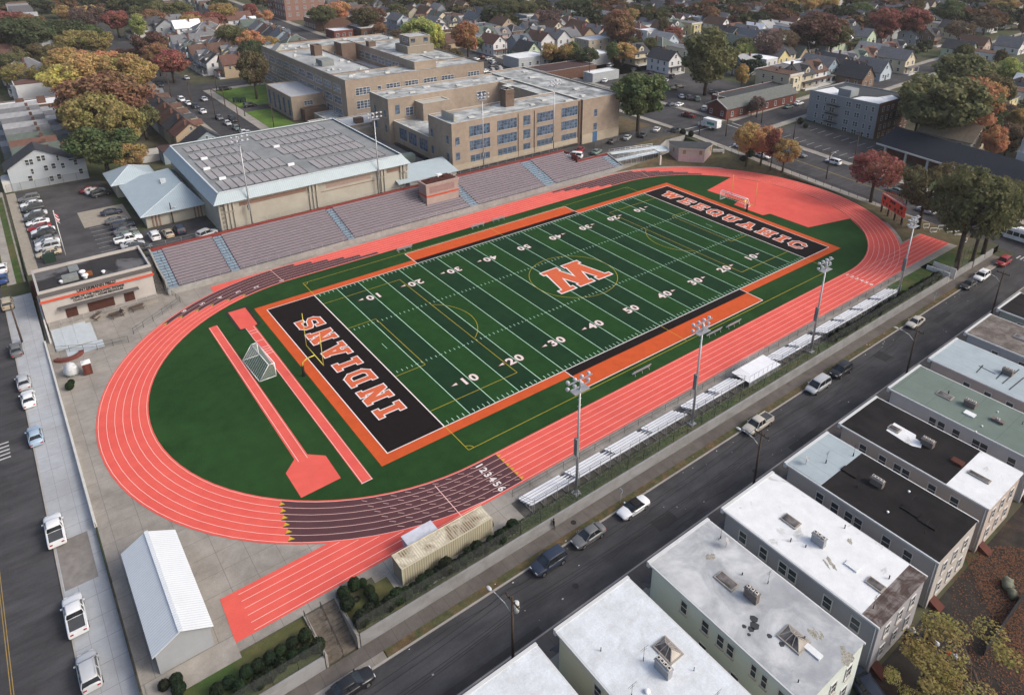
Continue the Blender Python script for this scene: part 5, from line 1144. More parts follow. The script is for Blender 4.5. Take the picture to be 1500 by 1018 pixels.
for x, z, w in ((-37.2, 10.2, .8), (-36.3, 10.2, .8), (-34.6, 10.7, .8), (-33.6, 10.7, .8), (-30.6, 10.1, .5), (-36.6, 7.7, .6), (-33.6, 8., .9), (-31.9, 8.2, .9), (-29.9, 7.9, .8), (-27., 8.2, .8), (-37.4, 6., .9), (-33., 5., .9), (-31.3, 5.2, .9), (-26.3, 5.6, .9)): win(big, (x, 139.4, z), w, 1.4, 'S', 1, 2, sill=False)
b = MB(); b.box(-43.4, 139.6, 3.3, -41.61, 145, 6.2); b.build('porch', [HTRIM], big)
for i, (wc, rc) in enumerate(lr[1:]): house('row', -39.5, 150+i*6.85, -math.pi/2, wc, rc, '%s in the attached row behind the big white gabled house' % ORD[i], 1.02)
# StA row on the west side, nearest first
s0 = T('blue_gabled_house', 'pale blue-grey house with charcoal gable roof and flat brown rear roof behind the gymnasium', 'house', (1, 139, 3.4))
b = MB(); b.poly([(10.6, 138.6, 7.4), (6.3, 138.6, 10.9), (.3, 138.6, 7.4)]); walls(b, .3, 138.6, 10.6, 145.6, 3, 7.4); walls(b, -6.3, 138.8, .29, 145., 3, 7.); b.poly([(.3, 145.6, 7.4), (10.6, 145.6, 7.4), (6.3, 145.6, 10.9)]); b.build('wall', [siding('blue_house_siding', (.27, .33, .38))], s0)
b = MB(); slab(b, (-.3, 138.2, 7.2), (6.1, 138.2, 11.2), (6.1, 145.8, 11.2), (-.3, 145.8, 7.2)); slab(b, (6.1, 138.2, 11.2), (11.2, 138.2, 7.2), (11.2, 145.8, 7.2), (6.1, 145.8, 11.2)); b.box(-6.6, 138.5, 7.01, -.31, 145.3, 7.2, 1); b.build('roof', [M('charcoal_shingles'), M('brown_flat_roof', (.07, .045, .045), var=.2)], s0)
for x, z in ((5.6, 9.), (7.2, 8.4), (4.6, 6.), (5.4, 6.), (8.6, 5.6), (2.8, 6.), (-2, 5.6), (.9, 5.6)): win(s0, (x, 138.6 if x > .3 else 138.8, z), .7, 1.2, 'S', 1, 2, sill=False)
sa = [('tan', 'red-brown'), ('cream', 'charcoal'), ('grey', 'brown'), ('white', 'brown'), ('grey', 'charcoal'), ('tan', 'brown'), ('cream', 'grey')]
for i, (wc, rc) in enumerate(sa): house('dormer', 8.4, 152+i*8.2, math.pi/2, wc, rc, '%s beyond the blue-grey house, left of the school street' % ORD[i], .95)
# right side of that street further up (left of the lawn): gable row
sb = [('tan', 'red-brown'), ('white', 'charcoal'), ('white', 'grey'), ('grey', 'brown'), ('pale blue', 'green-grey'), ('white', 'grey'), ('white', 'grey'), ('cream', 'brown')]
for i, (wc, rc) in enumerate(sb): house('gable' if i in (0, 3, 6) else 'dormer', 36 if i else 40, 246+i*11., -math.pi/2, wc, rc, '%s past the bright green lawn on the upper left street' % ORD[i])
for i, (wc, rc, k) in enumerate([('grey', 'charcoal', 'dormer'), ('white', 'grey', 'dormer'), ('tan', 'tan', 'hip'), ('grey', 'grey', 'hip'), ('white', 'charcoal', 'gable')]):
    px, py = ((228, 56), (262, 50), (313, 66), (288, 62), (195, 56))[i]; x, y, z = at(px, py); house(k, x, y, -math.pi/2, wc, rc, ['seen at the end of the upper left street', 'left of the tan hip-roofed house up the left street', 'standing tall behind the upper left gable row', 'low and rounded beside the tan hip-roofed one', 'half hidden by red trees at upper left'][i], 1.15)
# flat white-roofed building and apartment blocks far left
def blockb(name, label, cat, x0, y0, x1, y1, z0, z1, wm, rm, wins=None, extra=None, par=.3):
    t = T(name, label, cat, (x0, y0, z0)); b = MB(); block(b, x0, y0, x1, y1, z0-.4, z1, par); b.build('wall', [wm, rm, PAR], t)
    if wins:
        for face, n, zs, w, h in wins:
            for z in zs:
                for k in range(n):
                    f = (k+.5)/n
                    if face in 'SN': win(t, (x0+(x1-x0)*f, y0 if face == 'S' else y1, z), w, h, face, 1 if w < 1.6 else 3, 2, sill=False)
                    else: win(t, (x0 if face == 'W' else x1, y0+(y1-y0)*f, z), w, h, face, 1 if w < 1.6 else 3, 2, sill=False)
    return t
REDBR = M('red_brick', (.14, .05, .042), var=.2, scale=.8, fine=.1); REDBR2 = M('brown_brick', (.12, .07, .055), var=.2, scale=.8, fine=.1); GREYS = siding('grey_clapboard', (.26, .285, .3))
blockb('flat_roofed_block', 'long low brick building with a bright white flat roof above the left attached houses', 'building', -43, 213, -12, 224, 3.4, 8.6, REDBR2, WR, [('S', 8, (6.4,), 1., 1.3)])
for x in (-34, -28, -20): b = MB(); b.box(x, 216, 8.2, x+2.4, 219, 10.2); b.build('roof_hut', [REDBR2], bpy.data.objects['flat_roofed_block'])
blockb('garden_wall', 'two white boundary walls stepping behind the blue-grey house', 'wall', -13, 150, -2, 150.4, 3.4, 5.4, HTRIM, HTRIM)
blockb('garden_wall', 'nearest white boundary wall between the green tree and the blue-grey house', 'wall', -14, 144, -6.5, 144.4, 3.4, 5.2, HTRIM, HTRIM)
# ---- avenue buildings
x, y, z = at(408, 46)
blockb('apartment_block', 'red-brown brick apartment block with grey flat roof on the far avenue at top', 'building', 121, 392, 147, 424, 3.4, 19, M('rosy_brick', (.22, .13, .11), var=.15), RFM, [('W', 7, (7, 11, 15), 1.6, 2), ('S', 5, (7, 11, 15), 1.6, 2)])
blockb('flat_roofed_shop', 'low brick shop with grey roof right of the apartment block on the far avenue', 'shop', 121, 344, 146, 362, 3.4, 9.5, REDBR2, RFM, [('W', 5, (5.6,), 2, 2)])
blockb('flat_roofed_shop', 'small shop with bright white roof behind the far corner of the main school', 'shop', 117, 308, 128, 320, 3.4, 8, REDBR, WR, [('S', 3, (5.6,), 1.5, 1.6)])
blockb('flat_roofed_shop', 'brown low shop with pale roof next to the white-roofed shop behind the school', 'shop', 131, 304, 146, 322, 3.4, 8.6, REDBR2, WR, [('S', 3, (5.6,), 1.5, 1.6)])
blockb('flat_roofed_shop', 'low light-roofed building just past the far left corner of the main school', 'shop', 66, 262, 90, 284, 3.4, 8, REDBR2, M('pale_roof'), [('S', 5, (5.4,), 2, 1.6)])
# ---- behind the east street, north of the church
def bl(px, py, w, d, h, name, label, cat, wm, rm, wins=None):
    x, y, z = at(px, py); return blockb(name, label, cat, x, y, x+w, y+d, z, z+h, wm, rm, wins)
bl(760, 103, 17, 12, 5, 'flat_roofed_shop', 'pale grey shop with white roof and two roof boxes behind the brick wing', 'shop', M('pale_render', (.35, .38, .4)), WR, [('S', 4, (5.5,), 1.2, 1.4)])
bl(800, 122, 28, 13, 4.5, 'garage_building', 'long low garage with brown roof behind the right end of the brick wing', 'garage', REDBR2, M('brown_flat_roof'), None)
bl(868, 122, 15, 6, 3.8, 'garage_building', 'narrow low garage with bright white roof beside the brown-roofed one', 'garage', M('pale_render'), WR, None)
bl(862, 98, 14, 9, 5, 'garage_building', 'white metal garage with white flat roof between parked cars and orange tree', 'garage', siding('white_metal_siding', (.5, .52, .54)), WR, None)
bl(862, 80, 16, 11, 6.8, 'flat_roofed_house', 'beige two-storey flat house with white roof behind the white garage', 'house', M('beige_render', (.36, .32, .26)), WR, [('S', 3, (6, 8.8), 1.1, 1.4), ('W', 2, (6, 8.8), 1., 1.4)])
# church
chx, chy, chz = 163, 74., 2.6
ch = T('brick_church', 'long low red brick church with grey gabled roof and white cross at the road corner', 'church', (chx, chy, chz))
b = MB(); gable_walls(b, 158.8, 75.6, 200, 84, 2.4, 6.9, 9.3, 'x'); b.build('wall', [REDBR], ch)
b = MB(); gable_roof(b, 158.8, 75.6, 200, 84, 6.9, 9.3, 'x', .5); b.build('roof', [M('green_grey_shingle', (.12, .13, .125), var=.2)], ch)
b = MB(); block(b, 172, 84.3, 210, 93, 2.8, 6.9, .3); b.build('annex', [REDBR, M('slate_roof'), PAR], ch)
b = MB(); b.box(158.5, 79.65, 9.4, 158.7, 79.95, 11.6); b.box(158.5, 78.9, 10.6, 158.7, 80.7, 10.9)
b.bar((158.2, 75.1, 7.2), (158.2, 79.8, 9.6), .2, .25); b.bar((158.2, 79.8, 9.6), (158.2, 84.5, 7.2), .2, .25); b.build('cross', [HTRIM], ch)
for y in (77.4, 82.2): win(ch, (158.8, y, 5.), .9, 1.5, 'W', 1, 2)
for k in range(8): win(ch, (162+k*5.0, 75.6, 4.8), 1., 1.6, 'S', 1, 2)
# apartment building, grey, four storeys
ap = T('apartment_building', 'grey four-storey apartment building with fire escapes and white patches on its black roof', 'building', (185, 36.3, 1.))
AX, AY = 185., 36.3; ay = lambda y: AY+(y-37)*1.22
b = MB(); block(b, AX, AY, 206.5, 61.2, 0, 12.7, .35); b.build('wall', [GREYS, M('slate_roof'), GREYS], ap)
b = MB(); b.box(AX+.4, AY-.15, 0, 206.6, AY-.001, 12.8); b.build('brick_side', [REDBR2], ap)
b = MB(); b.flat([(185.6, 52.), (192, 52.6), (197, 59.6), (185.6, 60.6)], 12.37); b.flat([(185.6, 37), (199, 37), (202, 41), (195, 42.2), (192, 46), (185.6, 46.5)], 12.37); b.build('white_roof_patch', [WR], ap)
b = MB(); b.box(187, 47.5, 12.3, 192, 52, 14.8); b.build('roof_hut', [GREYS], ap)
for z in (10.6, 7.6, 4.6, 1.9):
    for y, w in ((54.6, .9), (52.3, .7), (50, 1.7), (45.4, 1.7), (42.6, 1.7), (40.2, .7), (38.4, .9)): win(ap, (AX, ay(y), z), w, 1.6, 'W', 1 if w < 1 else 2, 2, sill=False)
    for x in (188, 191, 194, 198, 202, 205): win(ap, (x, AY-.15, z), 1., 1.5, 'S', 1, 2, sill=False)
for z in (9.2, 6.2, 3.4):
    y0_, y1_ = ay(47.6), ay(51.6); b = MB(); b.box(AX-1.1, y0_, z, AX-.02, y1_, z+.08); b.box(AX-1.1, y0_, z+.9, AX-1.04, y1_, z+.95); [b.box(AX-1.1, y, z, AX-1.05, y+.05, z+.9) for y in np.arange(y0_, y1_, .5)]
    if z > 4: b.bar((AX-.8, y0_+.5, z), (AX-.8, y1_-.5, z-2.9), .5, .06)
    b.build('fire_escape', [DMETAL], ap); b = MB(); b.box(192, AY-1.2, z, 199, AY-.16, z+.08); b.box(192, AY-1.2, z+.9, 199, AY-1.14, z+.95); [b.box(x, AY-1.2, z, x+.05, AY-1.15, z+.9) for x in np.arange(192, 199.1, .6)]; b.build('fire_escape', [DMETAL], ap)
# long black roofed church hall right, with white steeple
bh = T('church_hall', 'long hall with dark shingle roof, white columns and brick walls beside the apartment car park', 'building', (167, -8, 0))
b = MB(); A = [at(1292, 196, 3.5)[:2], at(1500, 262, 3.5)[:2]]
L0_, L1_ = Vector((*at(1288, 224)[:2], 0)), Vector((*at(1478, 292)[:2], 0)); dv = (L1_-L0_); dv.normalize(); nv = Vector((-dv.y, dv.x, 0)) if (-dv.y)*1 > 0 else Vector((dv.y, -dv.x, 0))
E0, E1 = L0_, L0_+dv*62; D_ = 15.
def hp(t_, s, z): p = L0_+dv*t_+nv*s; return (p.x, p.y, z)
zb = .3
b = MB(); slab(b, hp(-1, -.8, zb+3.4), hp(62, -.8, zb+2.4), hp(62, D_/2, zb+7.2), hp(-1, D_/2, zb+7.6)); slab(b, hp(-1, D_/2, zb+7.6), hp(62, D_/2, zb+7.2), hp(62, D_+.8, zb+2.8), hp(-1, D_+.8, zb+3.4)); b.build('roof', [M('blue_black_shingle', (.03, .034, .045), var=.15, scale=1.2)], bh)
b = MB(); b.prism([hp(0, 2, 0)[:2], hp(61, 2, 0)[:2], hp(61, D_, 0)[:2], hp(0, D_, 0)[:2]], -1.8, lambda x, y: 3.2); b.poly([hp(0, 2, 3), hp(0, D_, 3), hp(0, D_/2, zb+7.3)]); b.build('wall', [REDBR], bh)
b = MB(); b.bar(hp(-1, -.9, zb+3.25), hp(62, -.9, zb+2.3), .2, .5)
for k in range(9): p = hp(2+k*7, -.4, 0); b.box(p[0]-.3, p[1]-.3, -1.8, p[0]+.3, p[1]+.3, zb+3.)
b.build('white_colonnade', [HTRIM], bh)
sx, sy, sz = at(1487, 268); stp = T('steeple', 'slim white church steeple at the right edge above the dark roofed hall', 'steeple', (sx, sy, sz))
b = MB(); b.box(sx-1.2, sy-1.2, sz-1, sx+1.2, sy+1.2, sz+9.); b.box(sx-1.4, sy-1.4, sz+9., sx+1.4, sy+1.4, sz+9.3); b.tube((sx, sy, sz+9.3), (sx, sy, sz+12.5), 1.2, 8, sm=False); b.tube((sx, sy, sz+12.5), (sx, sy, sz+19), 1.15, 8, r2=.05, sm=False); b.build('spire', [HTRIM], stp)
cy_, cy2 = at(1425, 238)[:2]; house('gable', cy_, cy2, .0, 'cream', 'tan', 'with a brown chimney stripe, behind the dark-roofed hall at the right edge', 1.25)
# cross street, north row (seen above the grey apartment building), nearest first
nr = [('cream', 'brown', 'flat'), ('cream', 'charcoal', 'dormer'), ('white', 'brown', 'dormer'), ('blue-grey', 'grey', 'gable'), ('tan', 'charcoal', 'gable'), ('grey', 'grey', 'dormer'), ('pale green', 'green-grey', 'dormer'), ('pink-beige', 'red-brown', 'dormer'), ('grey', 'light grey', 'gable'), ('white', 'red-brown', 'dormer'), ('white', 'charcoal', 'dormer')]
for i, (wc, rc, k) in enumerate(nr):
    x = 214+i*9.9; house(k, x, hc(x)+19.5, 0., wc, rc, '%s eastward in the row above the grey apartment building' % ORD[i], 1.08)
    if i < 7: house('flat', x+1, hc(x)+36, math.pi, rnd.choice(['grey', 'cream', 'pale blue']), rnd.choice(['light grey', 'white', 'grey']), 'backing onto the %s house of the cross street row' % ORD[i], 1.)
sr = [('grey', 'charcoal', 'cape', 1262, 122), ('pale blue', 'grey', 'cape', 1296, 118), ('cream', 'grey', 'gable', 1330, 108), ('brown', 'charcoal', 'cape', 1270, 128)]
for wc, rc, k, px, py in sr: x, y, z = at(px, py); house(k, x, y, 0, wc, rc, {'grey': 'low, just behind the grey apartment building', 'pale blue': 'with a white gable, behind the apartment roof', 'cream': 'left of the big dark autumn trees', 'brown': 'with a small dark gable right behind the apartment roof'}[wc], 1.1)
# individually placed houses by pixel of their base
PH = [
 ('white', 'red-brown', 'gable', 733, 82, 0, 'beside the teachers car park, left of the grey one'), ('blue-grey', 'blue-grey', 'dormer', 770, 80, 0, 'right of the white and red-brown house by the car park'),
 ('cream', 'grey', 'dormer', 795, 66, 0, 'with a white-trimmed dormer above the garages'), ('pale green', 'charcoal', 'cape', 782, 88, 0, 'low, directly behind the pale grey shop'),
 ('tan', 'brown', 'gable', 745, 52, 0, 'behind the grey house near the car park'), ('blue-grey', 'light grey', 'flat', 780, 40, 0, 'with pale flat top right of the tan gables'),
 ('cream', 'brown', 'gable', 818, 58, 0, 'with a dark pointed gable beside the red house'), ('red', 'brown', 'gable', 858, 58, 0, 'the only bright red house, above the beige flat one'),
 ('grey', 'blue-grey', 'gable', 705, 44, 0, 'left of the tan gabled house near the orange tree'), ('blue-grey', 'blue-grey', 'gable', 722, 42, 0, 'wedged between grey gables near the orange tree'),
 ('white', 'green-grey', 'dormer', 878, 36, 0, 'wide, behind the orange-red tree'), ('cream', 'charcoal', 'dormer', 940, 95, 0, 'half-timbered look, left of the tall white gabled house'),
 ('white', 'charcoal', 'gable', 988, 108, 0, 'tall with a plain white gable beside the big olive tree'), ('pale blue', 'light grey', 'gable', 985, 78, 0, 'right behind the tall white gabled house'),
 ('white', 'green-grey', 'dormer', 992, 54, 0, 'large barn-like with two round-headed dormers'), ('grey', 'light grey', 'dormer', 1000, 36, 0, 'above the large barn-like white one'),
 ('brown', 'red-brown', 'hip', 945, 62, 0, 'low, left of the large barn-like white house'), ('white', 'white', 'flat', 955, 64, 0, 'small with a white flat top beside the red-brown roof'),
 ('white', 'brown', 'gable', 1062, 52, 0, 'with a white triangle gable right of the big olive tree'), ('pink-beige', 'red-brown', 'dormer', 1085, 60, 0, 'with a hipped red-brown roof right of the olive tree'),
 ('tan', 'grey', 'gable', 1105, 66, 0, 'with a bare side wall right of the olive tree'), ('cream', 'green-grey', 'gable', 1092, 84, 0, 'with green-grey gable above the dark conifer'),
 ('white', 'red-brown', 'dormer', 1108, 42, 0, 'with a bright dormer below the gold trees'), ('white', 'green-grey', 'dormer', 1132, 40, 0, 'next to the one with the bright dormer'),
 ('cream', 'grey', 'gable', 1062, 30, 0, 'upper one behind the pink-beige house'), ('white', 'grey', 'gable', 1160, 42, 0, 'left of the big red-green tree'),
 ('white', 'charcoal', 'dormer', 1250, 54, 0, 'with wide dormer between the two red trees'), ('pink-beige', 'brown', 'gable', 1232, 34, 0, 'pinkish, above the wide-dormered white one'),
 ('white', 'brown', 'gable', 1352, 38, 0, 'bright white gable right of the wide red tree'), ('white', 'charcoal', 'gable', 1415, 26, 0, 'tall white gable at upper right'),
 ('grey', 'charcoal', 'dormer', 1345, 66, 0, 'long dark-roofed one below the wide red tree'), ('brown', 'charcoal', 'dormer', 1372, 68, 0, 'dark one beside a leaning pole at right'),
 ('cream', 'grey', 'flat', 1375, 52, 0, 'sandy one above the dark-roofed pair'), ('cream', 'charcoal', 'gable', 1412, 58, 0, 'behind the pale bare trees at right'),
 ('white', 'light grey', 'dormer', 1450, 48, 0, 'with long porch at right'), ('white', 'charcoal', 'gable', 1470, 42, 0, 'right of the long-porched one'), ('tan', 'tan', 'hip', 1488, 36, 0, 'at the upper right edge'),
 ('pale green', 'charcoal', 'gable', 1422, 92, 0, 'the mint-coloured one at right'), ('pink-beige', 'brown', 'gable', 1442, 84, 0, 'right of the mint-coloured one'), ('white', 'brown', 'flat', 1458, 100, 0, 'pale one in front of the pink-beige house at right'),
 ('white', 'grey', 'cape', 1495, 80, 0, 'small at the right edge'), ('blue-grey', 'charcoal', 'gable', 600, 22, 0, 'with large paired gables behind the yellow-green tree'), ('grey', 'charcoal', 'gable', 585, 20, 0, 'left twin behind the yellow-green tree'),
 ('white', 'grey', 'cape', 572, 32, 0, 'small white gable left of the yellow-green tree'), ('pale blue', 'grey', 'gable', 592, 46, 0, 'pale blue one below the paired gables'),
 ('pink-beige', 'brown', 'gable', 632, 34, 0, 'brownish one between the yellow-green and orange trees'), ('white', 'white', 'flat', 645, 14, 0, 'flat white one at the top centre'),
 ('white', 'grey', 'gable', 652, 62, 0, 'sliver of white house left of the orange tree'), ('cream', 'grey', 'hip', 1340, 10, 0, 'pale one at the top right'), ('white', 'white', 'flat', 1300, 8, 0, 'with white flat roof at the top right'),
 ('white', 'grey', 'dormer', 1365, 14, 0, 'row-like white one at the top right'), ('white', 'light grey', 'flat', 292, 10, 0, 'grey-roofed one by the top left trees'),
]
for wc, rc, k, px, py, rz, ex in PH:
    x, y, z = at(px, py); house(k, x, y, rz+rnd.choice([0, 0, math.pi/2*0]), wc, rc, ex, 1.05)
# ================================================================== vehicles
CARP = M('car_paint', rough=.28, var=.03, obj=True, spec=.5); CGL = glass_mat('car_glass', (.018, .022, .026), .08, .3)
TYRE = M('tyre', (.018, .018, .019), rough=.9); RIM = M('wheel_rim', (.3, .31, .32), rough=.35, metal=.7); LAMPW = M('headlamp', (.6, .62, .64), rough=.15); LAMPR = M('tail_lamp', (.3, .015, .012), rough=.2); BLKP = M('black_plastic', (.02, .02, .021), rough=.5)
def vehicle(kind):
    """local: length along x (front +x), on z=0"""
    t = T(kind, kind, 'car')
    # lower body: stations x, half width, bottom, shoulder, deck height
    S = {'sedan': [(-2.35, .70, .38, .72, .86), (-2.2, .82, .28, .8, .98), (-1.5, .89, .22, .86, 1.0), (-.2, .91, .2, .88, .99), (.9, .9, .2, .86, .96), (1.8, .86, .22, .76, .84), (2.2, .76, .28, .66, .72), (2.35, .62, .36, .56, .6)],
         'suv': [(-2.3, .78, .42, .9, 1.05), (-2.2, .88, .32, .98, 1.12), (-1.5, .93, .26, 1., 1.14), (-.2, .95, .24, 1., 1.12), (.9, .94, .24, .98, 1.08), (1.8, .9, .26, .9, .98), (2.2, .82, .32, .8, .86), (2.35, .68, .4, .66, .7)],
         'van': [(-2.5, .82, .4, .95, 1.1), (-2.4, .92, .3, 1., 1.15), (-1.5, .96, .24, 1., 1.14), (0, .97, .22, 1., 1.12), (1.2, .95, .24, .96, 1.05), (2., .9, .28, .84, .9), (2.4, .8, .34, .72, .76), (2.5, .66, .4, .62, .64)],
         'pickup': [(-2.8, .88, .5, 1.0, 1.08), (-2.75, .95, .42, 1.04, 1.12), (-1.5, .97, .36, 1.04, 1.12), (.0, .97, .34, 1.04, 1.12), (1.2, .96, .36, 1.02, 1.12), (2.2, .94, .4, .98, 1.06), (2.65, .88, .44, .9, .95), (2.8, .76, .5, .78, .8)],
         'convertible': [(-2.35, .70, .38, .72, .86), (-2.2, .84, .28, .82, .98), (-1.5, .91, .22, .88, 1.0), (-.2, .91, .2, .86, .95), (.9, .9, .2, .84, .93), (1.8, .87, .22, .76, .84), (2.2, .78, .28, .66, .74), (2.38, .62, .36, .56, .6)]}[kind]
    b = MB(); R = []
    for x, w, zb, zs, zt in S:
        R.append([(x, -w*.92, zb), (x, -w, zb+.14), (x, -w, zs-.08), (x, -w*.93, zs+.02), (x, -w*.72, zt), (x, 0, zt+.035), (x, w*.72, zt), (x, w*.93, zs+.02), (x, w, zs-.08), (x, w, zb+.14), (x, w*.92, zb)])
    b.loft(R, 0); b.build('body', [CARP], t, world=False)
    # glasshouse: (x0 rear base, x1 rear top, x2 front top, x3 windscreen base), roof height, base height, half widths
    gx = {'sedan': (-1.75, -1.05, .25, 1.15, 1.42, .93, .8, .6), 'suv': (-2.15, -1.9, .45, 1.2, 1.72, 1.06, .86, .7), 'van': (-2.4, -2.2, .6, 1.55, 1.78, 1.06, .88, .74), 'pickup': (-.75, -.6, .75, 1.45, 1.8, 1.08, .88, .72), 'convertible': (-1.3, -.85, .25, 1.05, 1.36, .92, .8, .58)}[kind]
    xa, xb, xc, xd, zr, z0, w0, w1 = gx
    b = MB()
    def q(*p): b.poly(p, 0)
    L = lambda s: [(xa, s*w0, z0), (xd, s*w0, z0), (xc, s*w1, zr-.04), (xb, s*w1, zr-.04)]
    l, r = L(1), L(-1); b.poly([r[0], r[1], r[2], r[3]], 0); b.poly([l[1], l[0], l[3], l[2]], 0); b.poly([r[1], l[1], l[2], r[2]], 0); b.poly([l[0], r[0], r[3], l[3]], 0)
    b.build('window_glass', [CGL], t, world=False)
    b = MB(); soft = kind == 'convertible'
    xm = (xb+xc)/2; RR = []
    for x, dz in ((xb-.08, -.06), (xb+.1, -.005), (xm, .03), (xc-.1, .0), (xc+.08, -.06)): RR.append([(x, -w1-.02, zr+dz-.04), (x, -w1*.8, zr+dz+.01), (x, 0, zr+dz+.03), (x, w1*.8, zr+dz+.01), (x, w1+.02, zr+dz-.04), (x, 0, zr+dz-.05)])
    b.loft(RR, 0)
    for s in (-1, 1):
        for p, e in (((xa, s*w0, z0), (xb, s*w1, zr-.04)), ((xd, s*w0, z0), (xc, s*w1, zr-.04)), (((xa+xd)/2-.1, s*(w0+.01), z0), (xm, s*(w1+.01), zr-.04))): b.bar(p, e, .07, .07)
        if kind in ('suv', 'van'): b.bar((xb+.2, s*w1*.85, zr+.06), (xc-.2, s*w1*.85, zr+.06), .05, .05)
    b.build('roof', [BLKP if soft else CARP], t, world=False)
    if kind == 'pickup':
        b = MB(); b.box(-2.62, -.76, 1.125, -.85, .76, 1.16, 0); [b.box(-2.78, s*.8-.07, 1.1, -.8, s*.8+.07, 1.28, 1) for s in (-1, 1)]; b.box(-2.78, -.8, 1.1, -2.66, .8, 1.28, 1); b.build('cargo_bed', [M('bed_cover', (.07, .075, .08)), CARP], t, world=False)
    wr = {'sedan': .33, 'suv': .37, 'van': .35, 'pickup': .4, 'convertible': .34}[kind]; wx = {'pickup': (-1.75, 1.75), 'van': (-1.6, 1.6)}.get(kind, (-1.42, 1.42)); hw = S[3][1]
    for x in wx:
        for s in (-1, 1):
            b = MB(); b.tube((0, -.12, 0), (0, .12, 0), wr, 16, 0); q_ = MB(); q_.tube((0, s*.105, 0), (0, s*.128, 0), wr*.62, 12, 0)
            o = bpy.data.objects.new('wheel', b.mesh('wheel', [TYRE])); COL.objects.link(o); o.parent = t; o.location = (x, s*(hw-.1), wr); q_.build('rim', [RIM], o, world=False)
    xe = S[-1][0]; ze = S[-2][3]
    for s in (-1, 1):
        b = MB(); b.box(xe-.22, s*.52-.18, ze-.13, xe-.03, s*.52+.18, ze+.02); b.build('headlight', [LAMPW], t, world=False)
        b = MB(); zz = S[1][3]; b.box(S[0][0]-.02, s*.6-.15, zz-.2, S[0][0]+.15, s*.6+.15, zz-.02); b.build('tail_light', [LAMPR], t, world=False)
        b = MB(); b.box(xd-.45, s*(w0+.17)-.09, z0+.02, xd-.3, s*(w0+.17)+.09, z0+.16); b.build('wing_mirror', [CARP], t, world=False)
    b = MB(); b.box(xe-.1, -.5, .3, xe+.02, .5, .5); b.build('grille', [BLKP], t, world=False)
    proto_done(t); return t
VP = {k: vehicle(k) for k in ('sedan', 'suv', 'van', 'pickup', 'convertible')}
CC = {'white': (.72, .74, .76), 'silver': (.42, .44, .46), 'grey': (.13, .135, .14), 'dark grey': (.05, .053, .058), 'black': (.018, .019, .022), 'dark blue': (.025, .035, .06), 'light blue': (.3, .4, .5), 'red': (.28, .02, .025), 'dark red': (.12, .015, .02), 'beige': (.42, .36, .26), 'green-grey': (.14, .19, .17), 'champagne': (.48, .45, .4), 'blue': (.03, .07, .2)}
KN = {'sedan': 'sedan', 'suv': 'SUV', 'van': 'minivan', 'pickup': 'pickup truck', 'convertible': 'convertible'}
CAT = {'sedan': 'car', 'suv': 'car', 'van': 'van', 'pickup': 'pickup truck', 'convertible': 'car'}
NAMEV = {'sedan': 'parked_car', 'suv': 'parked_suv', 'van': 'minivan', 'pickup': 'pickup_truck', 'convertible': 'convertible_car'}
def car(kind, px, py, rz, col, where, s=1., dz=.7, grp=None):
    x, y, z = at(px, py, dz); cg = CC[col]; j = rnd.uniform(.93, 1.07)
    cg = tuple(min(.8, c*j) for c in cg)
    cols = {'*': cg, 'wheel': (1, 1, 1)}
    o = clone(VP[kind], (x, y, z+.012), rz, ('%s %s %s' % (col, KN[kind], where)).strip(), grp, (s, s, s), cols, CAT[kind]); o.name = NAMEV[kind]; return o
N_, S_, E_, W_ = math.pi/2, -math.pi/2, 0., math.pi
G1, G2, G3 = 'cars parked along the west street', 'cars parked along the near street', 'cars on the street behind the track'
for a in [('sedan', 23, 511, N_, 'grey', 'parked level with the upper crosswalk on the west street'), ('sedan', 34, 558, N_, 'silver', 'parked just below the grey one and close in front of the white one'), ('sedan', 41, 583, N_, 'white', 'parked tight behind the silver one on the west street'),
          ('sedan', 51, 637, N_, 'light blue', 'parked beside the lower crosswalk on the west street'), ('pickup', 80, 776, N_, 'white', 'with dark bed cover, upper of two on the west street'), ('pickup', 110, 900, N_, 'white', 'with white bed cover, lower of two on the west street'),
          ('suv', 130, 982, N_, 'silver', 'with roof rails at the bottom of the west street'), ('suv', 10, 444, N_, 'beige', 'at the left edge beside the fieldhouse pavement'),
          ('sedan', 2, 392, N_, 'white', 'cut by the left edge above the beige SUV'), ('sedan', 3, 407, N_, 'blue', 'cut by the left edge, second above the beige SUV'), ('sedan', 8, 262, S_, 'silver', 'beside the big white gabled house at the left edge')]: car(*a, grp=G1)
for a in [('sedan', 514, 1002, E_, 'black', 'cut by the bottom edge by the stairs'), ('suv', 804, 822, W_, 'dark blue', 'with roof rails, parked behind the grey sedan on the near street'), ('sedan', 862, 783, W_, 'grey', 'between the dark blue SUV and the white convertible'),
          ('convertible', 928, 742, W_, 'white', 'with black soft top on the near street'), ('pickup', 1110, 621, W_, 'champagne', 'with open grey bed on the near street'), ('van', 1198, 564, W_, 'silver', 'parked right behind the dark SUV'),
          ('suv', 1232, 542, W_, 'black', 'parked in front of the silver minivan'), ('sedan', 1341, 471, W_, 'champagne', 'standing alone beyond the minivan on the near street'), ('sedan', 1419, 416, W_, 'dark grey', 'touching the white one near the far corner'),
          ('suv', 1438, 404, W_, 'white', 'near the far corner of the near street'), ('suv', 1470, 383, W_, 'red', 'at the street corner by the crosswalk')]: car(*a, grp=G2)
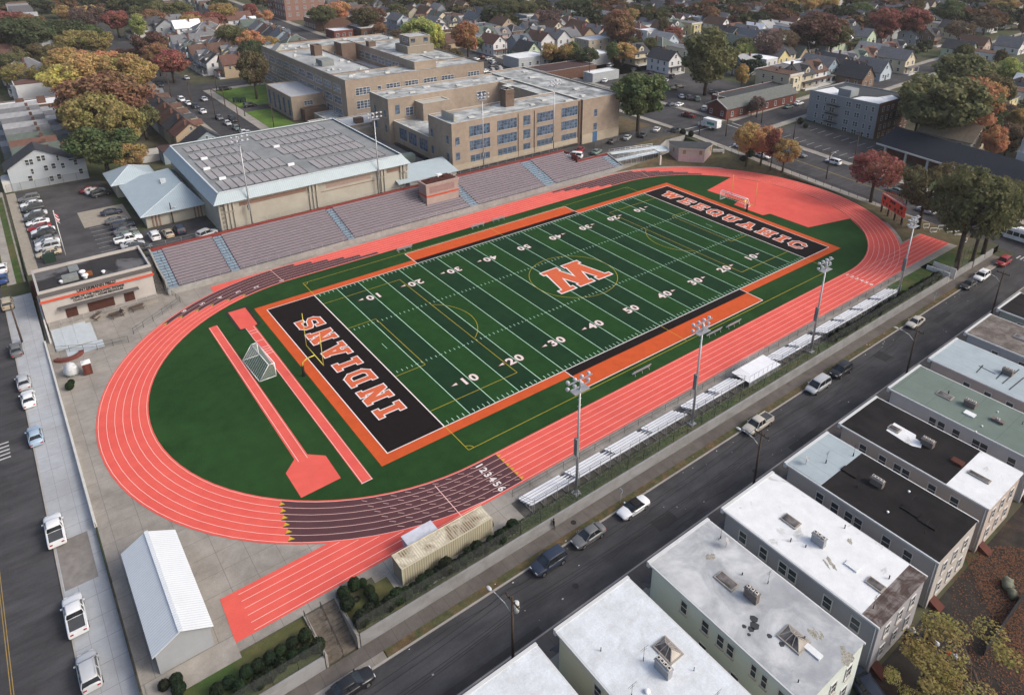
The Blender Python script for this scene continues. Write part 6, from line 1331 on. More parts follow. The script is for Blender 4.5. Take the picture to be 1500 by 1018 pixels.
for a in [('sedan', 1118, 228, S_, 'white', 'passing below the orange trees on the street behind the track'), ('suv', 1221, 237, N_, 'white', 'driving past the apartment car park'), ('sedan', 1171, 226, S_, 'grey', 'half hidden by the small yellow-green tree'),
          ('sedan', 1085, 214, S_, 'white', 'by the crossing behind the entrance pavilion'), ('pickup', 1008, 169, N_, 'dark red', 'waiting left of the white box truck'), ('sedan', 1312, 279, N_, 'green-grey', 'above the scoreboard arch'), ('sedan', 1333, 274, S_, 'red', 'right behind the green-grey one above the scoreboard'),
          ('sedan', 1357, 308, S_, 'silver', 'right of the scoreboard, under branches'), ('sedan', 1373, 289, N_, 'white', 'under the olive tree right of the scoreboard')]: car(*a, grp=G3)
G4 = 'cars in the yard beside the brick school wing'
for a in [('sedan', 898, 206, .3, 'dark grey', 'at the corner of the brick wing'), ('sedan', 919, 201, .5, 'silver', 'beside the corner of the brick wing, left of the tall tree trunk'), ('sedan', 942, 197, .5, 'dark grey', 'at the foot of the tall green tree'), ('sedan', 962, 189, .5, 'white', 'right of the tall green tree trunk'), ('sedan', 967, 203, .5, 'white', 'lower one, right of the tall tree'),
          ('sedan', 944, 210, .3, 'black', 'by the fence behind the aluminium ramp'), ('suv', 988, 198, .4, 'black', 'behind the left side of the entrance pavilion'), ('sedan', 850, 219, .6, 'red', 'behind the grandstand at the school corner'), ('van', 841, 230, 2.2, 'white', 'nosed up to the red parapet of the grandstand'), ('sedan', 874, 222, .4, 'green-grey', 'between the red one and the corner fence')]: car(*a, grp=G4)
G5 = 'cars in the church car park'
for a in [('suv', 986, 130, -.2, 'black', 'upper left in the church car park'), ('suv', 996, 127, -.2, 'black', 'second in the top row of the church car park'), ('sedan', 998, 141, .9, 'silver', 'left of three parked abreast by the church'), ('suv', 1009, 143, .9, 'dark grey', 'middle of three parked abreast by the church'), ('suv', 1021, 145, .9, 'green-grey', 'right of three parked abreast by the church'),
          ('sedan', 1041, 134, .8, 'dark blue', 'under the big olive tree, left'), ('sedan', 1049, 137, .8, 'dark grey', 'under the big olive tree, middle'), ('suv', 1059, 138, .8, 'silver', 'under the big olive tree, right'), ('sedan', 985, 153, -.3, 'dark blue', 'by the pavement behind the tall green tree'), ('sedan', 995, 153, .2, 'white', 'by the pavement next to the dark blue one'), ('suv', 1032, 159, .6, 'silver', 'against the red brick church wall'),
          ('sedan', 886, 118, .6, 'white', 'at the end of the long garage'), ('suv', 894, 96, .4, 'white', 'beside the white metal garage'), ('suv', 897, 106, .6, 'white', 'below the one by the white metal garage'), ('sedan', 954, 106, .4, 'black', 'in front of the tall white gabled house'), ('sedan', 961, 100, .4, 'silver', 'behind the black one by the tall white gabled house'), ('sedan', 975, 118, .4, 'silver', 'in the upper row of the church car park, left'), ('suv', 985, 112, .4, 'dark grey', 'in the upper row of the church car park, right'), ('sedan', 940, 112, .5, 'white', 'behind the crown of the tall green tree, upper'), ('sedan', 928, 102, .5, 'dark blue', 'beside the golden-brown tree by the garage'), ('sedan', 1155, 156, 0, 'green-grey', 'on the cross street beside the grey apartment building'), ('sedan', 1170, 151, 0, 'white', 'on the cross street, nearer the grey apartment building')]: car(*a, grp=G5)
G6 = 'cars in the left column of the car park by the fieldhouse'
lc = [('suv', 240, 398, 'grey'), ('sedan', 257, 442, 'white'), ('suv', 275, 478, 'dark grey'), ('sedan', 296, 524, 'silver'), ('suv', 285, 556, 'dark grey'), ('sedan', 312, 592, 'white'), ('sedan', 325, 634, 'red'), ('sedan', 355, 662, 'white'), ('suv', 362, 694, 'black'), ('sedan', 384, 732, 'grey'), ('sedan', 392, 762, 'white'), ('suv', 396, 798, 'silver'), ('sedan', 402, 848, 'beige')]
for i, (k, a, c, col) in enumerate(lc): car(k, a/5.656, 220+c/5.656, W_, col, '%s from the back in the left column of the fieldhouse car park' % ORD[i], .97, grp=G6)
G7 = 'cars in the right column of the car park by the fieldhouse'
for i, (k, px, py, col) in enumerate([('sedan', 131, 277, 'dark red'), ('sedan', 139, 279, 'silver'), ('suv', 147, 283, 'dark grey'), ('sedan', 163, 310, 'dark blue'), ('sedan', 170, 322, 'grey'), ('suv', 180, 330, 'dark blue'), ('sedan', 183, 337, 'grey'), ('sedan', 187, 343, 'green-grey'), ('pickup', 188, 350, 'white'), ('sedan', 194, 357, 'silver'), ('suv', 205, 363, 'dark grey'), ('sedan', 219, 375, 'green-grey')]):
    car(k, px, py, E_ if i > 2 else .25, col, '%s from the back in the right column of the fieldhouse car park' % ORD[i], .97, grp=G7)
G8 = 'cars in front of the hip-roofed wing'
for a in [('suv', 226, 345, N_, 'white', 'leftmost in front of the hip-roofed wing'), ('sedan', 246, 341, N_, 'beige', 'between the white and the blue cars at the hip-roofed wing'), ('suv', 263, 336, N_, 'dark blue', 'by the lamp in front of the hip-roofed wing'), ('suv', 303, 342, .35, 'silver', 'at the corner of the gymnasium')]: car(*a, grp=G8)
G9 = 'cars along the street left of the school'
for i, a in enumerate([('suv', 266, 146, S_, 'white'), ('sedan', 276, 151, S_, 'white'), ('sedan', 286, 155, S_, 'dark blue'), ('sedan', 297, 163, S_, 'white'), ('sedan', 299, 145, S_, 'silver'), ('sedan', 321, 172, S_, 'grey'), ('sedan', 333, 180, S_, 'silver'), ('van', 341, 175, S_, 'black'), ('sedan', 346, 187, S_, 'green-grey'), ('sedan', 357, 194, S_, 'white'), ('sedan', 363, 195, S_, 'silver'), ('suv', 366, 154, E_, 'black'), ('sedan', 273, 114, S_, 'silver'), ('suv', 330, 130, E_, 'black'), ('sedan', 235, 124, S_, 'dark blue')]):
    ex = {11: 'on the small paved lot beside the bright lawn', 12: 'beyond the junction at the upper left', 13: 'on the northern street above the bright lawn', 14: 'by the yellow trees at the upper left'}.get(i, '%s counting down the street left of the school' % ORD[i]); car(*a, ex, grp=G9)
G10 = 'cars parked along the far avenue'
for i in range(9): car(('sedan', 'suv')[i % 2], 372+i*6.2, 24+i*2.8, -1.75, ['silver', 'dark grey', 'white', 'grey', 'silver', 'black', 'silver', 'white', 'dark red'][i], '%s from the top along the right side of the far avenue' % ORD[i], grp=G10)
for i in range(5): car('sedan', 346+i*7.5, 32+i*4., 1.4, ['white', 'grey', 'silver', 'black', 'white'][i], '%s from the top along the left side of the far avenue' % ORD[i], grp=G10)
G11 = 'cars in the car park behind the main school'
for i, (px, py) in enumerate([(697, 87), (706, 84), (716, 86), (721, 91), (722, 96), (731, 100), (712, 104), (720, 103), (700, 95), (694, 90), (728, 94)]): car(('sedan', 'suv')[i % 2], px, py, [.3, 1.4][i % 2], ['white', 'dark red', 'silver', 'white', 'grey', 'silver', 'white', 'silver', 'black', 'silver', 'grey'][i], '%s listed from the left in the car park behind the main school' % ORD[i], grp=G11)
for a in [('suv', 1471, 70, .2, 'dark grey', 'on the far street at upper right'), ('sedan', 1457, 71, .2, 'silver', 'left of the dark SUV at upper right')]: car(*a)
# box truck and bus
x, y, z = at(1040, 182, 1.5); bt = T('box_truck', 'white box truck with green lettering patch on the street behind the pavilion', 'truck', (x, y, z), math.pi/2+.05)
b = MB(); b.box(-3.6, -1.2, .9, 2., 1.2, 3.4); b.build('cargo_box', [M('truck_white', (.68, .7, .7))], bt, world=False)
b = MB(); b.prism([(2.05, -1.05), (4.1, -1.), (4.1, 1.), (2.05, 1.05)], .5, lambda x, y: 2.6 if x < 3 else 1.5); b.build('cab', [M('truck_white')], bt, world=False)
b = MB(); b.poly([(2.9, -.95, 2.12), (4.02, -.95, 1.6), (4.02, .95, 1.6), (2.9, .95, 2.12)][::1]); b.build('windscreen', [CGL], bt, world=False)
b = MB(); b.box(-2.5, 1.2, 1.6, .4, 1.22, 2.5); b.build('green_panel', [M('teal', (.06, .3, .22))], bt, world=False)
for wx in (-2.3, 3.): 
    for s in (-1, 1): b = MB(); b.tube((wx, s*1., .45), (wx, s*1.2, .45), .45, 14); b.build('wheel', [TYRE], bt, world=False)
x, y, z = at(1497, 345, 1.5); bu = T('bus', 'white city bus cut by the right edge at the far corner', 'bus', (x, y, z), math.pi/2)
b = MB(); b.loft([[(xx, -1.25*k, .35), (xx, -1.27*k, 2.4), (xx, -1.1*k, 3.0*zk), (xx, 1.1*k, 3.0*zk), (xx, 1.27*k, 2.4), (xx, 1.25*k, .35)] for xx, k, zk in ((-6, .94, .97), (-5.8, 1, 1), (5.7, 1, 1), (6, .93, .96))], 0, sm=False); b.build('body', [M('truck_white')], bu, world=False)
b = MB(); [b.box(-5.4+k*1.4, s*1.27-.02, 1.35, -4.2+k*1.4, s*1.27+.02, 2.3) for k in range(8) for s in (-1, 1)]; b.box(5.93, -1.0, 1.2, 6.0, 1.0, 2.6); b.build('window_glass', [CGL], bu, world=False)
b = MB(); b.box(-3, -.8, 3., 1, .8, 3.25); b.build('roof_unit', [M('truck_white')], bu, world=False)
for wx in (-3.6, 3.9):
    for s in (-1, 1): b = MB(); b.tube((wx, s*1.1, .5), (wx, s*1.3, .5), .5, 14); b.build('wheel', [TYRE], bu, world=False)
# ================================================================== floodlight masts
LENS = M('floodlight_face', (.68, .7, .74), rough=.2, var=.03)
def mast(x, y, z0, zt, label, group, near=True, box=9):
    t = T('floodlight_mast', label, 'floodlight', (x, y, z0), group=group)
    b = MB(); rp_ = .22 if near else .15; b.tube((x, y, z0-.3), (x, y, zt-1.5), rp_, 10, r2=.11); b.box(x-.5, y-.5, z0-.3, x+.5, y+.5, z0+.25); b.tube((x, y, zt-1.5), (x, y, zt-.2), .13, 8); b.build('pole', [METAL], t)
    b = MB()
    for k in range(12 if near else 8): zz = z0+4+k*(zt-z0-6)/12; b.box(x-.28, y-.05, zz, x+.28, y+.05, zz+.05)
    b.build('climbing_pegs', [METAL], t)
    b = MB(); zz = z0+(zt-z0)*(.36 if near else .22); b.box(x-.42, y-.3, zz, x-.1, y+.3, zz+2.6 if near else zz+1.1); b.build('control_box', [M('grey_unit')], t)
    b = MB(); b.bar((x-1.9, y, zt-.15), (x+1.9, y, zt-.15), .12, .12); b.bar((x-1.5, y, zt-1.1), (x+1.5, y, zt-1.1), .12, .12); b.box(x-1.2, y-.5, zt-1.7, x+1.2, y+.5, zt-1.62); b.build('crossarm', [METAL], t)
    sg = 1 if near else -1
    for k in range(4):
        for h in (0, 1):
            xx = x-1.65+k*1.1; zz = zt-.15-h*.95+.2; c = Vector((xx, y+.15*sg, zz)); d = Vector((0, .8*sg, -.6)).normalized(); b = MB()
            u = d.orthogonal().normalized(); v = d.cross(u); RR = []
            for f, r in ((0, .07), (.1, .17), (.25, .23), (.36, .25)): RR.append([tuple(c+d*f+u*r*math.cos(i*math.pi/5)+v*r*math.sin(i*math.pi/5)) for i in range(10)])
            b.loft(RR, 1); b.loft([[tuple(c+d*.37+u*.26*math.cos(i*math.pi/5)+v*.26*math.sin(i*math.pi/5)) for i in range(10)], [tuple(c+d*.42+u*.16*math.cos(i*math.pi/5)+v*.16*math.sin(i*math.pi/5)) for i in range(10)]], 0)
            b.build('lamp', [LENS, M('lamp_housing', (.5, .52, .55), rough=.3)], t)
for i, (x, y, zt) in enumerate([(6.7, -21.8, 18.0), (29.2, -21.8, 17.6), (60, -21.6, 17.5), (90.3, -21.2, 17.)]):
    mast(x, y, 0, zt, ['nearest floodlight mast, rising from behind the silver bleachers', 'second floodlight mast behind the bleachers, in front of the orange border', 'third floodlight mast behind the bleachers, beside the orange corner', 'farthest floodlight mast of the bleacher side, near the scoreboard'][i], 'floodlight masts behind the bleachers')
for i, (x, zt) in enumerate([(-1.2, 25.1), (30.1, 25.2), (61., 25.4), (85.4, 25.6)]):
    mast(x, 79.8, 3.4, zt, ['floodlight mast in front of the left half of the gymnasium', 'floodlight mast in front of the right end of the gymnasium', 'floodlight mast before the left windows of the brick wing', 'floodlight mast before the right windows of the brick wing'][i], 'floodlight masts behind the grandstand', False)
# ================================================================== utility poles, street lamps, wires
def upole(px, py, ht_, label, lamp=None, trans=False, arm=True, z=None, xy=None, lean=0.):
    x, y, zz = at(px, py) if xy is None else (*xy, H(*xy)); t = T('utility_pole', label, 'utility pole', (x, y, zz), group='utility poles and street lamps')
    b = MB(); b.tube((x, y, zz-.2), (x+lean, y, zz+ht_), .17, 8, r2=.11); b.build('pole', [WOOD], t)
    if arm: b = MB(); b.bar((x, y-1.1, zz+ht_-.6), (x, y+1.1, zz+ht_-.6), .12, .14); [b.tube((x, y+o, zz+ht_-.5), (x, y+o, zz+ht_-.25), .06, 6) for o in (-1, -.4, .4, 1)]; b.build('crossarm', [WOOD], t)
    if lamp:
        dx, dy = lamp; b = MB(); P = [(x, y, zz+ht_-2.6), (x+dx*.35, y+dy*.35, zz+ht_-1.7), (x+dx*.8, y+dy*.8, zz+ht_-1.3), (x+dx, y+dy, zz+ht_-1.25)]; b.pline(P, .05, 6); b.build('lamp_arm', [METAL], t)
        b = MB(); q = Vector(P[-1]); d = Vector((dx, dy, 0)).normalized(); b.ball(q+d*.35, .3, 10, 6, sc=(1.3 if abs(dx) > abs(dy) else .7, .7 if abs(dx) > abs(dy) else 1.3, .35)); b.build('lamp_head', [M('lamp_head', (.5, .52, .55), rough=.4)], t)
    if trans: b = MB(); b.tube((x+.4, y-.1, zz+ht_-2.2), (x+.4, y-.1, zz+ht_-1.), .3, 12); b.ball((x+.4, y-.1, zz+ht_-1.), .3, 12, 4, sc=(1, 1, .3)); b.build('transformer', [M('pale_transformer', (.5, .53, .52))], t)
    return Vector((x, y, zz+ht_))
Hn = 9.6
def xz_pole(px_top, py_top, zt, y):  # pole on the near street: x from the image position of its top
    d = ray(px_top, py_top); t = (zt-CP[2])/d[2]; return CP[0]+t*d[0], CP[1]+t*d[1]
PW = []
for i, (px, py, tr, lab, lp) in enumerate([(749, 968, True, 'near utility pole with street lamp and pale transformer at the bottom', (-.6, 2.7)), (1090, 706, False, 'utility pole with street lamp by the white-roofed town houses', (-.6, 2.7)), (1333, 556, False, 'utility pole with street lamp before the green-roofed town house', (-.5, 2.7)), (1453, 462, False, 'utility pole with street lamp near the right edge', (-.5, 2.7))]):
    x, y, z = at(px, py); x, y = x, -34.3; PW.append(upole(0, 0, Hn, lab, lp, tr, xy=(x, y)))
PW = [Vector((-42, -34.3, 8))]+PW+[Vector((132, -34.3, 8))]
def wires(P, offs_, label, r=.02):
    b = MB()
    for o in offs_:
        for a, c in zip(P, P[1:]):
            a2, c2 = a+Vector(o), c+Vector(o); n = 10; pts = [tuple(a2.lerp(c2, k/n)-Vector((0, 0, 4*.9*(k/n)*(1-k/n)))) for k in range(n+1)]; b.pline(pts, r, 4)
    return solo(b, 'power_line', [BLKP], label, 'power line')
wires(PW, [(0, -1, -.3), (0, .4, -.3), (0, 1, -.3), (0, .1, -2.6), (0, .1, -3.)], 'black overhead wires sagging between the near street poles')
EP = []
for px, py, h, lab, lp in [(1210, 262, 8.5, 'street lamp pole on the pavement right behind the track curve', (2.2, 0)), (1250, 243, 10.5, 'tall pole with lamps at the apartment car park', None), (1162, 205, 7, 'lamp pole at the apartment car park entrance', None), (1327, 300, 10, 'dark pole beside the scoreboard', None), (1063, 200, 7.5, 'pole at the crossing behind the pavilion', None), (1024, 198, 6., 'slim pole just behind the entrance pavilion', None), (1115, 181, 7, 'pole at the corner across from the orange trees', None)]:
    EP.append(upole(px, py, h, lab, lp, arm=(h > 10)))
SP = []
for px, py, h, lab in [(251, 144, 9, 'leftmost street pole at the junction left of the school'), (282, 160, 9.5, 'second street pole left of the school, among parked cars'), (316, 175, 11, 'tallest street pole left of the school'), (352, 193, 10, 'street pole near the roof of the gymnasium'), (330, 156, 7, 'slim pole at the kerb of the bright lawn'), (359, 171, 4, 'short pole on the pavement beside the bright lawn'), (402, 192, 9, 'pole on the lawn strip before the school annex'), (318, 134, 8, 'pole at the corner above the bright lawn')]: SP.append(upole(px, py, h, lab, arm=h > 8.9))
upole(129, 465, 7.5, 'dark pole on the pale sidewalk beside the fieldhouse', None, arm=False, xy=(-46.6, 62.5)); upole(0, 0, 5., 'black car park lamp post before the hip-roofed wing', (.5, 0.), arm=False, xy=(-14.5, 94.)) 
for px, py, h, lab in [(385, 12, 9, 'far avenue pole at the top left'), (398, 50, 8, 'left pole on the far avenue'), (386, 48, 8, 'second pole on the far avenue'), (1358, 76, 12, 'leaning pale pole at the upper right'), (741, 88, 9, 'pole at the teachers car park'), (792, 108, 9, 'pole by the pale grey shop'), (863, 118, 13, 'tall pale pole behind the right end of the brick wing')]: upole(px, py, h, lab, arm=False)
# ================================================================== bleachers
def bleacher(xa, xb, label, y0=-18.35, rows=5):
    t = T('bleachers', label, 'bleachers', (xa, y0, 0), group='aluminium bleachers along the near straight'); segs = []; x = xa
    n = max(1, round((xb-xa)/6.6)); L = (xb-xa)/n
    for r in range(rows):
        y = y0-.62*r; z = .45+.24*r; b = MB()
        for k in range(n):
            g0 = .5 if r < rows-1 else 0
            for q in (0, 1): b.box(xa+k*L+(g0 if k else 0), y-.18*q, z, xa+(k+1)*L-(g0 if k < n-1 else 0), y-.18*q+.16, z+.04)
        b.build('seat_plank', [ALU], t)
        if r: b = MB(); b.box(xa, y+.17, z-.3, xb, y+.36, z-.27); b.build('foot_plank', [ALU], t)
    b = MB()
    for x in np.arange(xa+.3, xb, 1.85):
        b.bar((x, y0+.2, .1), (x, y0-.62*rows+.3, .1), .05, .06); b.bar((x, y0+.1, .3), (x, y0-.62*rows+.4, .3+.24*(rows-1)), .05, .06)
        for r in range(0, rows): b.bar((x, y0-.62*r, .02), (x, y0-.62*r, .44+.24*r), .05, .05)
        yb = y0-.62*(rows-1)-.35; b.bar((x, yb, .1), (x, yb, 2.45), .05, .05)
    b.build('frame', [METAL], t)
    b = MB(); yb = y0-.62*(rows-1)-.35; [b.tube((xa, yb, z), (xb, yb, z), .03) for z in (1.6, 2., 2.45)]
    for x in (xa, xb): b.pline([(x, y0, 1.2), (x, yb, 2.45)], .03); b.pline([(x, y0, .9), (x, yb, 2.0)], .025); b.tube((x, y0, .1), (x, y0, 1.2), .03)
    for k in range(1, n): b.pline([(xa+k*L, y0-.3, .6), (xa+k*L, y0-.3, 1.5), (xa+k*L, y0-1.6, 2.0), (xa+k*L, y0-1.6, 1.1)], .03)
    b.build('guard_rail', [METAL], t); return t
bleacher(0., 28.9, 'longest run of silver bleachers, nearest the numbered lane end'); bleacher(30.6, 42.4, 'short run of bleachers left of the white platform'); bleacher(51.7, 63.8, 'run of bleachers just right of the white platform'); bleacher(65.4, 91.2, 'far run of silver bleachers ending at the last floodlight mast')
pt = T('viewing_platform', 'raised white platform with tall guard rails between two bleacher runs', 'platform', (42.8, -18.2, 0))
b = MB(); b.box(42.9, -21.6, 1.15, 51.2, -18.1, 1.22); b.build('deck', [ALU], pt)
b = MB()
for x in np.arange(43, 51.3, 1.17):
    for y in (-21.5, -19.8, -18.2): b.bar((x, y, 0), (x, y, 1.15), .06, .06)
    b.tube((x, -21.5, 1.2), (x, -21.5, 2.3), .025)
for z in (1.5, 1.8, 2.1, 2.4, 2.7): b.pline([(42.95, -21.4, z), (42.95, -18.15, z), (51.1, -18.15, z)], .022); 
b.tube((42.95, -21.5, 2.3), (51.1, -21.5, 2.3), .025); [b.tube((x, -18.15, 1.2), (x, -18.15, 2.7), .025) for x in (42.95, 45, 47, 49, 51.1)]; b.build('guard_rail', [METAL], pt)
b = MB(); b.box(43.2, -21.45, .05, 51, -21.4, 1.1); b.build('skirt', [M('grey_unit')], pt)
# ================================================================== fences
MESHV = veil_mat('chain_link', (.16, .17, .17), .16)
def fence(P, h, label, step=2.4, zf=None, r=.03, veil=True, name='chain_link_fence', mid=False, mat=None):
    o_ = P[0]; t = T(name, label, 'fence', (*o_, 0)); zf = zf or H; mat = mat or DMETAL; b = MB(); v = MB()
    for a, c in zip(P, P[1:]):
        L = math.dist(a, c); n = max(1, round(L/step)); pts = [(a[0]+(c[0]-a[0])*k/n, a[1]+(c[1]-a[1])*k/n) for k in range(n+1)]
        for x, y in pts[1 if a != P[0] else 0:]: z = zf(x, y); b.tube((x, y, z-.1), (x, y, z+h), r, 5)
        for p, q in zip(pts, pts[1:]):
            zp, zq = zf(*p), zf(*q); b.tube((*p, zp+h), (*q, zq+h), r*.8, 4, cap=False)
            if mid: b.tube((*p, zp+h*.5), (*q, zq+h*.5), r*.7, 4, cap=False)
            v.poly([(*p, zp+.05), (*q, zq+.05), (*q, zq+h-.04), (*p, zp+h-.04)])
    b.build('rail_frame', [mat], t)
    if veil: v.build('wire_mesh', [MESHV], t)
    return t
z0f = lambda x, y: 0.
fence([(-.2, -17.2), (100, -17.2)], 1.1, 'long low chain-link fence between the track and the bleachers', 2.9, z0f, .025, mid=True)
fence([(-18.6, -22.75), (-3, -22.75)], 2.0, 'chain-link fence on the wall behind the beige container', 2.6, z0f); fence([(-3, -22.75), (117.5, -22.75)], 2.2, 'tall chain-link fence on top of the street wall behind the bleachers', 3., z0f)
fence([(-43.2, -22.75), (-28., -22.75)], 2., 'chain-link fence left of the stairs at the bottom', 2.6, z0f); fence([(-24.2, -22.75), (-18.6, -22.75)], 2., 'short chain-link fence right of the stairs', 2.6, z0f)
fence([(-22., 65.3), (-21.4, 61.5), (-30.8, 54.6)], 1.25, 'waist-high chain-link fence along the plaza before the fieldhouse', 2.2, z0f, mid=True); fence([(-32, 52.4), (-36.7, 53), (-42.4, 56.2)], 1.25, 'short waist-high fence left of the plaza gap', 2.2, z0f, mid=True)
fence([(-43.4, 9.5), (-43.3, 0)], 1.6, 'dark fence leaning along the sidewalk above the white shed', 2.2, lambda x, y: hL(x, y)+.1); fence([(-43.4, -.2), (-43.4, -22)], 1.3, 'dark fence beside the white shed along the sidewalk', 2.2, lambda x, y: max(hL(x, y)+.1, -.1))
fence([(-42.9, 138.6), (-24.6, 138.6)], 2.2, 'tall chain-link fence in front of the big white gabled house', 3, lambda x, y: 3.4); fence([(-43.3, 138), (-43.3, 84)], 1.5, 'chain-link fence down the left side of the car park', 3, lambda x, y: 3.4)
fence([(125.8, -4.), (133.6, 7), (134.4, 30), (132.8, 58)], 1.5, 'dark fence along the pavement behind the track curve', 2.6, lambda x, y: hR(x, y) if x > 132 else hR(x, y)*.6, .04); fence([(101, 79.2), (128, 79.2), (131, 72)], 1.8, 'dark fence between the school yard and the aluminium ramp', 2.6, lambda x, y: 3.4)
fence([(150+8, 58), (150+8, 24)], 1.1, 'low railing around the apartment car park', 2.4, hR); fence([(-8, 79.1), (54, 79.1)], 1.6, 'fence along the gymnasium behind the grandstand parapet', 3, lambda x, y: 3.4)
fence([(116, -20.8), (124, -20.8), (124, -22.6)], 1.8, 'small fence at the corner stairs in the east', 2.2, z0f)
# retaining walls
def rwall(name, label, P, th, zb, zt, mat, cat='wall'):
    b = MB()
    for a, c in zip(P, P[1:]):
        d = Vector((c[0]-a[0], c[1]-a[1])).normalized(); n = Vector((-d.y, d.x))*th/2
        b.prism([(a[0]-n.x, a[1]-n.y), (c[0]-n.x, c[1]-n.y), (c[0]+n.x, c[1]+n.y), (a[0]+n.x, a[1]+n.y)], zb, zt)
    return solo(b, name, [mat], label, cat)
RWM = M('retaining_wall_concrete', (.27, .275, .28), var=.1, scale=.5, col2=(.19, .185, .18), s2=.5, amt2=.6, fine=.08, stretch=(.4, 1, 2))
rwall('retaining_wall', 'long grey concrete retaining wall between the bleachers and the near street', [(-24.3, -23.06), (107.6, -23.06)], .3, -1.9, .12, RWM); rwall('retaining_wall', 'short grey retaining wall left of the stairs', [(-43.2, -23.06), (-27.9, -23.06)], .3, -1.9, .12, RWM)
rwall('retaining_wall', 'pale end piece of retaining wall beyond the corner stairs', [(110.6, -23.06), (129.5, -23.06)], .3, -1.9, .1, RWM)
rwall('boundary_wall', 'low white-topped wall between the sidewalk and the curve of the track', [(-43.5, 60), (-43.4, 9.8)], .28, -.6, lambda x, y: max(.5, hL(x, y)+.45), M('white_wall_top', (.5, .5, .48), var=.12))
rwall('boundary_wall', 'thin white-topped wall beside the fieldhouse', [(-42.8, 79), (-42.75, 60.1)], .25, -.1, lambda x, y: hL(x, y)+.6, M('white_wall_top'))
# main stairs to the street
st = T('street_stairs', 'weathered concrete stairs with black handrails through the street wall at bottom', 'stairs', (-26, -23, CH))
b = MB()
for i in range(11): b.box(-27.7, -22.9+i*.5, CH-.1, -24.5, -17.45, CH+.15*(i+1)-.02)
b.build('steps', [M('stained_steps', (.15, .13, .11), var=.3, scale=2, col2=(.08, .065, .05), s2=.8)], st)
b = MB(); b.box(-28., -23.2, CH-.1, -27.71, -17.4, .25); b.box(-24.49, -23.2, CH-.1, -24.2, -17.4, .25); b.build('side_wall', [CONC], st)
b = MB()
for x in (-27.9, -24.3, -26.1):
    a, c = (x, -23., CH+1.), (x, -17.6, 1.1); b.tube(a, c, .035); b.tube((x, -23, CH+.5), (x, -17.6, .6), .025)
    for k in range(5): f = k/4; b.tube((x, -23+5.4*f, CH+1.65*f), (x, -23+5.4*f, CH+1+1.65*f+.05), .03)
for x in (-28., -24.2): b.tube((x, -23.2, CH), (x, -23.2, .9), .05); 
b.build('handrail', [DMETAL], st)
s2_ = T('corner_stairs', 'narrow concrete stairs through the wall at the far street corner', 'stairs', (109, -23, CH)); b = MB(); [b.box(107.7, -23.2+i*.45, CH-.1, 110.5, -18.5, CH+.16*(i+1)-.02) for i in range(10)]; b.build('steps', [CONC], s2_)
b = MB(); b.box(107.5, -23.3, CH, 107.69, -18.6, .9); b.box(110.51, -23.3, CH, 110.7, -18.6, .9); b.build('side_wall', [M('white_wall_paint')], s2_)
# ================================================================== shed, container, small things
RB = MJ('corrugated_white', (.6, .64, .67), [(1, .32, .06)], (.42, .46, .5), var=.05, scale=.4, rough=.5)
sh = T('storage_shed', 'long white storage shed with ribbed white gable roof beside the west sidewalk', 'shed', (-41.6, -15.3, 0))
b = MB(); gable_walls(b, -41.5, -14.9, -36.4, .0, -.2, 2.9, 4.2); b.build('wall', [M('shed_wall', (.3, .32, .34), var=.06)], sh)
b = MB(); gable_roof(b, -41.5, -14.9, -36.4, 0., 2.95, 4.35, 'y', .3, .08); b.bar((-38.95, -15.2, 4.46), (-38.95, .3, 4.46), .4, .05); b.build('roof', [RB], sh)
b = MB(); b.box(-43, -18, -.05, -34.6, -15.1, .06); b.build('concrete_base', [CONC], sh)
CTM = MJ('container_steel', (.36, .34, .25), [(0, .3, .13)], (.24, .22, .16), var=.15, scale=.6, rough=.6)
CTT = MJ('container_top', (.6, .56, .44), [(0, .3, .1)], (.42, .38, .28), var=.12, scale=.8, col2=(.14, .09, .05), s2=.5, amt2=.9, rough=.6)
ct = T('shipping_container', 'beige corrugated shipping container with rust stains by the street fence', 'shipping container', (-17.7, -20.5, 0))
b = MB(); b.box(-17.7, -20.5, .08, -5.6, -18.15, 2.55, 0, 1); b.build('body', [CTM, CTT], ct)
b = MB()
for x in (-17.72, -5.7): [b.box(x, y, .0, x+.12, y+.12, 2.58) for y in (-20.53, -18.24)]
b.box(-17.73, -20.54, 2.5, -5.58, -20.46, 2.62); b.box(-17.73, -18.19, 2.5, -5.58, -18.11, 2.62); b.box(-17.74, -20.45, 2.5, -17.66, -18.2, 2.61); b.build('frame', [M('container_frame', (.5, .47, .36))], ct)
gb = MB(); gb.box(-15.3, -17.7, 0, -11.5, -16., 1.9); gb.box(-15.4, -17.8, 1.9, -11.4, -15.9, 2.05, 1); solo(gb, 'equipment_box', [M('lilac_plastic', (.38, .36, .44)), M('pale_lid', (.5, .52, .58))], 'pale lilac equipment box against the back of the beige container', 'box')
def tyre(x, y, z, r, label, up=False):
    b = MB(); n = 16; R = []
    for i in range(n+1):
        a = 2*math.pi*i/n; ring = []
        for j in range(6):
            c = 2*math.pi*j/6; rr = r-.12+.12*math.cos(c); h = .12*math.sin(c)
            ring.append((x+rr*math.cos(a), y+rr*math.sin(a), z+.12+h) if not up else (x+h, y+rr*math.cos(a), z+r+rr*math.sin(a)))
        R.append(ring)
    b.loft(R, 0, caps=False); solo(b, 'tyre', [TYRE], label, 'tyre')
tyre(*at(523, 878)[:2], 0, .42, 'small black tyre lying among the clipped bushes'); tyre(-5.2, -19.4, 0, .75, 'large black tyre standing at the end of the beige container', True)
pp = T('portable_toilet', 'brown portable toilet with white roof near the track curve', 'portable toilet', (-39, 46.3, 0))
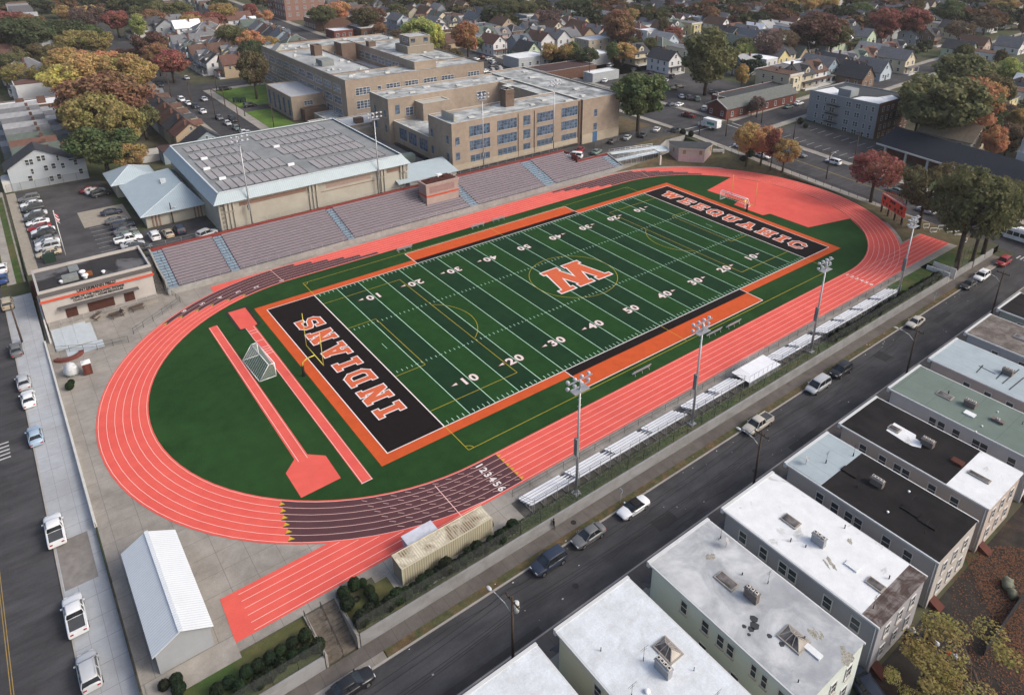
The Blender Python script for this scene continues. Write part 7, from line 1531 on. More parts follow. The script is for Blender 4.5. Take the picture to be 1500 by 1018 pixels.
b = MB(); b.box(-39.6, 45.7, .1, -38.4, 46.9, 2.05); b.build('cabin', [M('brown_plastic', (.09, .03, .025))], pp); b = MB(); b.box(-39.65, 45.65, 2.05, -38.35, 46.95, 2.2); b.ball((-39, 46.3, 2.2), .62, 8, 6, sc=(1, 1, .3)); b.build('roof', [M('truck_white')], pp); b = MB(); b.box(-39.3, 45.66, .3, -38.7, 45.695, 1.95); b.build('door', [M('brown_plastic2', (.13, .045, .035))], pp)
b = MB(); rg = random.Random(5); b.ball((-41.1, 47.4, .9), 1.05, 14, 10, sc=(1.0, 1.0, 1.15), jit=.16, rg=rg); solo(b, 'tarpaulin_bundle', [M('crumpled_tarp', (.5, .53, .55), var=.2, scale=3, bump=.6)], 'lumpy object wrapped in silver-white tarpaulin beside the portable toilet', 'tarpaulin')
bw = MB()
for k in range(9): a = math.radians(200+k*17); bw.prism([(-40.9+2.3*math.cos(a)-.0, 53.9+1.9*math.sin(a)), (-40.9+2.3*math.cos(a+.3), 53.9+1.9*math.sin(a+.3)), (-40.9+1.6*math.cos(a+.3), 53.9+1.2*math.sin(a+.3)), (-40.9+1.6*math.cos(a), 53.9+1.2*math.sin(a))], -.02, .5+.002*k)
solo(bw, 'brick_planter', [REDBR], 'curved dark red brick planter wall beside the pale ramp', 'planter')
pr = T('pale_ramp', 'pale blue-white concrete ramp with railings before the fieldhouse', 'ramp', (-42, 57, 0)); b = MB(); b.prism([(-42.3, 56.6), (-37., 56.6), (-37, 64.1), (-42.3, 64.1)], -.01, lambda x, y: .15 if y < 60 else .45); b.build('slab', [M('pale_slab', (.42, .47, .5), var=.08)], pr)
b = MB(); [b.pline([(x, 57, .2), (x, 57, 1.1), (x, 63.9, 1.3), (x, 63.9, .4)], .03) for x in (-40.8, -39.)]; b.build('railing', [METAL], pr)
b = MB(); b.rect(-37., 56.4, -36.2, 64, .004); b.rect(-41, 53.5, -35.5, 56.3, .005); struct(b, 'pale_walk', M('pale_slab'))
def picnic(px, py, rz, label):
    x, y, z = at(px, py); t = T('picnic_table', label, 'picnic table', (x, y, z), rz, 'tables before the fieldhouse'); b = MB(); b.box(-1.2, -.4, .72, 1.2, .4, .78); b.build('tabletop', [M('table_wood', (.09, .065, .055))], t, world=False)
    for s in (-1, 1): b = MB(); b.box(-1.2, s*.75-.14, .43, 1.2, s*.75+.14, .48); b.build('bench_seat', [M('table_wood')], t, world=False)
    for sx in (-.9, .9): b = MB(); b.bar((sx, -.85, 0), (sx, .35, .72), .07, .07); b.bar((sx, .85, 0), (sx, -.35, .72), .07, .07); b.box(sx-.04, -.8, .38, sx+.04, .8, .43); b.build('leg', [DMETAL], t, world=False)
picnic(172, 463, .15, 'dark picnic table left of the standing person'); picnic(201, 453, .15, 'dark picnic table right of the standing person'); picnic(142, 466, .8, 'dark square table before the middle fieldhouse door')
# players' benches
def bench(x, y, label, L=3.8):
    t = T('team_bench', label, 'bench', (x, y, 0), group='aluminium team benches beside the pitch'); b = MB(); b.box(x-L/2, y-.15, .44, x+L/2, y+.15, .49); b.build('seat', [METAL], t); b = MB(); b.box(x-L/2, y-.32, .8, x+L/2, y-.28, 1.02); b.build('backrest', [METAL], t)
    for k in (-1, 0, 1): b = MB(); xx = x+k*L*.4; b.bar((xx, y-.4, 0), (xx, y-.2, .46), .05, .05); b.bar((xx, y+.3, 0), (xx, y+.1, .46), .05, .05); b.bar((xx, y-.1, .46), (xx, y-.3, 1.), .05, .05); b.build('leg', [METAL], t)
bench(32.6, -8.0, 'silver team bench nearest the camera between the two near masts', 4); bench(51.2, -7.8, 'left of two silver team benches by the second mast'); bench(56.2, -8.1, 'right of two silver team benches by the second mast'); bench(23.7, 56.2, 'silver team bench at the left end of the far orange strip'); bench(43.6, 57.0, 'middle silver team bench by the far straight'); bench(49.8, 57.2, 'right silver team bench by the far straight')
# goals
NETV = veil_mat('goal_net', (.6, .65, .65), .22); GP = M('goal_white', (.78, .8, .8))
def goal(P, Q, back, h, label, dtop=.9):
    P, Q, bk = Vector((*P, 0)), Vector((*Q, 0)), Vector((*back, 0)); t = T('football_goal', label, 'goal', tuple(P)); up = Vector((0, 0, h)); tp = bk.normalized()*dtop; b = MB(); r = .06
    b.pline([P, P+up, Q+up, Q], r*1.2, 8); b.pline([P, P+bk, Q+bk, Q], r); b.pline([P+up, P+up+tp, P+bk], r); b.pline([Q+up, Q+up+tp, Q+bk], r); b.tube(P+up+tp, Q+up+tp, r); b.build('frame', [GP], t)
    b = MB(); b.poly([P, P+bk, P+up+tp, P+up]); b.poly([Q, Q+bk, Q+up+tp, Q+up]); b.poly([P+bk, Q+bk, Q+up+tp, P+up+tp]); b.poly([P+up, Q+up, Q+up+tp, P+up+tp]); b.build('net', [NETV], t)
    b = MB()
    for k in range(1, 12): f = k/12; a, c = (P+bk).lerp(Q+bk, f), (P+up+tp).lerp(Q+up+tp, f); b.tube(a, c, .012, 3, cap=False)
    b.build('net_cords', [GP], t)
goal((-15.4, 34.8), (-15.1, 27.2), (-2.7, 0), 2.44, 'white football goal with net standing between the two runways'); goal((104.2, 33.6), (104.4, 25.9), (2.4, 0), 2.44, 'white football goal with net behind the far end zone')
def fgoal(px, x0, s, label):
    t = T('goal_post', label, 'goal post', (x0, 24.4, 0)); b = MB(); b.tube((x0, 24.4, 0), (x0, 24.4, 1.9), .22, 10); b.build('base_pad', [M('black_pad', (.025, .02, .022))], t)
    b = MB(); c = Vector((x0, 24.4, 1.9)); P = [c, c+Vector((.15*s, 0, .7)), c+Vector((.9*s, 0, 1.15)), c+Vector((2.2*s, 0, 1.2))]; b.pline(P, .08, 8); q = P[-1]; e = Vector((0, 3.56, 0)); b.tube(q-e, q+e, .07, 8); b.tube(q-e, q-e+Vector((0, 0, 6.1)), .05, 6); b.tube(q+e, q+e+Vector((0, 0, 6.1)), .05, 6); b.build('uprights', [M('yellow_steel', (.62, .56, .1), var=.05)], t)
fgoal(0, -11.6, 1, 'yellow gridiron goal post with black padded base at the near end zone'); fgoal(0, 103.3, -1, 'yellow gridiron goal post at the far end zone')
b = MB(); x, y, z = at(1107, 268); 
# scoreboard
sb = T('scoreboard', 'red stadium scoreboard with arched truss on four black posts behind the track curve', 'scoreboard', (128, 0, 0))
A_, C_ = Vector((130.1, 3.8, 0)), Vector((126., -3.6, 0)); dv = (C_-A_); LB = dv.length; dv.normalize(); nn = Vector((dv.y, -dv.x, 0)) 
if nn.x > 0: nn = -nn
def sp(u, z, d=0.): p = A_+dv*u+nn*d; return (p.x, p.y, z)
def sbox(mb, u0, u1, z0, z1, d0, d1, mi=0):
    v = [sp(u0, z0, d0), sp(u1, z0, d0), sp(u1, z0, d1), sp(u0, z0, d1), sp(u0, z1, d0), sp(u1, z1, d0), sp(u1, z1, d1), sp(u0, z1, d1)]; k = len(mb.v); mb.v += v
    for f in ((3,2,1,0),(4,5,6,7),(0,1,5,4),(1,2,6,5),(2,3,7,6),(3,0,4,7)): mb.f.append(tuple(k+i for i in f)); mb.m.append(mi); mb.sm.append(False)
b = MB(); sbox(b, -.4, LB+.4, 2., 4.7, -.3, 0); b.build('panel', [M('scoreboard_red', (.62, .09, .05), var=.06)], sb)
b = MB(); sbox(b, -.5, LB+.5, 4.7, 4.95, -.32, .04); sbox(b, -.5, LB+.5, 1.88, 1.995, -.3, .02); b.build('frame', [M('pink_trim', (.6, .33, .3))], sb)
for k in range(4): b = MB(); u = LB*(k+.05)/3.1; p = sp(u, 0, -.15); b.box(p[0]-.16, p[1]-.16, -.2, p[0]+.16, p[1]+.16, 2.0); b.build('post', [BLKP], sb)
b = MB()
cells = [(.3, 1.2, 3.6, 4.4), (3.0, 3.55, 3.75, 4.45), (3.75, 4.3, 3.75, 4.45), (4.45, 5., 3.75, 4.45), (7.0, 7.9, 3.6, 4.4), (.1, .9, 3.0, 3.15), (.4, .7, 2.45, 2.95), (1.6, 2.3, 2.9, 3.1), (1.8, 2.15, 2.3, 2.85), (2.9, 3.5, 2.4, 3.1), (5., 5.6, 2.4, 3.1), (6.2, 6.9, 2.9, 3.1), (6.4, 6.75, 2.3, 2.85), (7.5, 8.2, 3.0, 3.15), (7.7, 8., 2.45, 2.95)]
for c in cells: sbox(b, *c, .003, .03)
b.build('digit_panel', [BLKP], sb)
b = MB(); n = 12; arc_ = [sp(-.3+(LB+.6)*i/n, 4.95+1.5*math.sin(math.pi*i/n), -.1) for i in range(n+1)]; b.pline(arc_, .07, 5); [b.tube(arc_[i], sp(-.3+(LB+.6)*((i+.5)/n), 4.95, -.1), .035, 4) for i in range(1, n)]; [b.tube(arc_[i+1], sp(-.3+(LB+.6)*((i+.5)/n), 4.95, -.1), .035, 4) for i in range(0, n-1)]; b.build('arched_truss', [M('red_steel', (.45, .07, .06))], sb)
# hurdles stack + rack, near scoreboard
def hurdle_rack(px, py, L, label):
    x, y, z = at(px, py); t = T('hurdle', label, 'hurdles', (x, y, z)); b = MB()
    b.tube((x, y, z+.1), (x+L*.8, y-L*.6, z+.1), .07, 5); b.tube((x, y, z+.1), (x-.4, y-.6, z+.1), .06, 5); b.tube((x, y, z+.1), (x, y, z+1), .06, 5); b.tube((x+L*.8, y-L*.6, z+.1), (x+L*.8, y-L*.6, z+1), .06, 5); b.bar((x, y, z+1), (x+L*.8, y-L*.6, z+1), .06, .14); b.build('frame', [GP], t)
for i, (px, py, L) in enumerate([(1352, 334, 1.4), (1362, 340, 1.6), (1374, 336, 2.5), (1386, 340, 2.5), (1397, 344, 2.), (1408, 355, 1.2)]): hurdle_rack(px, py, L, 'white hurdle frame, %s from the left on the grass by the sprint end' % ORD[i])
# flagpole, dumpster, misc
x, y, z = at(96, 374); fp = T('flagpole', 'white flagpole with a limp red and white flag in the fieldhouse car park', 'flagpole', (x, y, 3.4)); b = MB(); b.tube((x, y, 3.4), (x, y, 13.2), .09, 8, r2=.05); b.ball((x, y, 13.3), .12, 6, 4); b.build('pole', [M('truck_white')], fp)
b = MB(); [b.poly([(x+.05+.1*math.sin(k), y-.03*k, 12.9-k*.28), (x+.6+.12*math.cos(k*2), y-.1, 12.3-k*.33), (x+.55+.1*math.sin(k*1.7), y-.12, 12.-k*.33), (x+.05+.1*math.sin(k+1), y-.03*k-.03, 12.62-k*.28)], k % 2) for k in range(6)]; b.build('flag', [M('flag_red', (.4, .04, .05)), M('flag_white', (.6, .6, .62))], fp)
x, y, z = at(74, 383); b = MB(); b.box(x-1, y-.8, 3.4, x+1, y+.8, 4.8); b.prism([(x-1.05, y-.85), (x+1.05, y-.85), (x+1.05, y+.85), (x-1.05, y+.85)], 4.8, 4.95); solo(b, 'dumpster', [M('dumpster_green', (.02, .04, .03))], 'dark green dumpster on the pad behind the fieldhouse', 'dumpster')
x, y, z = at(313, 151); 
for i, px in enumerate((346, 356)): x, y, z = at(px, 150); b = MB(); b.box(x-.9, y-.8, z, x+.9, y+.8, z+1.5); b.prism([(x-.95, y-.85), (x+.95, y-.85), (x+.95, y+.85), (x-.95, y+.85)], z+1.5, z+1.62); solo(b, 'dumpster', [M('dumpster_green')], ['dark dumpster at the edge of the bright lawn', 'second dark dumpster beside the black car near the lawn'][i], 'dumpster')
# street litter, signs
SG = M('sign_face', (.5, .5, .48))
for px, py, lab, c in ((907, 736, 'small grey street sign by the wall behind the white convertible', SG), (1349, 438, 'small grey street sign beside the wall at right', SG)):
    x, y, z = at(px, py); b = MB(); b.tube((x, -25.4, CH), (x, -25.4, CH+2.4), .035, 6); b.box(x-.02, -25.6, CH+1.9, x+.02, -25.15, CH+2.5); solo(b, 'street_sign', [c], lab, 'sign')
b = MB(); rg = random.Random(21)
for k in range(70):
    x = rg.uniform(-30, 110); y = rg.choice([rg.uniform(-27, -26.3), rg.uniform(-26, -25.1), rg.uniform(-33, -27)]); z = CH+(.125 if y > -26.1 else .006); s = rg.uniform(.05, .16); a = rg.uniform(0, 3); b.flat([(x+s*math.cos(a+i*1.57), y+s*math.sin(a+i*1.57)*.7) for i in range(4)], z)
o = b.build('scattered_litter', [M('litter_paper', (.5, .5, .48))]); o['kind'] = 'stuff'; o['label'] = 'scraps of paper and leaves scattered along the kerb of the near street'; o['category'] = 'litter'
# backyard clutter
for px, py, lab, c, s in ((1333, 925, 'pile of white and grey rubbish bags behind the slate-grey town house', (.35, .36, .38), .8), (1345, 940, 'heap of dark bags next to the pale rubbish pile', (.03, .03, .035), .9), (1370, 942, 'white barrel lying in the dark back yard', (.6, .62, .64), .45), (1358, 934, 'black bin with clutter in the back yard', (.02, .02, .025), .6), (1388, 958, 'red toy in the back yard', (.45, .04, .03), .4), (1398, 960, 'pale toy beside the red one', (.4, .4, .44), .4), (1480, 868, 'olive covered boat-like heap near the right edge', (.16, .17, .13), 1.3)):
    x, y, z = at(px, py); rg = random.Random(px); b = MB(); [b.ball((x+rg.uniform(-s, s)*.6, y+rg.uniform(-s, s)*.6, z+s*.3), s*rg.uniform(.35, .6), 7, 5, jit=.2, rg=rg) for _ in range(4)]; solo(b, 'clutter_pile', [M('clutter_%d' % px, c, var=.2)], lab, 'clutter')
x, y, z = at(1262, 1006); car('suv', 1268, 1006, 1.2, 'dark blue', 'half hidden behind the mint and slate town houses', 1.)
rwall('board_fence', 'thin dark fence line across the leaf-strewn back yards', [at(1440, 960)[:2], at(1500, 875)[:2]], .1, -1.7, -.3, DMETAL, 'fence')
# ================================================================== people
def person(px, py, rz, label, top, legs, z=None, dzz=0.):
    x, y, zz = at(px, py); zz += dzz; t = T('person', label, 'person', (x, y, zz), rz); 
    V = [(0, 0, .95), (0, 0, 1.15), (0, 0, 1.4), (0, .02, 1.52), (0, .03, 1.66), (.1, 0, .92), (.12, .03, .5), (.11, .0, .07), (.12, .14, .03), (-.1, 0, .92), (-.12, -.08, .5), (-.12, -.14, .07), (-.12, -.02, .03), (.19, 0, 1.38), (.25, .0, 1.12), (.22, .12, .9), (-.19, 0, 1.38), (-.25, -.02, 1.12), (-.22, .1, .9)]
    Ed = [(0, 1), (1, 2), (2, 3), (3, 4), (0, 5), (5, 6), (6, 7), (7, 8), (0, 9), (9, 10), (10, 11), (11, 12), (2, 13), (13, 14), (14, 15), (2, 16), (16, 17), (17, 18)]
    Rr = [.14, .13, .15, .055, .095, .09, .06, .045, .035, .09, .06, .045, .035, .06, .045, .03, .06, .045, .03]
    me = bpy.data.meshes.new('person_body'); me.from_pydata(V, Ed, []); o = bpy.data.objects.new('body', me); COL.objects.link(o)
    m = o.modifiers.new('s', 'SKIN'); sv = me.skin_vertices[0].data
    for i, r in enumerate(Rr): sv[i].radius = (r, r*.8)
    sv[0].use_root = True; o.modifiers.new('d', 'SUBSURF').levels = 1; bpy.context.view_layer.update(); me2 = bpy.data.meshes.new_from_object(o.evaluated_get(bpy.context.evaluated_depsgraph_get())); bpy.data.objects.remove(o)
    for mm in (M('cloth_'+top[0], top[1]), M('cloth_'+legs[0], legs[1]), M('skin_tone', (.2, .11, .075))): me2.materials.append(mm)
    for p in me2.polygons: p.use_smooth = True; c = p.center; p.material_index = 2 if c.z > 1.5 or (c.z < .95 and abs(c.x) > .19) else (0 if c.z > .93 else 1)
    o = bpy.data.objects.new('body', me2); COL.objects.link(o); o.parent = t
    b = MB(); b.ball((0, .015, 1.7), .105, 10, 6, sc=(1, 1.1, .8)); b.build('hair', [M('dark_hair', (.015, .012, .01))], t, world=False)
person(179, 463, 0, 'person in dark clothes standing between the picnic tables', ('navy', (.02, .022, .035)), ('charcoal', (.02, .02, .022)))
person(811, 776, 1.2, 'person in black walking on the near sidewalk by the grey wall', ('black', (.012, .012, .014)), ('black2', (.015, .015, .018)), dzz=.12)
person(1043, 232, 0, 'small figure in dark jacket beside the entrance pavilion', ('dark', (.03, .025, .03)), ('dark2', (.02, .02, .03))) if 0 else None
# ================================================================== trees
def tree_mesh(seed, kind='broad', n=5200, leaf=.42):
    """unit tree: crown about 1 m radius x 1 m half height units scaled later; returns (leaf mesh, trunk mesh). Height 1 = 10 m"""
    rg = random.Random(seed); nr = np.random.default_rng(seed)
    H_ = 10.; R = 4.6; blobs = []
    if kind == 'broad': N, cb, ct = 92, 3.0, 9.6
    elif kind == 'tall': N, cb, ct, R = 84, 2., 9.8, 3.4
    elif kind == 'round': N, cb, ct, R = 66, 2.8, 9.7, 4.2
    elif kind == 'sparse': N, cb, ct, R = 70, 3., 9.6, 4.6
    elif kind == 'near': N, cb, ct, R = 34, 3., 9.6, 5.4
    elif kind == 'cone': N, cb, ct, R = 40, .8, 9.8, 2.6
    else: N, cb, ct, R = 26, .3, 9.5, 4.6
    cz, hz = (cb+ct)/2, (ct-cb)/2
    for i in range(N):
        while True:
            u = nr.uniform(-1, 1, 3)
            l = np.linalg.norm(u)
            if .25 < l < 1: break
        u = u/l*(l**.5)*.82
        w = 1. if kind != 'cone' else max(.12, .95-(u[2]+1)/2*.9)
        if kind == 'broad': w = 1-.35*max(0, -u[2])
        x, y, z = u[0]*R*w, u[1]*R*w, cz+u[2]*hz
        blobs.append((x+rg.uniform(-.4, .4), y+rg.uniform(-.4, .4), z, rg.uniform(.5, 1.25)*(1 if kind != 'cone' else .6)*(1.0 if kind != 'sparse' else .85)))
    per = int(n/N*1.25); V = []; k = 0
    for bx, by, bz, br in blobs:
        m = int(per*(br/1.15)**1.6)
        d = nr.normal(size=(m, 3)); d /= np.linalg.norm(d, axis=1)[:, None]; rad = br*nr.uniform(.5, 1.28, m)**.6
        c = np.array([bx, by, bz])+d*rad[:, None]*np.array([1, 1, .72])
        nn = d+nr.normal(size=(m, 3))*.7+np.array([0, 0, .35]); nn /= np.linalg.norm(nn, axis=1)[:, None]
        a = np.cross(nn, nr.normal(size=(m, 3))); a /= np.linalg.norm(a, axis=1)[:, None]+1e-9; b_ = np.cross(nn, a); s = (leaf*nr.uniform(.6, 1.25, m)/2)[:, None]
        q = np.stack([c-a*s-b_*s*.7, c+a*s-b_*s*.7, c+a*s*.8+b_*s*.7, c-a*s*.8+b_*s*.7], 1); V.append(q.reshape(-1, 3))
    V = np.concatenate(V); nf = len(V)//4
    me = bpy.data.meshes.new('leaves'); me.vertices.add(len(V)); me.vertices.foreach_set('co', V.ravel()); me.loops.add(len(V)); me.loops.foreach_set('vertex_index', np.arange(len(V), dtype=np.int32)); me.polygons.add(nf); me.polygons.foreach_set('loop_start', np.arange(0, len(V), 4, dtype=np.int32)); me.polygons.foreach_set('loop_total', np.full(nf, 4, dtype=np.int32)); me.update(); me.validate(); me.materials.append(LEAF)
    tb = MB(); top = cb+1.6 if kind != 'bush' else .5; tb.tube((0, 0, -.4), (.1, .05, top), .3, 8, r2=.22)
    rg2 = random.Random(seed+1)
    bl = sorted(blobs, key=lambda b: b[2])
    for j in range(9 if kind not in ('bush', 'cone') else 2):
        bx, by, bz, br = bl[(j*len(bl)//9) % len(bl)]; s_ = rg2.uniform(.55, 1.); base = (.1*s_, .05, top*rg2.uniform(.75, 1.)); mid = (bx*.45, by*.45, base[2]+(bz-base[2])*.55); tb.tube(base, mid, .15, 6, r2=.09, cap=False); tb.tube(mid, (bx*.9, by*.9, bz), .09, 5, r2=.03, cap=False)
        for q in range(2): e = (mid[0]+rg2.uniform(-1.6, 1.6), mid[1]+rg2.uniform(-1.6, 1.6), mid[2]+rg2.uniform(.5, 2.2)); tb.tube(mid, e, .06, 4, r2=.02, cap=False)
    return me, tb.mesh('trunk', [BARK])
TV = {}
for k, cnt, n, lf in (('broad', 4, 13000, .36), ('tall', 2, 12000, .36), ('round', 2, 9500, .34), ('sparse', 2, 8500, .3), ('cone', 1, 5500, .34), ('bush', 2, 4000, .55)): TV[k] = [tree_mesh(100*len(TV)+i, k, n, lf) for i in range(cnt)]
TV['near'] = [tree_mesh(991, 'near', 8500, .17)]
TC = {'yellow-gold': (.16, .125, .018), 'gold-olive': (.125, .1, .022), 'green': (.05, .074, .018), 'olive': (.068, .07, .022), 'dark green': (.034, .046, .016), 'yellow-green': (.15, .17, .03), 'yellow': (.33, .27, .03), 'gold': (.21, .13, .028), 'orange': (.22, .085, .022), 'rust': (.13, .058, .022), 'red': (.13, .027, .018), 'dark red': (.07, .03, .02), 'brown': (.085, .055, .03), 'olive-brown': (.07, .055, .02), 'purple-brown': (.075, .045, .04), 'evergreen': (.02, .034, .018)}
TREES = []
def tree(x, y, z, h, w, kind, col, label, group=None, cat='tree', name=None):
    me, tm = rnd.choice(TV[kind]); c = TC[col]; j = rnd.uniform(.82, 1.2); c = tuple(min(.6, v*j*2.0+.008) for v in c)
    R = {'broad': 4.9, 'tall': 3.9, 'round': 4.6, 'sparse': 5., 'cone': 2.9, 'bush': 5., 'near': 5.}[kind]
    t = T(name or ('tree' if cat == 'tree' else 'bush'), label, cat, (x, y, z), rnd.uniform(0, 6.28), group)
    cr = bpy.data.objects.new('crown', me); COL.objects.link(cr); cr.parent = t; cr.color = (*c, 1); s = (w/2/R, w/2/R, h/10); cr.scale = s
    tr = bpy.data.objects.new('trunk', tm); COL.objects.link(tr); tr.parent = t; tr.scale = s; TREES.append((x, y, w/2)); return t
def ptree(px, yb, yt, wpx, col, label, kind='broad', group=None):
    """tree from its base pixel, the image row of its top and its crown width in pixels"""
    x, y, z = at(px, yb); zt = topz(x, y, yt); h = max(3., zt-z); w = wpx*depth(x, y, z+h*.6)/FPX
    if w > 1.5*h and kind not in ('bush',):
        for s in (-1, 1): tree(x+s*w*.22*.79, y-s*w*.22*.61, z, h, w*.64, kind, col, label+(', left crown' if s < 0 else ', right crown'), group)
        return
    return tree(x, y, z, h*1.0, w, kind, col, label, group)
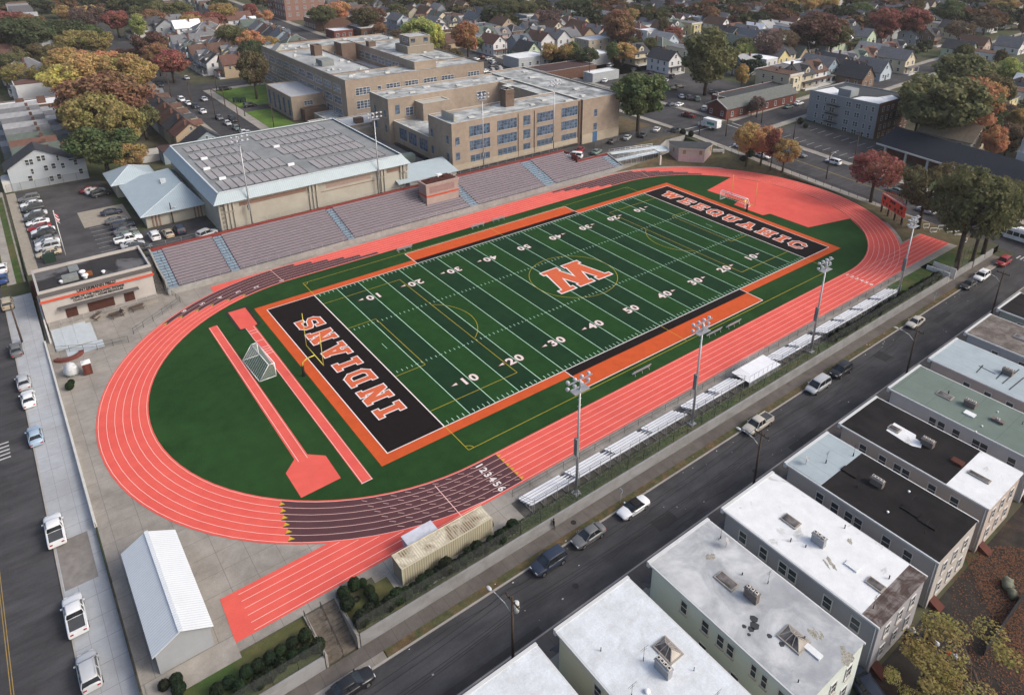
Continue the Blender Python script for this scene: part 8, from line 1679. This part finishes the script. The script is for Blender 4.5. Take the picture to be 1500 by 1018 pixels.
PT = [
 (934, 197, 101, 92, 'green', 'tall broad green tree with clear trunk beside the brick wing', 'broad'), (1032, 140, 38, 84, 'olive', 'big round olive tree above the church car park', 'tall'), (1085, 134, 92, 24, 'gold', 'small golden tree at the right foot of the big olive tree', 'round'), (1072, 112, 55, 22, 'evergreen', 'dark conifer at the right shoulder of the big olive tree', 'cone'), (1100, 112, 75, 42, 'evergreen', 'dark spreading evergreen behind the cream flat house', 'bush'),
 (1092, 247, 176, 48, 'gold', 'orange-gold tree by the pavilion, leftmost of the roadside group', 'sparse'), (1113, 248, 176, 54, 'orange', 'orange tree second in the roadside group by the pavilion', 'sparse'), (1128, 250, 185, 30, 'red', 'reddish tree at the right of the roadside group', 'sparse'), (1146, 252, 200, 46, 'gold', 'small golden-green tree standing alone by the street behind the track', 'round'),
 (1275, 297, 218, 84, 'red', 'red-orange tree left of the scoreboard', 'sparse'), (1345, 335, 232, 92, 'olive-brown', 'olive-brown tree right behind the scoreboard', 'sparse'), (1400, 395, 236, 130, 'olive', 'large olive tree at the sprint track end', 'sparse'), (1440, 372, 250, 110, 'olive', 'olive tree at the right corner beside the bus', 'sparse'), (1424, 384, 244, 90, 'olive', 'third crown of the olive group at the sprint track end', 'sparse'), (1455, 330, 262, 70, 'olive-brown', 'smaller brownish tree behind the one by the bus', 'round'), (1387, 292, 236, 50, 'olive-brown', 'brownish tree before the dark-roofed hall', 'sparse'),
 (1366, 222, 104, 150, 'olive', 'huge dark olive-brown tree right of the grey apartment building', 'broad'), (1405, 224, 108, 96, 'orange', 'rust-coloured tree at the right flank of the huge dark one', 'broad'), (1340, 200, 118, 80, 'gold-olive', 'olive tree at the left flank of the huge dark one', 'broad'), (1400, 160, 74, 92, 'olive', 'green-topped tree behind the huge dark one', 'broad'), (1383, 180, 112, 30, 'gold', 'bright golden tree top poking over the huge dark tree', 'round'), (1440, 190, 104, 62, 'olive-brown', 'tree with rust-tinged top at the right of the dark group', 'broad'), (1470, 130, 82, 40, 'yellow-green', 'light green tree beside the mint-coloured house', 'round'),
 (166, 205, 102, 120, 'rust', 'big red-brown topped tree above the left attached houses', 'broad'), (150, 226, 132, 84, 'gold-olive', 'olive-brown tree in front of the big red-brown one at left', 'broad'), (160, 262, 182, 94, 'green', 'green tree beside the fence of the big white house', 'broad'), (200, 262, 206, 46, 'gold', 'small orange-gold tree behind the hip roofs', 'round'), (190, 232, 150, 60, 'gold-olive', 'olive tree between the red-brown tree and the white boundary walls', 'broad'),
 (110, 152, 92, 74, 'yellow', 'bright yellow tree over the white-roofed block at left', 'broad'), (165, 150, 74, 100, 'gold', 'yellow-olive tree behind the big red-brown one', 'broad'), (206, 140, 86, 58, 'gold', 'orange-tinged tree at the left of the upper junction', 'broad'), (105, 128, 66, 60, 'gold', 'orange tree behind the bright yellow one', 'round'), (50, 138, 90, 70, 'gold-olive', 'tan-brown tree above the white-roofed block', 'sparse'), (190, 96, 70, 36, 'dark red', 'small dark red tree left of the upper street', 'round'), (142, 115, 72, 70, 'orange', 'rusty orange crown between yellow and olive trees at left', 'broad'),
 (256, 122, 70, 50, 'red', 'bright red tree at the upper left junction', 'round'), (226, 100, 44, 48, 'dark red', 'red-brown tree behind the bright red one', 'broad'), (236, 112, 60, 38, 'rust', 'rust tree between the two red ones at upper left', 'broad'), (376, 145, 70, 46, 'olive-brown', 'olive-brown tree at the left corner of the main school', 'round'), (372, 88, 43, 40, 'orange', 'orange tree behind the left corner of the main school', 'round'), (345, 84, 34, 44, 'olive', 'olive tree left of the orange one near the school', 'broad'), (400, 82, 52, 30, 'gold', 'golden tree right of the orange one near the school', 'round'),
 (30, 90, 22, 110, 'dark green', 'very large dark green tree mass at far left', 'broad'), (85, 84, 24, 86, 'dark green', 'dark green tree right of the far left mass', 'broad'), (20, 60, 14, 50, 'red', 'pink-red crown at the far left top', 'broad'), (50, 60, 18, 46, 'rust', 'orange-brown crown at the upper left edge', 'broad'), (136, 58, 2, 50, 'purple-brown', 'tall nearly bare purple-brown tree at upper left', 'sparse'), (175, 56, 13, 38, 'red', 'red tree right of the bare purple-brown one', 'broad'), (206, 60, 20, 22, 'yellow-green', 'light green narrow tree left of the upper street', 'tall'), (230, 50, 12, 40, 'rust', 'rusty tree above the bright red one at upper left', 'broad'), (120, 74, 34, 60, 'green', 'green tree above the yellow one at left', 'broad'), (120, 40, 6, 60, 'gold', 'golden-olive crown at upper left', 'broad'), (60, 20, -5, 60, 'dark green', 'dark crown cut by the top left edge', 'broad'),
 (330, 44, 2, 44, 'gold', 'golden tree at the top beside the far avenue', 'broad'), (300, 48, 16, 56, 'red', 'crimson-topped tree left of the far avenue', 'broad'), (285, 52, 20, 40, 'gold', 'golden-brown tree behind the hip-roofed house at upper left', 'round'), (250, 40, 0, 60, 'olive', 'tall olive tree at the top left', 'broad'), (213, 30, -6, 50, 'dark green', 'dark tree at the top left centre', 'broad'), (358, 32, 22, 12, 'dark red', 'small dark red street tree on the far avenue', 'round'),
 (620, 88, 22, 60, 'yellow-green', 'pale yellow-green tree behind the main school', 'broad'), (642, 92, 32, 26, 'yellow', 'yellow-green smaller crown beside the pale one behind the school', 'round'), (686, 92, 28, 48, 'orange', 'bright orange tree behind the right part of the main school', 'round'), (705, 78, 54, 22, 'yellow-green', 'small green tree right of the bright orange one', 'round'), (535, 52, 8, 52, 'olive-brown', 'olive-brown tree behind the left part of the main school', 'broad'), (553, 48, 9, 32, 'dark red', 'dark red crown beside the olive-brown one behind the school', 'broad'), (558, 56, 32, 24, 'rust', 'small rust tree behind the school roof', 'round'), (598, 66, 42, 50, 'brown', 'brown tree below the pale yellow-green one', 'broad'), (498, 40, 0, 40, 'orange', 'orange tree at the top left of centre', 'broad'), (474, 46, 6, 40, 'olive', 'dark olive tree right of the far apartment block', 'broad'), (580, 40, 18, 18, 'evergreen', 'dark conifer near the paired gables', 'cone'), (640, 82, 62, 40, 'brown', 'low brown tree behind the school penthouse', 'round'), (655, 100, 70, 50, 'olive-brown', 'low olive-brown tree behind the school edge', 'round'),
 (15, 118, 74, 60, 'olive', 'olive tree at the left edge above the white-roofed block', 'broad'), (70, 112, 62, 66, 'olive-brown', 'olive-brown tree above the tan one at left', 'broad'), (130, 90, 42, 70, 'gold-olive', 'olive crown filling the gap above the orange ones at left', 'broad'), (180, 120, 84, 60, 'yellow-green', 'yellow-green crown behind the olive trees at left', 'broad'), (215, 205, 150, 50, 'olive', 'olive tree just left of the school street row', 'round'), (120, 200, 150, 50, 'olive-brown', 'brownish tree touching the left attached houses', 'broad'), (0, 130, 95, 50, 'brown', 'brown tree cut by the left edge', 'round'), (625, 20, -4, 40, 'rust', 'rust tree at the top centre', 'broad'), (662, 18, -4, 50, 'olive', 'olive tree at the top centre', 'broad'), (680, 34, 8, 36, 'olive-brown', 'brown-green tree above the bright orange one', 'round'), (720, 26, -4, 60, 'olive', 'broad olive tree at the top right of centre', 'broad'), (760, 36, -2, 56, 'olive', 'large olive-gold tree above the tan gables', 'broad'), (806, 52, 8, 46, 'purple-brown', 'bare branching tree above the red house', 'sparse'), (845, 26, -4, 60, 'dark green', 'dark green tree at the top behind the cream houses', 'broad'), (905, 76, 12, 52, 'rust', 'rust-red tree with green underside right of the red house', 'tall'), (925, 44, 12, 26, 'gold', 'olive-gold column beside the rust-red tree', 'tall'), (912, 72, 42, 34, 'yellow-green', 'yellow-green tree below the rust-red one', 'round'), (912, 97, 62, 46, 'gold', 'golden-brown tree by the white metal garage', 'round'), (818, 98, 62, 52, 'gold', 'orange-green tree left of the beige flat house', 'round'), (836, 98, 60, 30, 'green', 'green tree beside the beige flat house', 'round'), (846, 97, 74, 12, 'evergreen', 'dark conifer left of the white garage', 'cone'), (940, 84, 54, 48, 'olive', 'olive tree left of the pale blue gabled house', 'round'), (956, 90, 74, 24, 'rust', 'small red-brown tree beside the half-timbered house', 'round'),
 (1192, 88, 14, 80, 'dark red', 'big red and green tree in the middle of the upper right', 'broad'), (1214, 88, 26, 56, 'olive', 'green flank of trees beside the big red one', 'broad'), (1180, 88, 66, 22, 'gold', 'small bright gold tree below the big red one', 'round'), (1165, 24, -8, 60, 'gold', 'golden tree at the top right', 'broad'), (1200, 22, -8, 50, 'gold', 'second golden tree at the top right', 'broad'), (1258, 32, 2, 40, 'green', 'green tree at the top between houses at right', 'broad'), (1312, 64, 9, 84, 'red', 'wide crimson tree with open branches at upper right', 'broad'), (1290, 66, 34, 32, 'red', 'smaller crimson tree left of the wide one', 'round'), (1308, 20, 0, 26, 'dark red', 'dark red crown behind the wide crimson one', 'round'), (1245, 74, 54, 44, 'olive', 'low olive tree behind the cross street row', 'bush'), (1386, 42, -2, 42, 'green', 'tall green tree right of the bright white gable', 'tall'), (1402, 66, 26, 50, 'brown', 'pale brown nearly bare tree at upper right', 'sparse'), (1440, 52, 20, 44, 'brown', 'second pale bare tree at upper right', 'sparse'), (1466, 30, -6, 44, 'gold', 'golden tree at the top right edge', 'broad'), (1425, 34, 0, 22, 'evergreen', 'dark conifer beside the tall white gable', 'cone'), (1492, 70, 14, 20, 'brown', 'bare tree at the right edge', 'sparse'),
 (1120, 100, 40, 50, 'purple-brown', 'bare purple-brown tree before the row at centre right', 'sparse'), (1145, 92, 40, 44, 'brown', 'bare brown tree right of the purple-brown one', 'sparse'), (1060, 92, 60, 30, 'evergreen', 'dark tree behind the big olive tree', 'round'), (1040, 42, 8, 30, 'rust', 'reddish tree above the barn-like house', 'round'), (1022, 26, 2, 30, 'olive', 'olive tree at the top beside red roofs', 'round'), (960, 38, 8, 50, 'dark green', 'dark green tree left of the red roofs', 'broad'), (1210, 118, 96, 24, 'olive', 'small olive tree in front of the cross street row', 'round'), (1245, 116, 88, 30, 'purple-brown', 'bare street tree before the cross street row', 'sparse'), (1260, 112, 84, 28, 'purple-brown', 'second bare street tree before the cross street row', 'sparse'), (1330, 90, 66, 28, 'dark green', 'dark green tree right end of the cross street row', 'round'), (1108, 172, 140, 30, 'purple-brown', 'bare dark tree before the brick church wall', 'sparse'), (1100, 170, 150, 20, 'brown', 'thin bare tree before the brick church', 'sparse'),
 (1352, 76, 56, 26, 'dark green', 'dark bushes before the dark-roofed houses at right', 'bush'), (1390, 80, 62, 20, 'olive', 'olive bush beside the mint-coloured house', 'round'), (1415, 135, 112, 30, 'rust', 'rust tree below the mint-coloured house', 'round'),
]
for px, yb, yt, w, col, lab, kind in PT: ptree(px, yb, yt, w*(1.15 if px < 480 else 1.05), col, lab, kind)
# nearest tree, bottom right
xq, yq = G(1450, 1000, 3.); tree(xq, yq, -1.6, 6.6, 15, 'near', 'yellow-gold', 'yellow-leaved thin tree in the back yard at the bottom right corner'); xq, yq = G(1352, 985, 2.2); tree(xq, yq, -1.6, 4.6, 7.5, 'near', 'yellow-gold', 'smaller yellow-leaved tree left of the corner one in the back yard')
# hedges and clipped bushes
HEDGEC = 'dark green'
def bush(x, y, z, w, h, label, grp, col='evergreen', kind='bush'): return tree(x, y, z-.1, h, w, kind, col, label, grp, 'bush', 'clipped_bush')
BS = MB
TV['ball'] = []
for sd in (5, 6):
    nr = np.random.default_rng(sd); m = 1500; d = nr.normal(size=(m, 3)); d /= np.linalg.norm(d, axis=1)[:, None]; c = d*(4.6*nr.uniform(.8, 1.06, m))[:, None]+np.array([0, 0, 5.]); nn = d+nr.normal(size=(m, 3))*.45; a = np.cross(nn, nr.normal(size=(m, 3))); a /= np.linalg.norm(a, axis=1)[:, None]; b_ = np.cross(nn/np.linalg.norm(nn, axis=1)[:, None], a); s = (nr.uniform(.5, 1.0, m)*.5)[:, None]
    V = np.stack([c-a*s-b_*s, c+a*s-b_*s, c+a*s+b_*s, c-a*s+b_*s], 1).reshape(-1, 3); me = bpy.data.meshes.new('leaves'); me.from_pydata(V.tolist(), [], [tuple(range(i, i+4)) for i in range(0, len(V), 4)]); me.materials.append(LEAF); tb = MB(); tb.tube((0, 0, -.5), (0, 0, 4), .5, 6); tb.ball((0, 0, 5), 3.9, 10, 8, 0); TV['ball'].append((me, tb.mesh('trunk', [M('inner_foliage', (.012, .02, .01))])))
TC['clipped'] = (.02, .04, .014); _R = tree
def ball(px, py, w, lab, grp): x, y, z = at(px, py, .5); me, tm = rnd.choice(TV['ball']); t = T('clipped_bush', lab, 'bush', (x, y, z-.1), rnd.uniform(0, 6), grp); [(lambda o: (COL.objects.link(o), setattr(o, 'parent', t), setattr(o, 'scale', (w/11.4, w/11.4, w/10.6)), setattr(o, 'color', (*[v*rnd.uniform(.8, 1.25) for v in TC['clipped']], 1))))(bpy.data.objects.new(n_, m_)) for n_, m_ in (('foliage', me), ('trunk', tm))]
gb_ = 'clipped round bushes around the street stairs'
for i, (px, py, w) in enumerate([(503, 870, 1.7), (519, 857, 1.7), (531, 853, 1.2), (541, 866, 1.5), (547, 876, 1.3), (509, 886, 1.9), (525, 893, 0)]): w and ball(px, py, w, 'clipped round bush, %s in the clump right of the stairs' % ORD[i], gb_)
for i, (px, py, w) in enumerate([(447, 932, 1.7), (428, 942, 1.5), (411, 954, 1.5), (395, 965, 1.6), (378, 976, 1.6), (361, 985, 1.6), (430, 962, 1.6), (446, 955, 1.5), (466, 947, 1.8), (412, 975, 1.6), (395, 990, 1.7), (379, 1001, 1.7), (352, 1007, 1.6), (335, 1000, 1.5), (318, 1012, 1.6), (258, 996, 1.5), (262, 1009, 1.6), (240, 1003, 1.3)]): ball(px, py, w, 'clipped round bush, %s going down left of the stairs' % ORD[i], gb_)
gh = 'shrubs along the street wall'
xs_ = list(np.arange(-23.4, -3., 1.05)); rg = random.Random(77)
for i, x in enumerate(xs_): 
    w = rg.uniform(1.1, 1.9); me, tm = rg.choice(TV['ball']); t = T('shrub', 'dark shrub by the street fence between the stairs and the end of the container', 'shrub', (float(x), -21.9+rg.uniform(-.25, .3), -.15), rg.uniform(0, 6), gh)
    for n_, m_ in (('foliage', me), ('trunk', tm)): o = bpy.data.objects.new(n_, m_); COL.objects.link(o); o.parent = t; o.scale = (w/9.4, w/9.4, w/8.4); o.color = (*[v*rg.uniform(.8, 1.3) for v in TC['clipped']], 1)
for i, x in enumerate(np.arange(66, 106, 1.15)):
    w = rg.uniform(1., 1.7); me, tm = rg.choice(TV['ball']); t = T('shrub', 'low dark hedge shrub by the street fence beyond the last bleachers', 'shrub', (float(x), -22.+rg.uniform(-.2, .2), -.15), rg.uniform(0, 6), 'hedge shrubs beyond the bleachers')
    for n_, m_ in (('foliage', me), ('trunk', tm)): o = bpy.data.objects.new(n_, m_); COL.objects.link(o); o.parent = t; o.scale = (w/9.4, w/9.4, w/9.); o.color = (*[v*rg.uniform(.7, 1.1) for v in TC['clipped']], 1)
for px, py, w, lab in ((102, 566, 1.5, 'dark bush against the low wall near the tarpaulin'), (104, 560, 1.2, 'second dark bush near the tarpaulin')): ball(px, py, w, lab, None)
for i, (px, py, w) in enumerate([(1090, 232, 3), (1098, 228, 3.4), (1000, 196, 2.4), (1012, 198, 2.2), (902, 190, 2), (1172, 180, 2.6), (1180, 186, 2), (955, 122, 2)]): ball(px, py, w, ['shrub at the right foot of the entrance pavilion', 'larger shrub right of the entrance pavilion', 'shrub behind the pavilion roof', 'second shrub behind the pavilion roof', 'shrub at the corner of the brick wing', 'shrub at the corner of the grey apartment building', 'small shrub by the apartment car park', 'light shrub in the church car park'][i], None)
# ivy-like weeds in the strip under the bleacher fence
b = MB(); rg = random.Random(4)
for k in range(5200):
    x = rg.uniform(-23, 106) if k % 3 else rg.uniform(-24, 20); y = rg.uniform(-22.65, -21.); s = rg.uniform(.06, .15); z = rg.uniform(.02, .3); a = rg.uniform(0, 3); b.poly([(x+s*math.cos(a+i*1.57), y+s*math.sin(a+i*1.57), z+rg.uniform(-.05, .08)) for i in range(4)])
o = b.build('ground_cover', [M('weeds', (.035, .06, .02), var=.4)]); o['kind'] = 'stuff'; o['label'] = 'weeds and leaves in the strip along the street wall'; o['category'] = 'ground cover'
b = MB()
for k in range(9000):
    px = rg.uniform(1395, 1500); py = rg.uniform(800, 1018); 
    if (px-1395)*1.0+(py-800)*-.45 < 12 and rg.random() < .8: continue
    x, y = G(px, py, -1.55); s = rg.uniform(.04, .11); a = rg.uniform(0, 3); b.poly([(x+s*math.cos(a+i*1.57), y+s*math.sin(a+i*1.57), -1.6+rg.uniform(0, .06)) for i in range(4)])
o = b.build('fallen_leaves', [M('fallen_leaf', (.14, .07, .042), var=.4, scale=4)]); o['kind'] = 'stuff'; o['label'] = 'rust-brown fallen leaves covering the back yard'; o['category'] = 'fallen leaves'
# ================================================================== far neighbourhood fill
def clear(x, y, r):
    for hx, hy, rz, s in HOUSES:
        cx, cy = hx+6*math.sin(-rz)*1., hy+6*math.cos(rz)
        if (cx-x)**2+(cy-y)**2 < (r+7)**2: return False
    return True
def inview(x, y, z=5, m=60):
    q = np.array([x-CP[0], y-CP[1], z-CP[2]]) @ RM
    if q[2] > -5: return None
    u, v = PX+FPX*q[0]/-q[2], PY-FPX*q[1]/-q[2]
    return (u, v) if -m < u < 1500+m and -70 < v < 1100 else None
BLOCKS = [(-43.6, 79, 138, 226), (104, 140, 160, 700), (-60, 60, -47, 900), (11, 120, 30, 900)]
fr = random.Random(31); cnt = 0
WK, RK = list(WCN), list(RCN); wk = ['white']*6+['cream']*3+['grey']*3+['tan', 'blue-grey', 'pale green', 'yellow', 'pink-beige', 'pale blue', 'brown']; rk = ['charcoal']*3+['grey']*4+['brown']*2+['red-brown', 'light grey', 'blue-grey', 'green-grey', 'white']
CAND = []
def fill_house(x, y, rz):
    uv = inview(x, y, 5, 25)
    if not uv or (uv[1] > 150 and x < 225) or uv[1] > 330 or uv[1] < -25: return
    if not clear(x+5*math.sin(-rz), y+5*math.cos(rz), 3.5): return
    CAND.append((-uv[1], x, y, rz, uv))
def place_house(x, y, rz, uv):
    global cnt
    w, r = fr.choice(wk), fr.choice(rk); k = fr.choice(['gable', 'gable', 'dormer', 'dormer', 'hip', 'flat', 'cape'])
    side = 'left' if uv[0] < 500 else 'middle' if uv[0] < 1000 else 'right'
    house(k, x, y, rz, w, r, 'among the far houses of the upper %s' % side, fr.uniform(.92, 1.12), 'houses of the far neighbourhood', label='%s %s house with %s roof among the far houses of the upper %s' % (w, KW[k], r, side)); cnt += 1
for row in range(0, 10):               # rows parallel to the cross street east of the wide street
    yb = 120+row*50
    for dy, rz in ((0, math.pi), (22, 0.)):
        x = 165. if row > 1 else 225.
        while x < 700:
            fill_house(x, yb+dy+(x-155)*.075+fr.uniform(-1, 1), rz); x += fr.uniform(9.8, 11.6)
for row in range(0, 6):               # south-eastern quarter
    yb = 26-row*34
    x = 214. if row else 232.
    while x < 520: fill_house(x, yb+(x-155)*.075, 0. if row % 2 else math.pi); x += fr.uniform(11, 14)
for xr, rz in ((-76, math.pi/2), (-100, -math.pi/2), (-32, -math.pi/2), (48, -math.pi/2), (72, math.pi/2), (-6, math.pi/2), (150, -math.pi/2), (88, math.pi/2)):
    y = 250.
    while y < 660: fill_house(xr+(0 if xr < 80 else (y-240)*.04), y, rz); y += fr.uniform(11, 13.5)
CAND.sort(); NH = 295-len(HOUSES); FAR_H = CAND[NH:]
for _, x, y, rz, uv in CAND[:NH]: place_house(x, y, rz, uv)
fhm = MB()
for _, x, y, rz, uv in FAR_H:
    if uv[1] < -20: continue
    w, d = fr.uniform(3.6, 4.6), fr.uniform(10, 12); k0 = len(fhm.v); mi = fr.randrange(3); gable_walls(fhm, -w, 0, w, d, -1, 5.6, 9); nf = len(fhm.f); gable_roof(fhm, -w, 0, w, d, 5.6, 9)
    for i in range(len(fhm.f)-nf): fhm.m[nf+i] = 3+fr.randrange(3)*0+mi
    for i in range(6): fhm.m[nf-1-i] = mi
    c_, s_ = math.cos(rz), math.sin(rz); z = H(x, y)
    for i in range(k0, len(fhm.v)): a, b0, c0 = fhm.v[i]; fhm.v[i] = (x+a*c_-b0*s_, y+a*s_+b0*c_, z+c0)
if fhm.v:
    o = fhm.build('distant_houses', [M('far_wall_a', (.42, .42, .42)), M('far_wall_b', (.36, .33, .27)), M('far_wall_c', (.22, .24, .26)), M('far_roof_a', (.09, .09, .1)), M('far_roof_b', (.1, .07, .06)), M('far_roof_c', (.18, .18, .19))]); o['kind'] = 'stuff'; o['label'] = 'countless small houses among the trees at the top edge'; o['category'] = 'distant houses'
ck = [('olive', 7), ('olive-brown', 6), ('green', 3), ('dark green', 6), ('rust', 4), ('brown', 4), ('gold', 3), ('orange', 2), ('red', 1), ('dark red', 2), ('purple-brown', 3), ('yellow-green', 1), ('evergreen', 2)]
CKL = [c for c, n in ck for _ in range(n)]
tc = len(TREES); tries = 0
TL = 285-tc
placed = 0
while placed < TL and tries < 30000:
    tries += 1; u = fr.uniform(-30, 1530); v = fr.uniform(-45, 112) if placed % 6 else fr.uniform(90, 250)
    if v < 112 and fr.random() < (v-20)/140: continue
    if v > 112 and u < 1420: continue
    v = max(v, -55)
    x, y, z = at(u, v)
    if x > 600 or y > 900: pass
    if (104 < x < 160 and y < 700 and (x < 136 or x > 128)) and 94+(y-240)*.035 < x < 118+(y-240)*.04: continue
    if any(a-1 < x < c+1 and b0 < y < d for a, b0, c, d in BLOCKS) and y < 420: continue
    if 36 < x < 132 and 84 < y < 226 or -46 < x < 38 and y < 240: continue
    if 136 < x < 157: continue
    if x > 155 and hc(x)-6 < y < hc(x)+18 : continue
    if 158 < x < 226 and 20 < y < 130: continue
    r = (fr.uniform(4.5, 8.5) if v > 25 else fr.uniform(6.5, 10))*(.78 if u > 700 else 1.)
    if any((x-a)**2+(y-b0)**2 < (r*.55+c*.55)**2 for a, b0, c in TREES): continue
    if v > 25 and not clear(x, y, r*.2): continue
    c = fr.choice(CKL); k = fr.choice(['broad', 'broad', 'round', 'tall', 'sparse']) if c != 'evergreen' else fr.choice(['cone', 'bush']); side = 'left' if u < 500 else 'middle' if u < 1000 else 'right'
    tree(x, y, z, fr.uniform(9, 15)*(1 if k != 'bush' else .5), r*2, k, c, '%s tree among the far houses of the upper %s' % (c, side), '%s trees of the far neighbourhood' % c); placed += 1
# the wood beyond
wd = MB(); rg = random.Random(8); me0 = [tree_mesh(700+i, 'broad', 420, 1.5)[0] for i in range(3)]
AV, AF = [], 0; VV = []
tmpl = []
for m_ in me0: a = np.empty(len(m_.vertices)*3); m_.vertices.foreach_get('co', a); tmpl.append(a.reshape(-1, 3))
nr = np.random.default_rng(12)
for k in range(1900):
    u = nr.uniform(-60, 1560); v = -70+nr.uniform(0, 1)**1.3*70 if k < 1500 else nr.uniform(-5, 48)
    x, y, z = at(u, v)
    if k >= 1500 and (136 < x < 157 or 90 < x < 142 and y > 240 and 94+(y-240)*.035 < x < 118+(y-240)*.04 or x > 155 and hc(x)-4 < y < hc(x)+16 or 12 < x < 28 or u < 700 and v > 30 or y < 250 and x < 140): continue
    if math.dist((x, y), CP[:2]) > 2600: continue
    s = nr.uniform(.9, 1.7); VV.append(tmpl[k % 3]*np.array([s*1.3, s*1.3, s*.95])+np.array([x, y, z-1.5]))
for i, nm in enumerate(('olive', 'rust', 'dark green')):
    V = np.concatenate(VV[i::3]) if i < 2 else np.concatenate(VV[2::3]); nf = len(V)//4
    me = bpy.data.meshes.new('far_wood'); me.vertices.add(len(V)); me.vertices.foreach_set('co', V.ravel()); me.loops.add(len(V)); me.loops.foreach_set('vertex_index', np.arange(len(V), dtype=np.int32)); me.polygons.add(nf); me.polygons.foreach_set('loop_start', np.arange(0, len(V), 4, dtype=np.int32)); me.polygons.foreach_set('loop_total', np.full(nf, 4, dtype=np.int32)); me.update(); me.materials.append(LEAF)
    o = bpy.data.objects.new('distant_wood', me); COL.objects.link(o); o.color = (*TC[nm], 1); o['kind'] = 'stuff'; o['label'] = '%s trees merging into the distance at the top edge' % nm; o['category'] = 'wood'
print('houses', len(HOUSES), 'fill', cnt, 'trees', len(TREES), 'objects', len(bpy.data.objects))

# ================================================================== haze
hz = bpy.data.materials.new('haze'); hz.use_nodes = True; n = hz.node_tree; n.nodes.clear(); out = n.nodes.new('ShaderNodeOutputMaterial'); pv_ = n.nodes.new('ShaderNodeVolumePrincipled')
pv_.inputs['Color'].default_value = (.9, .91, .92, 1); pv_.inputs['Density'].default_value = HAZE; n.links.new(pv_.outputs[0], out.inputs['Volume'])
b = MB(); b.box(-1700, -1400, -3, 3700, 4200, 74); o = b.build('haze', [hz]); o['kind'] = 'stuff'
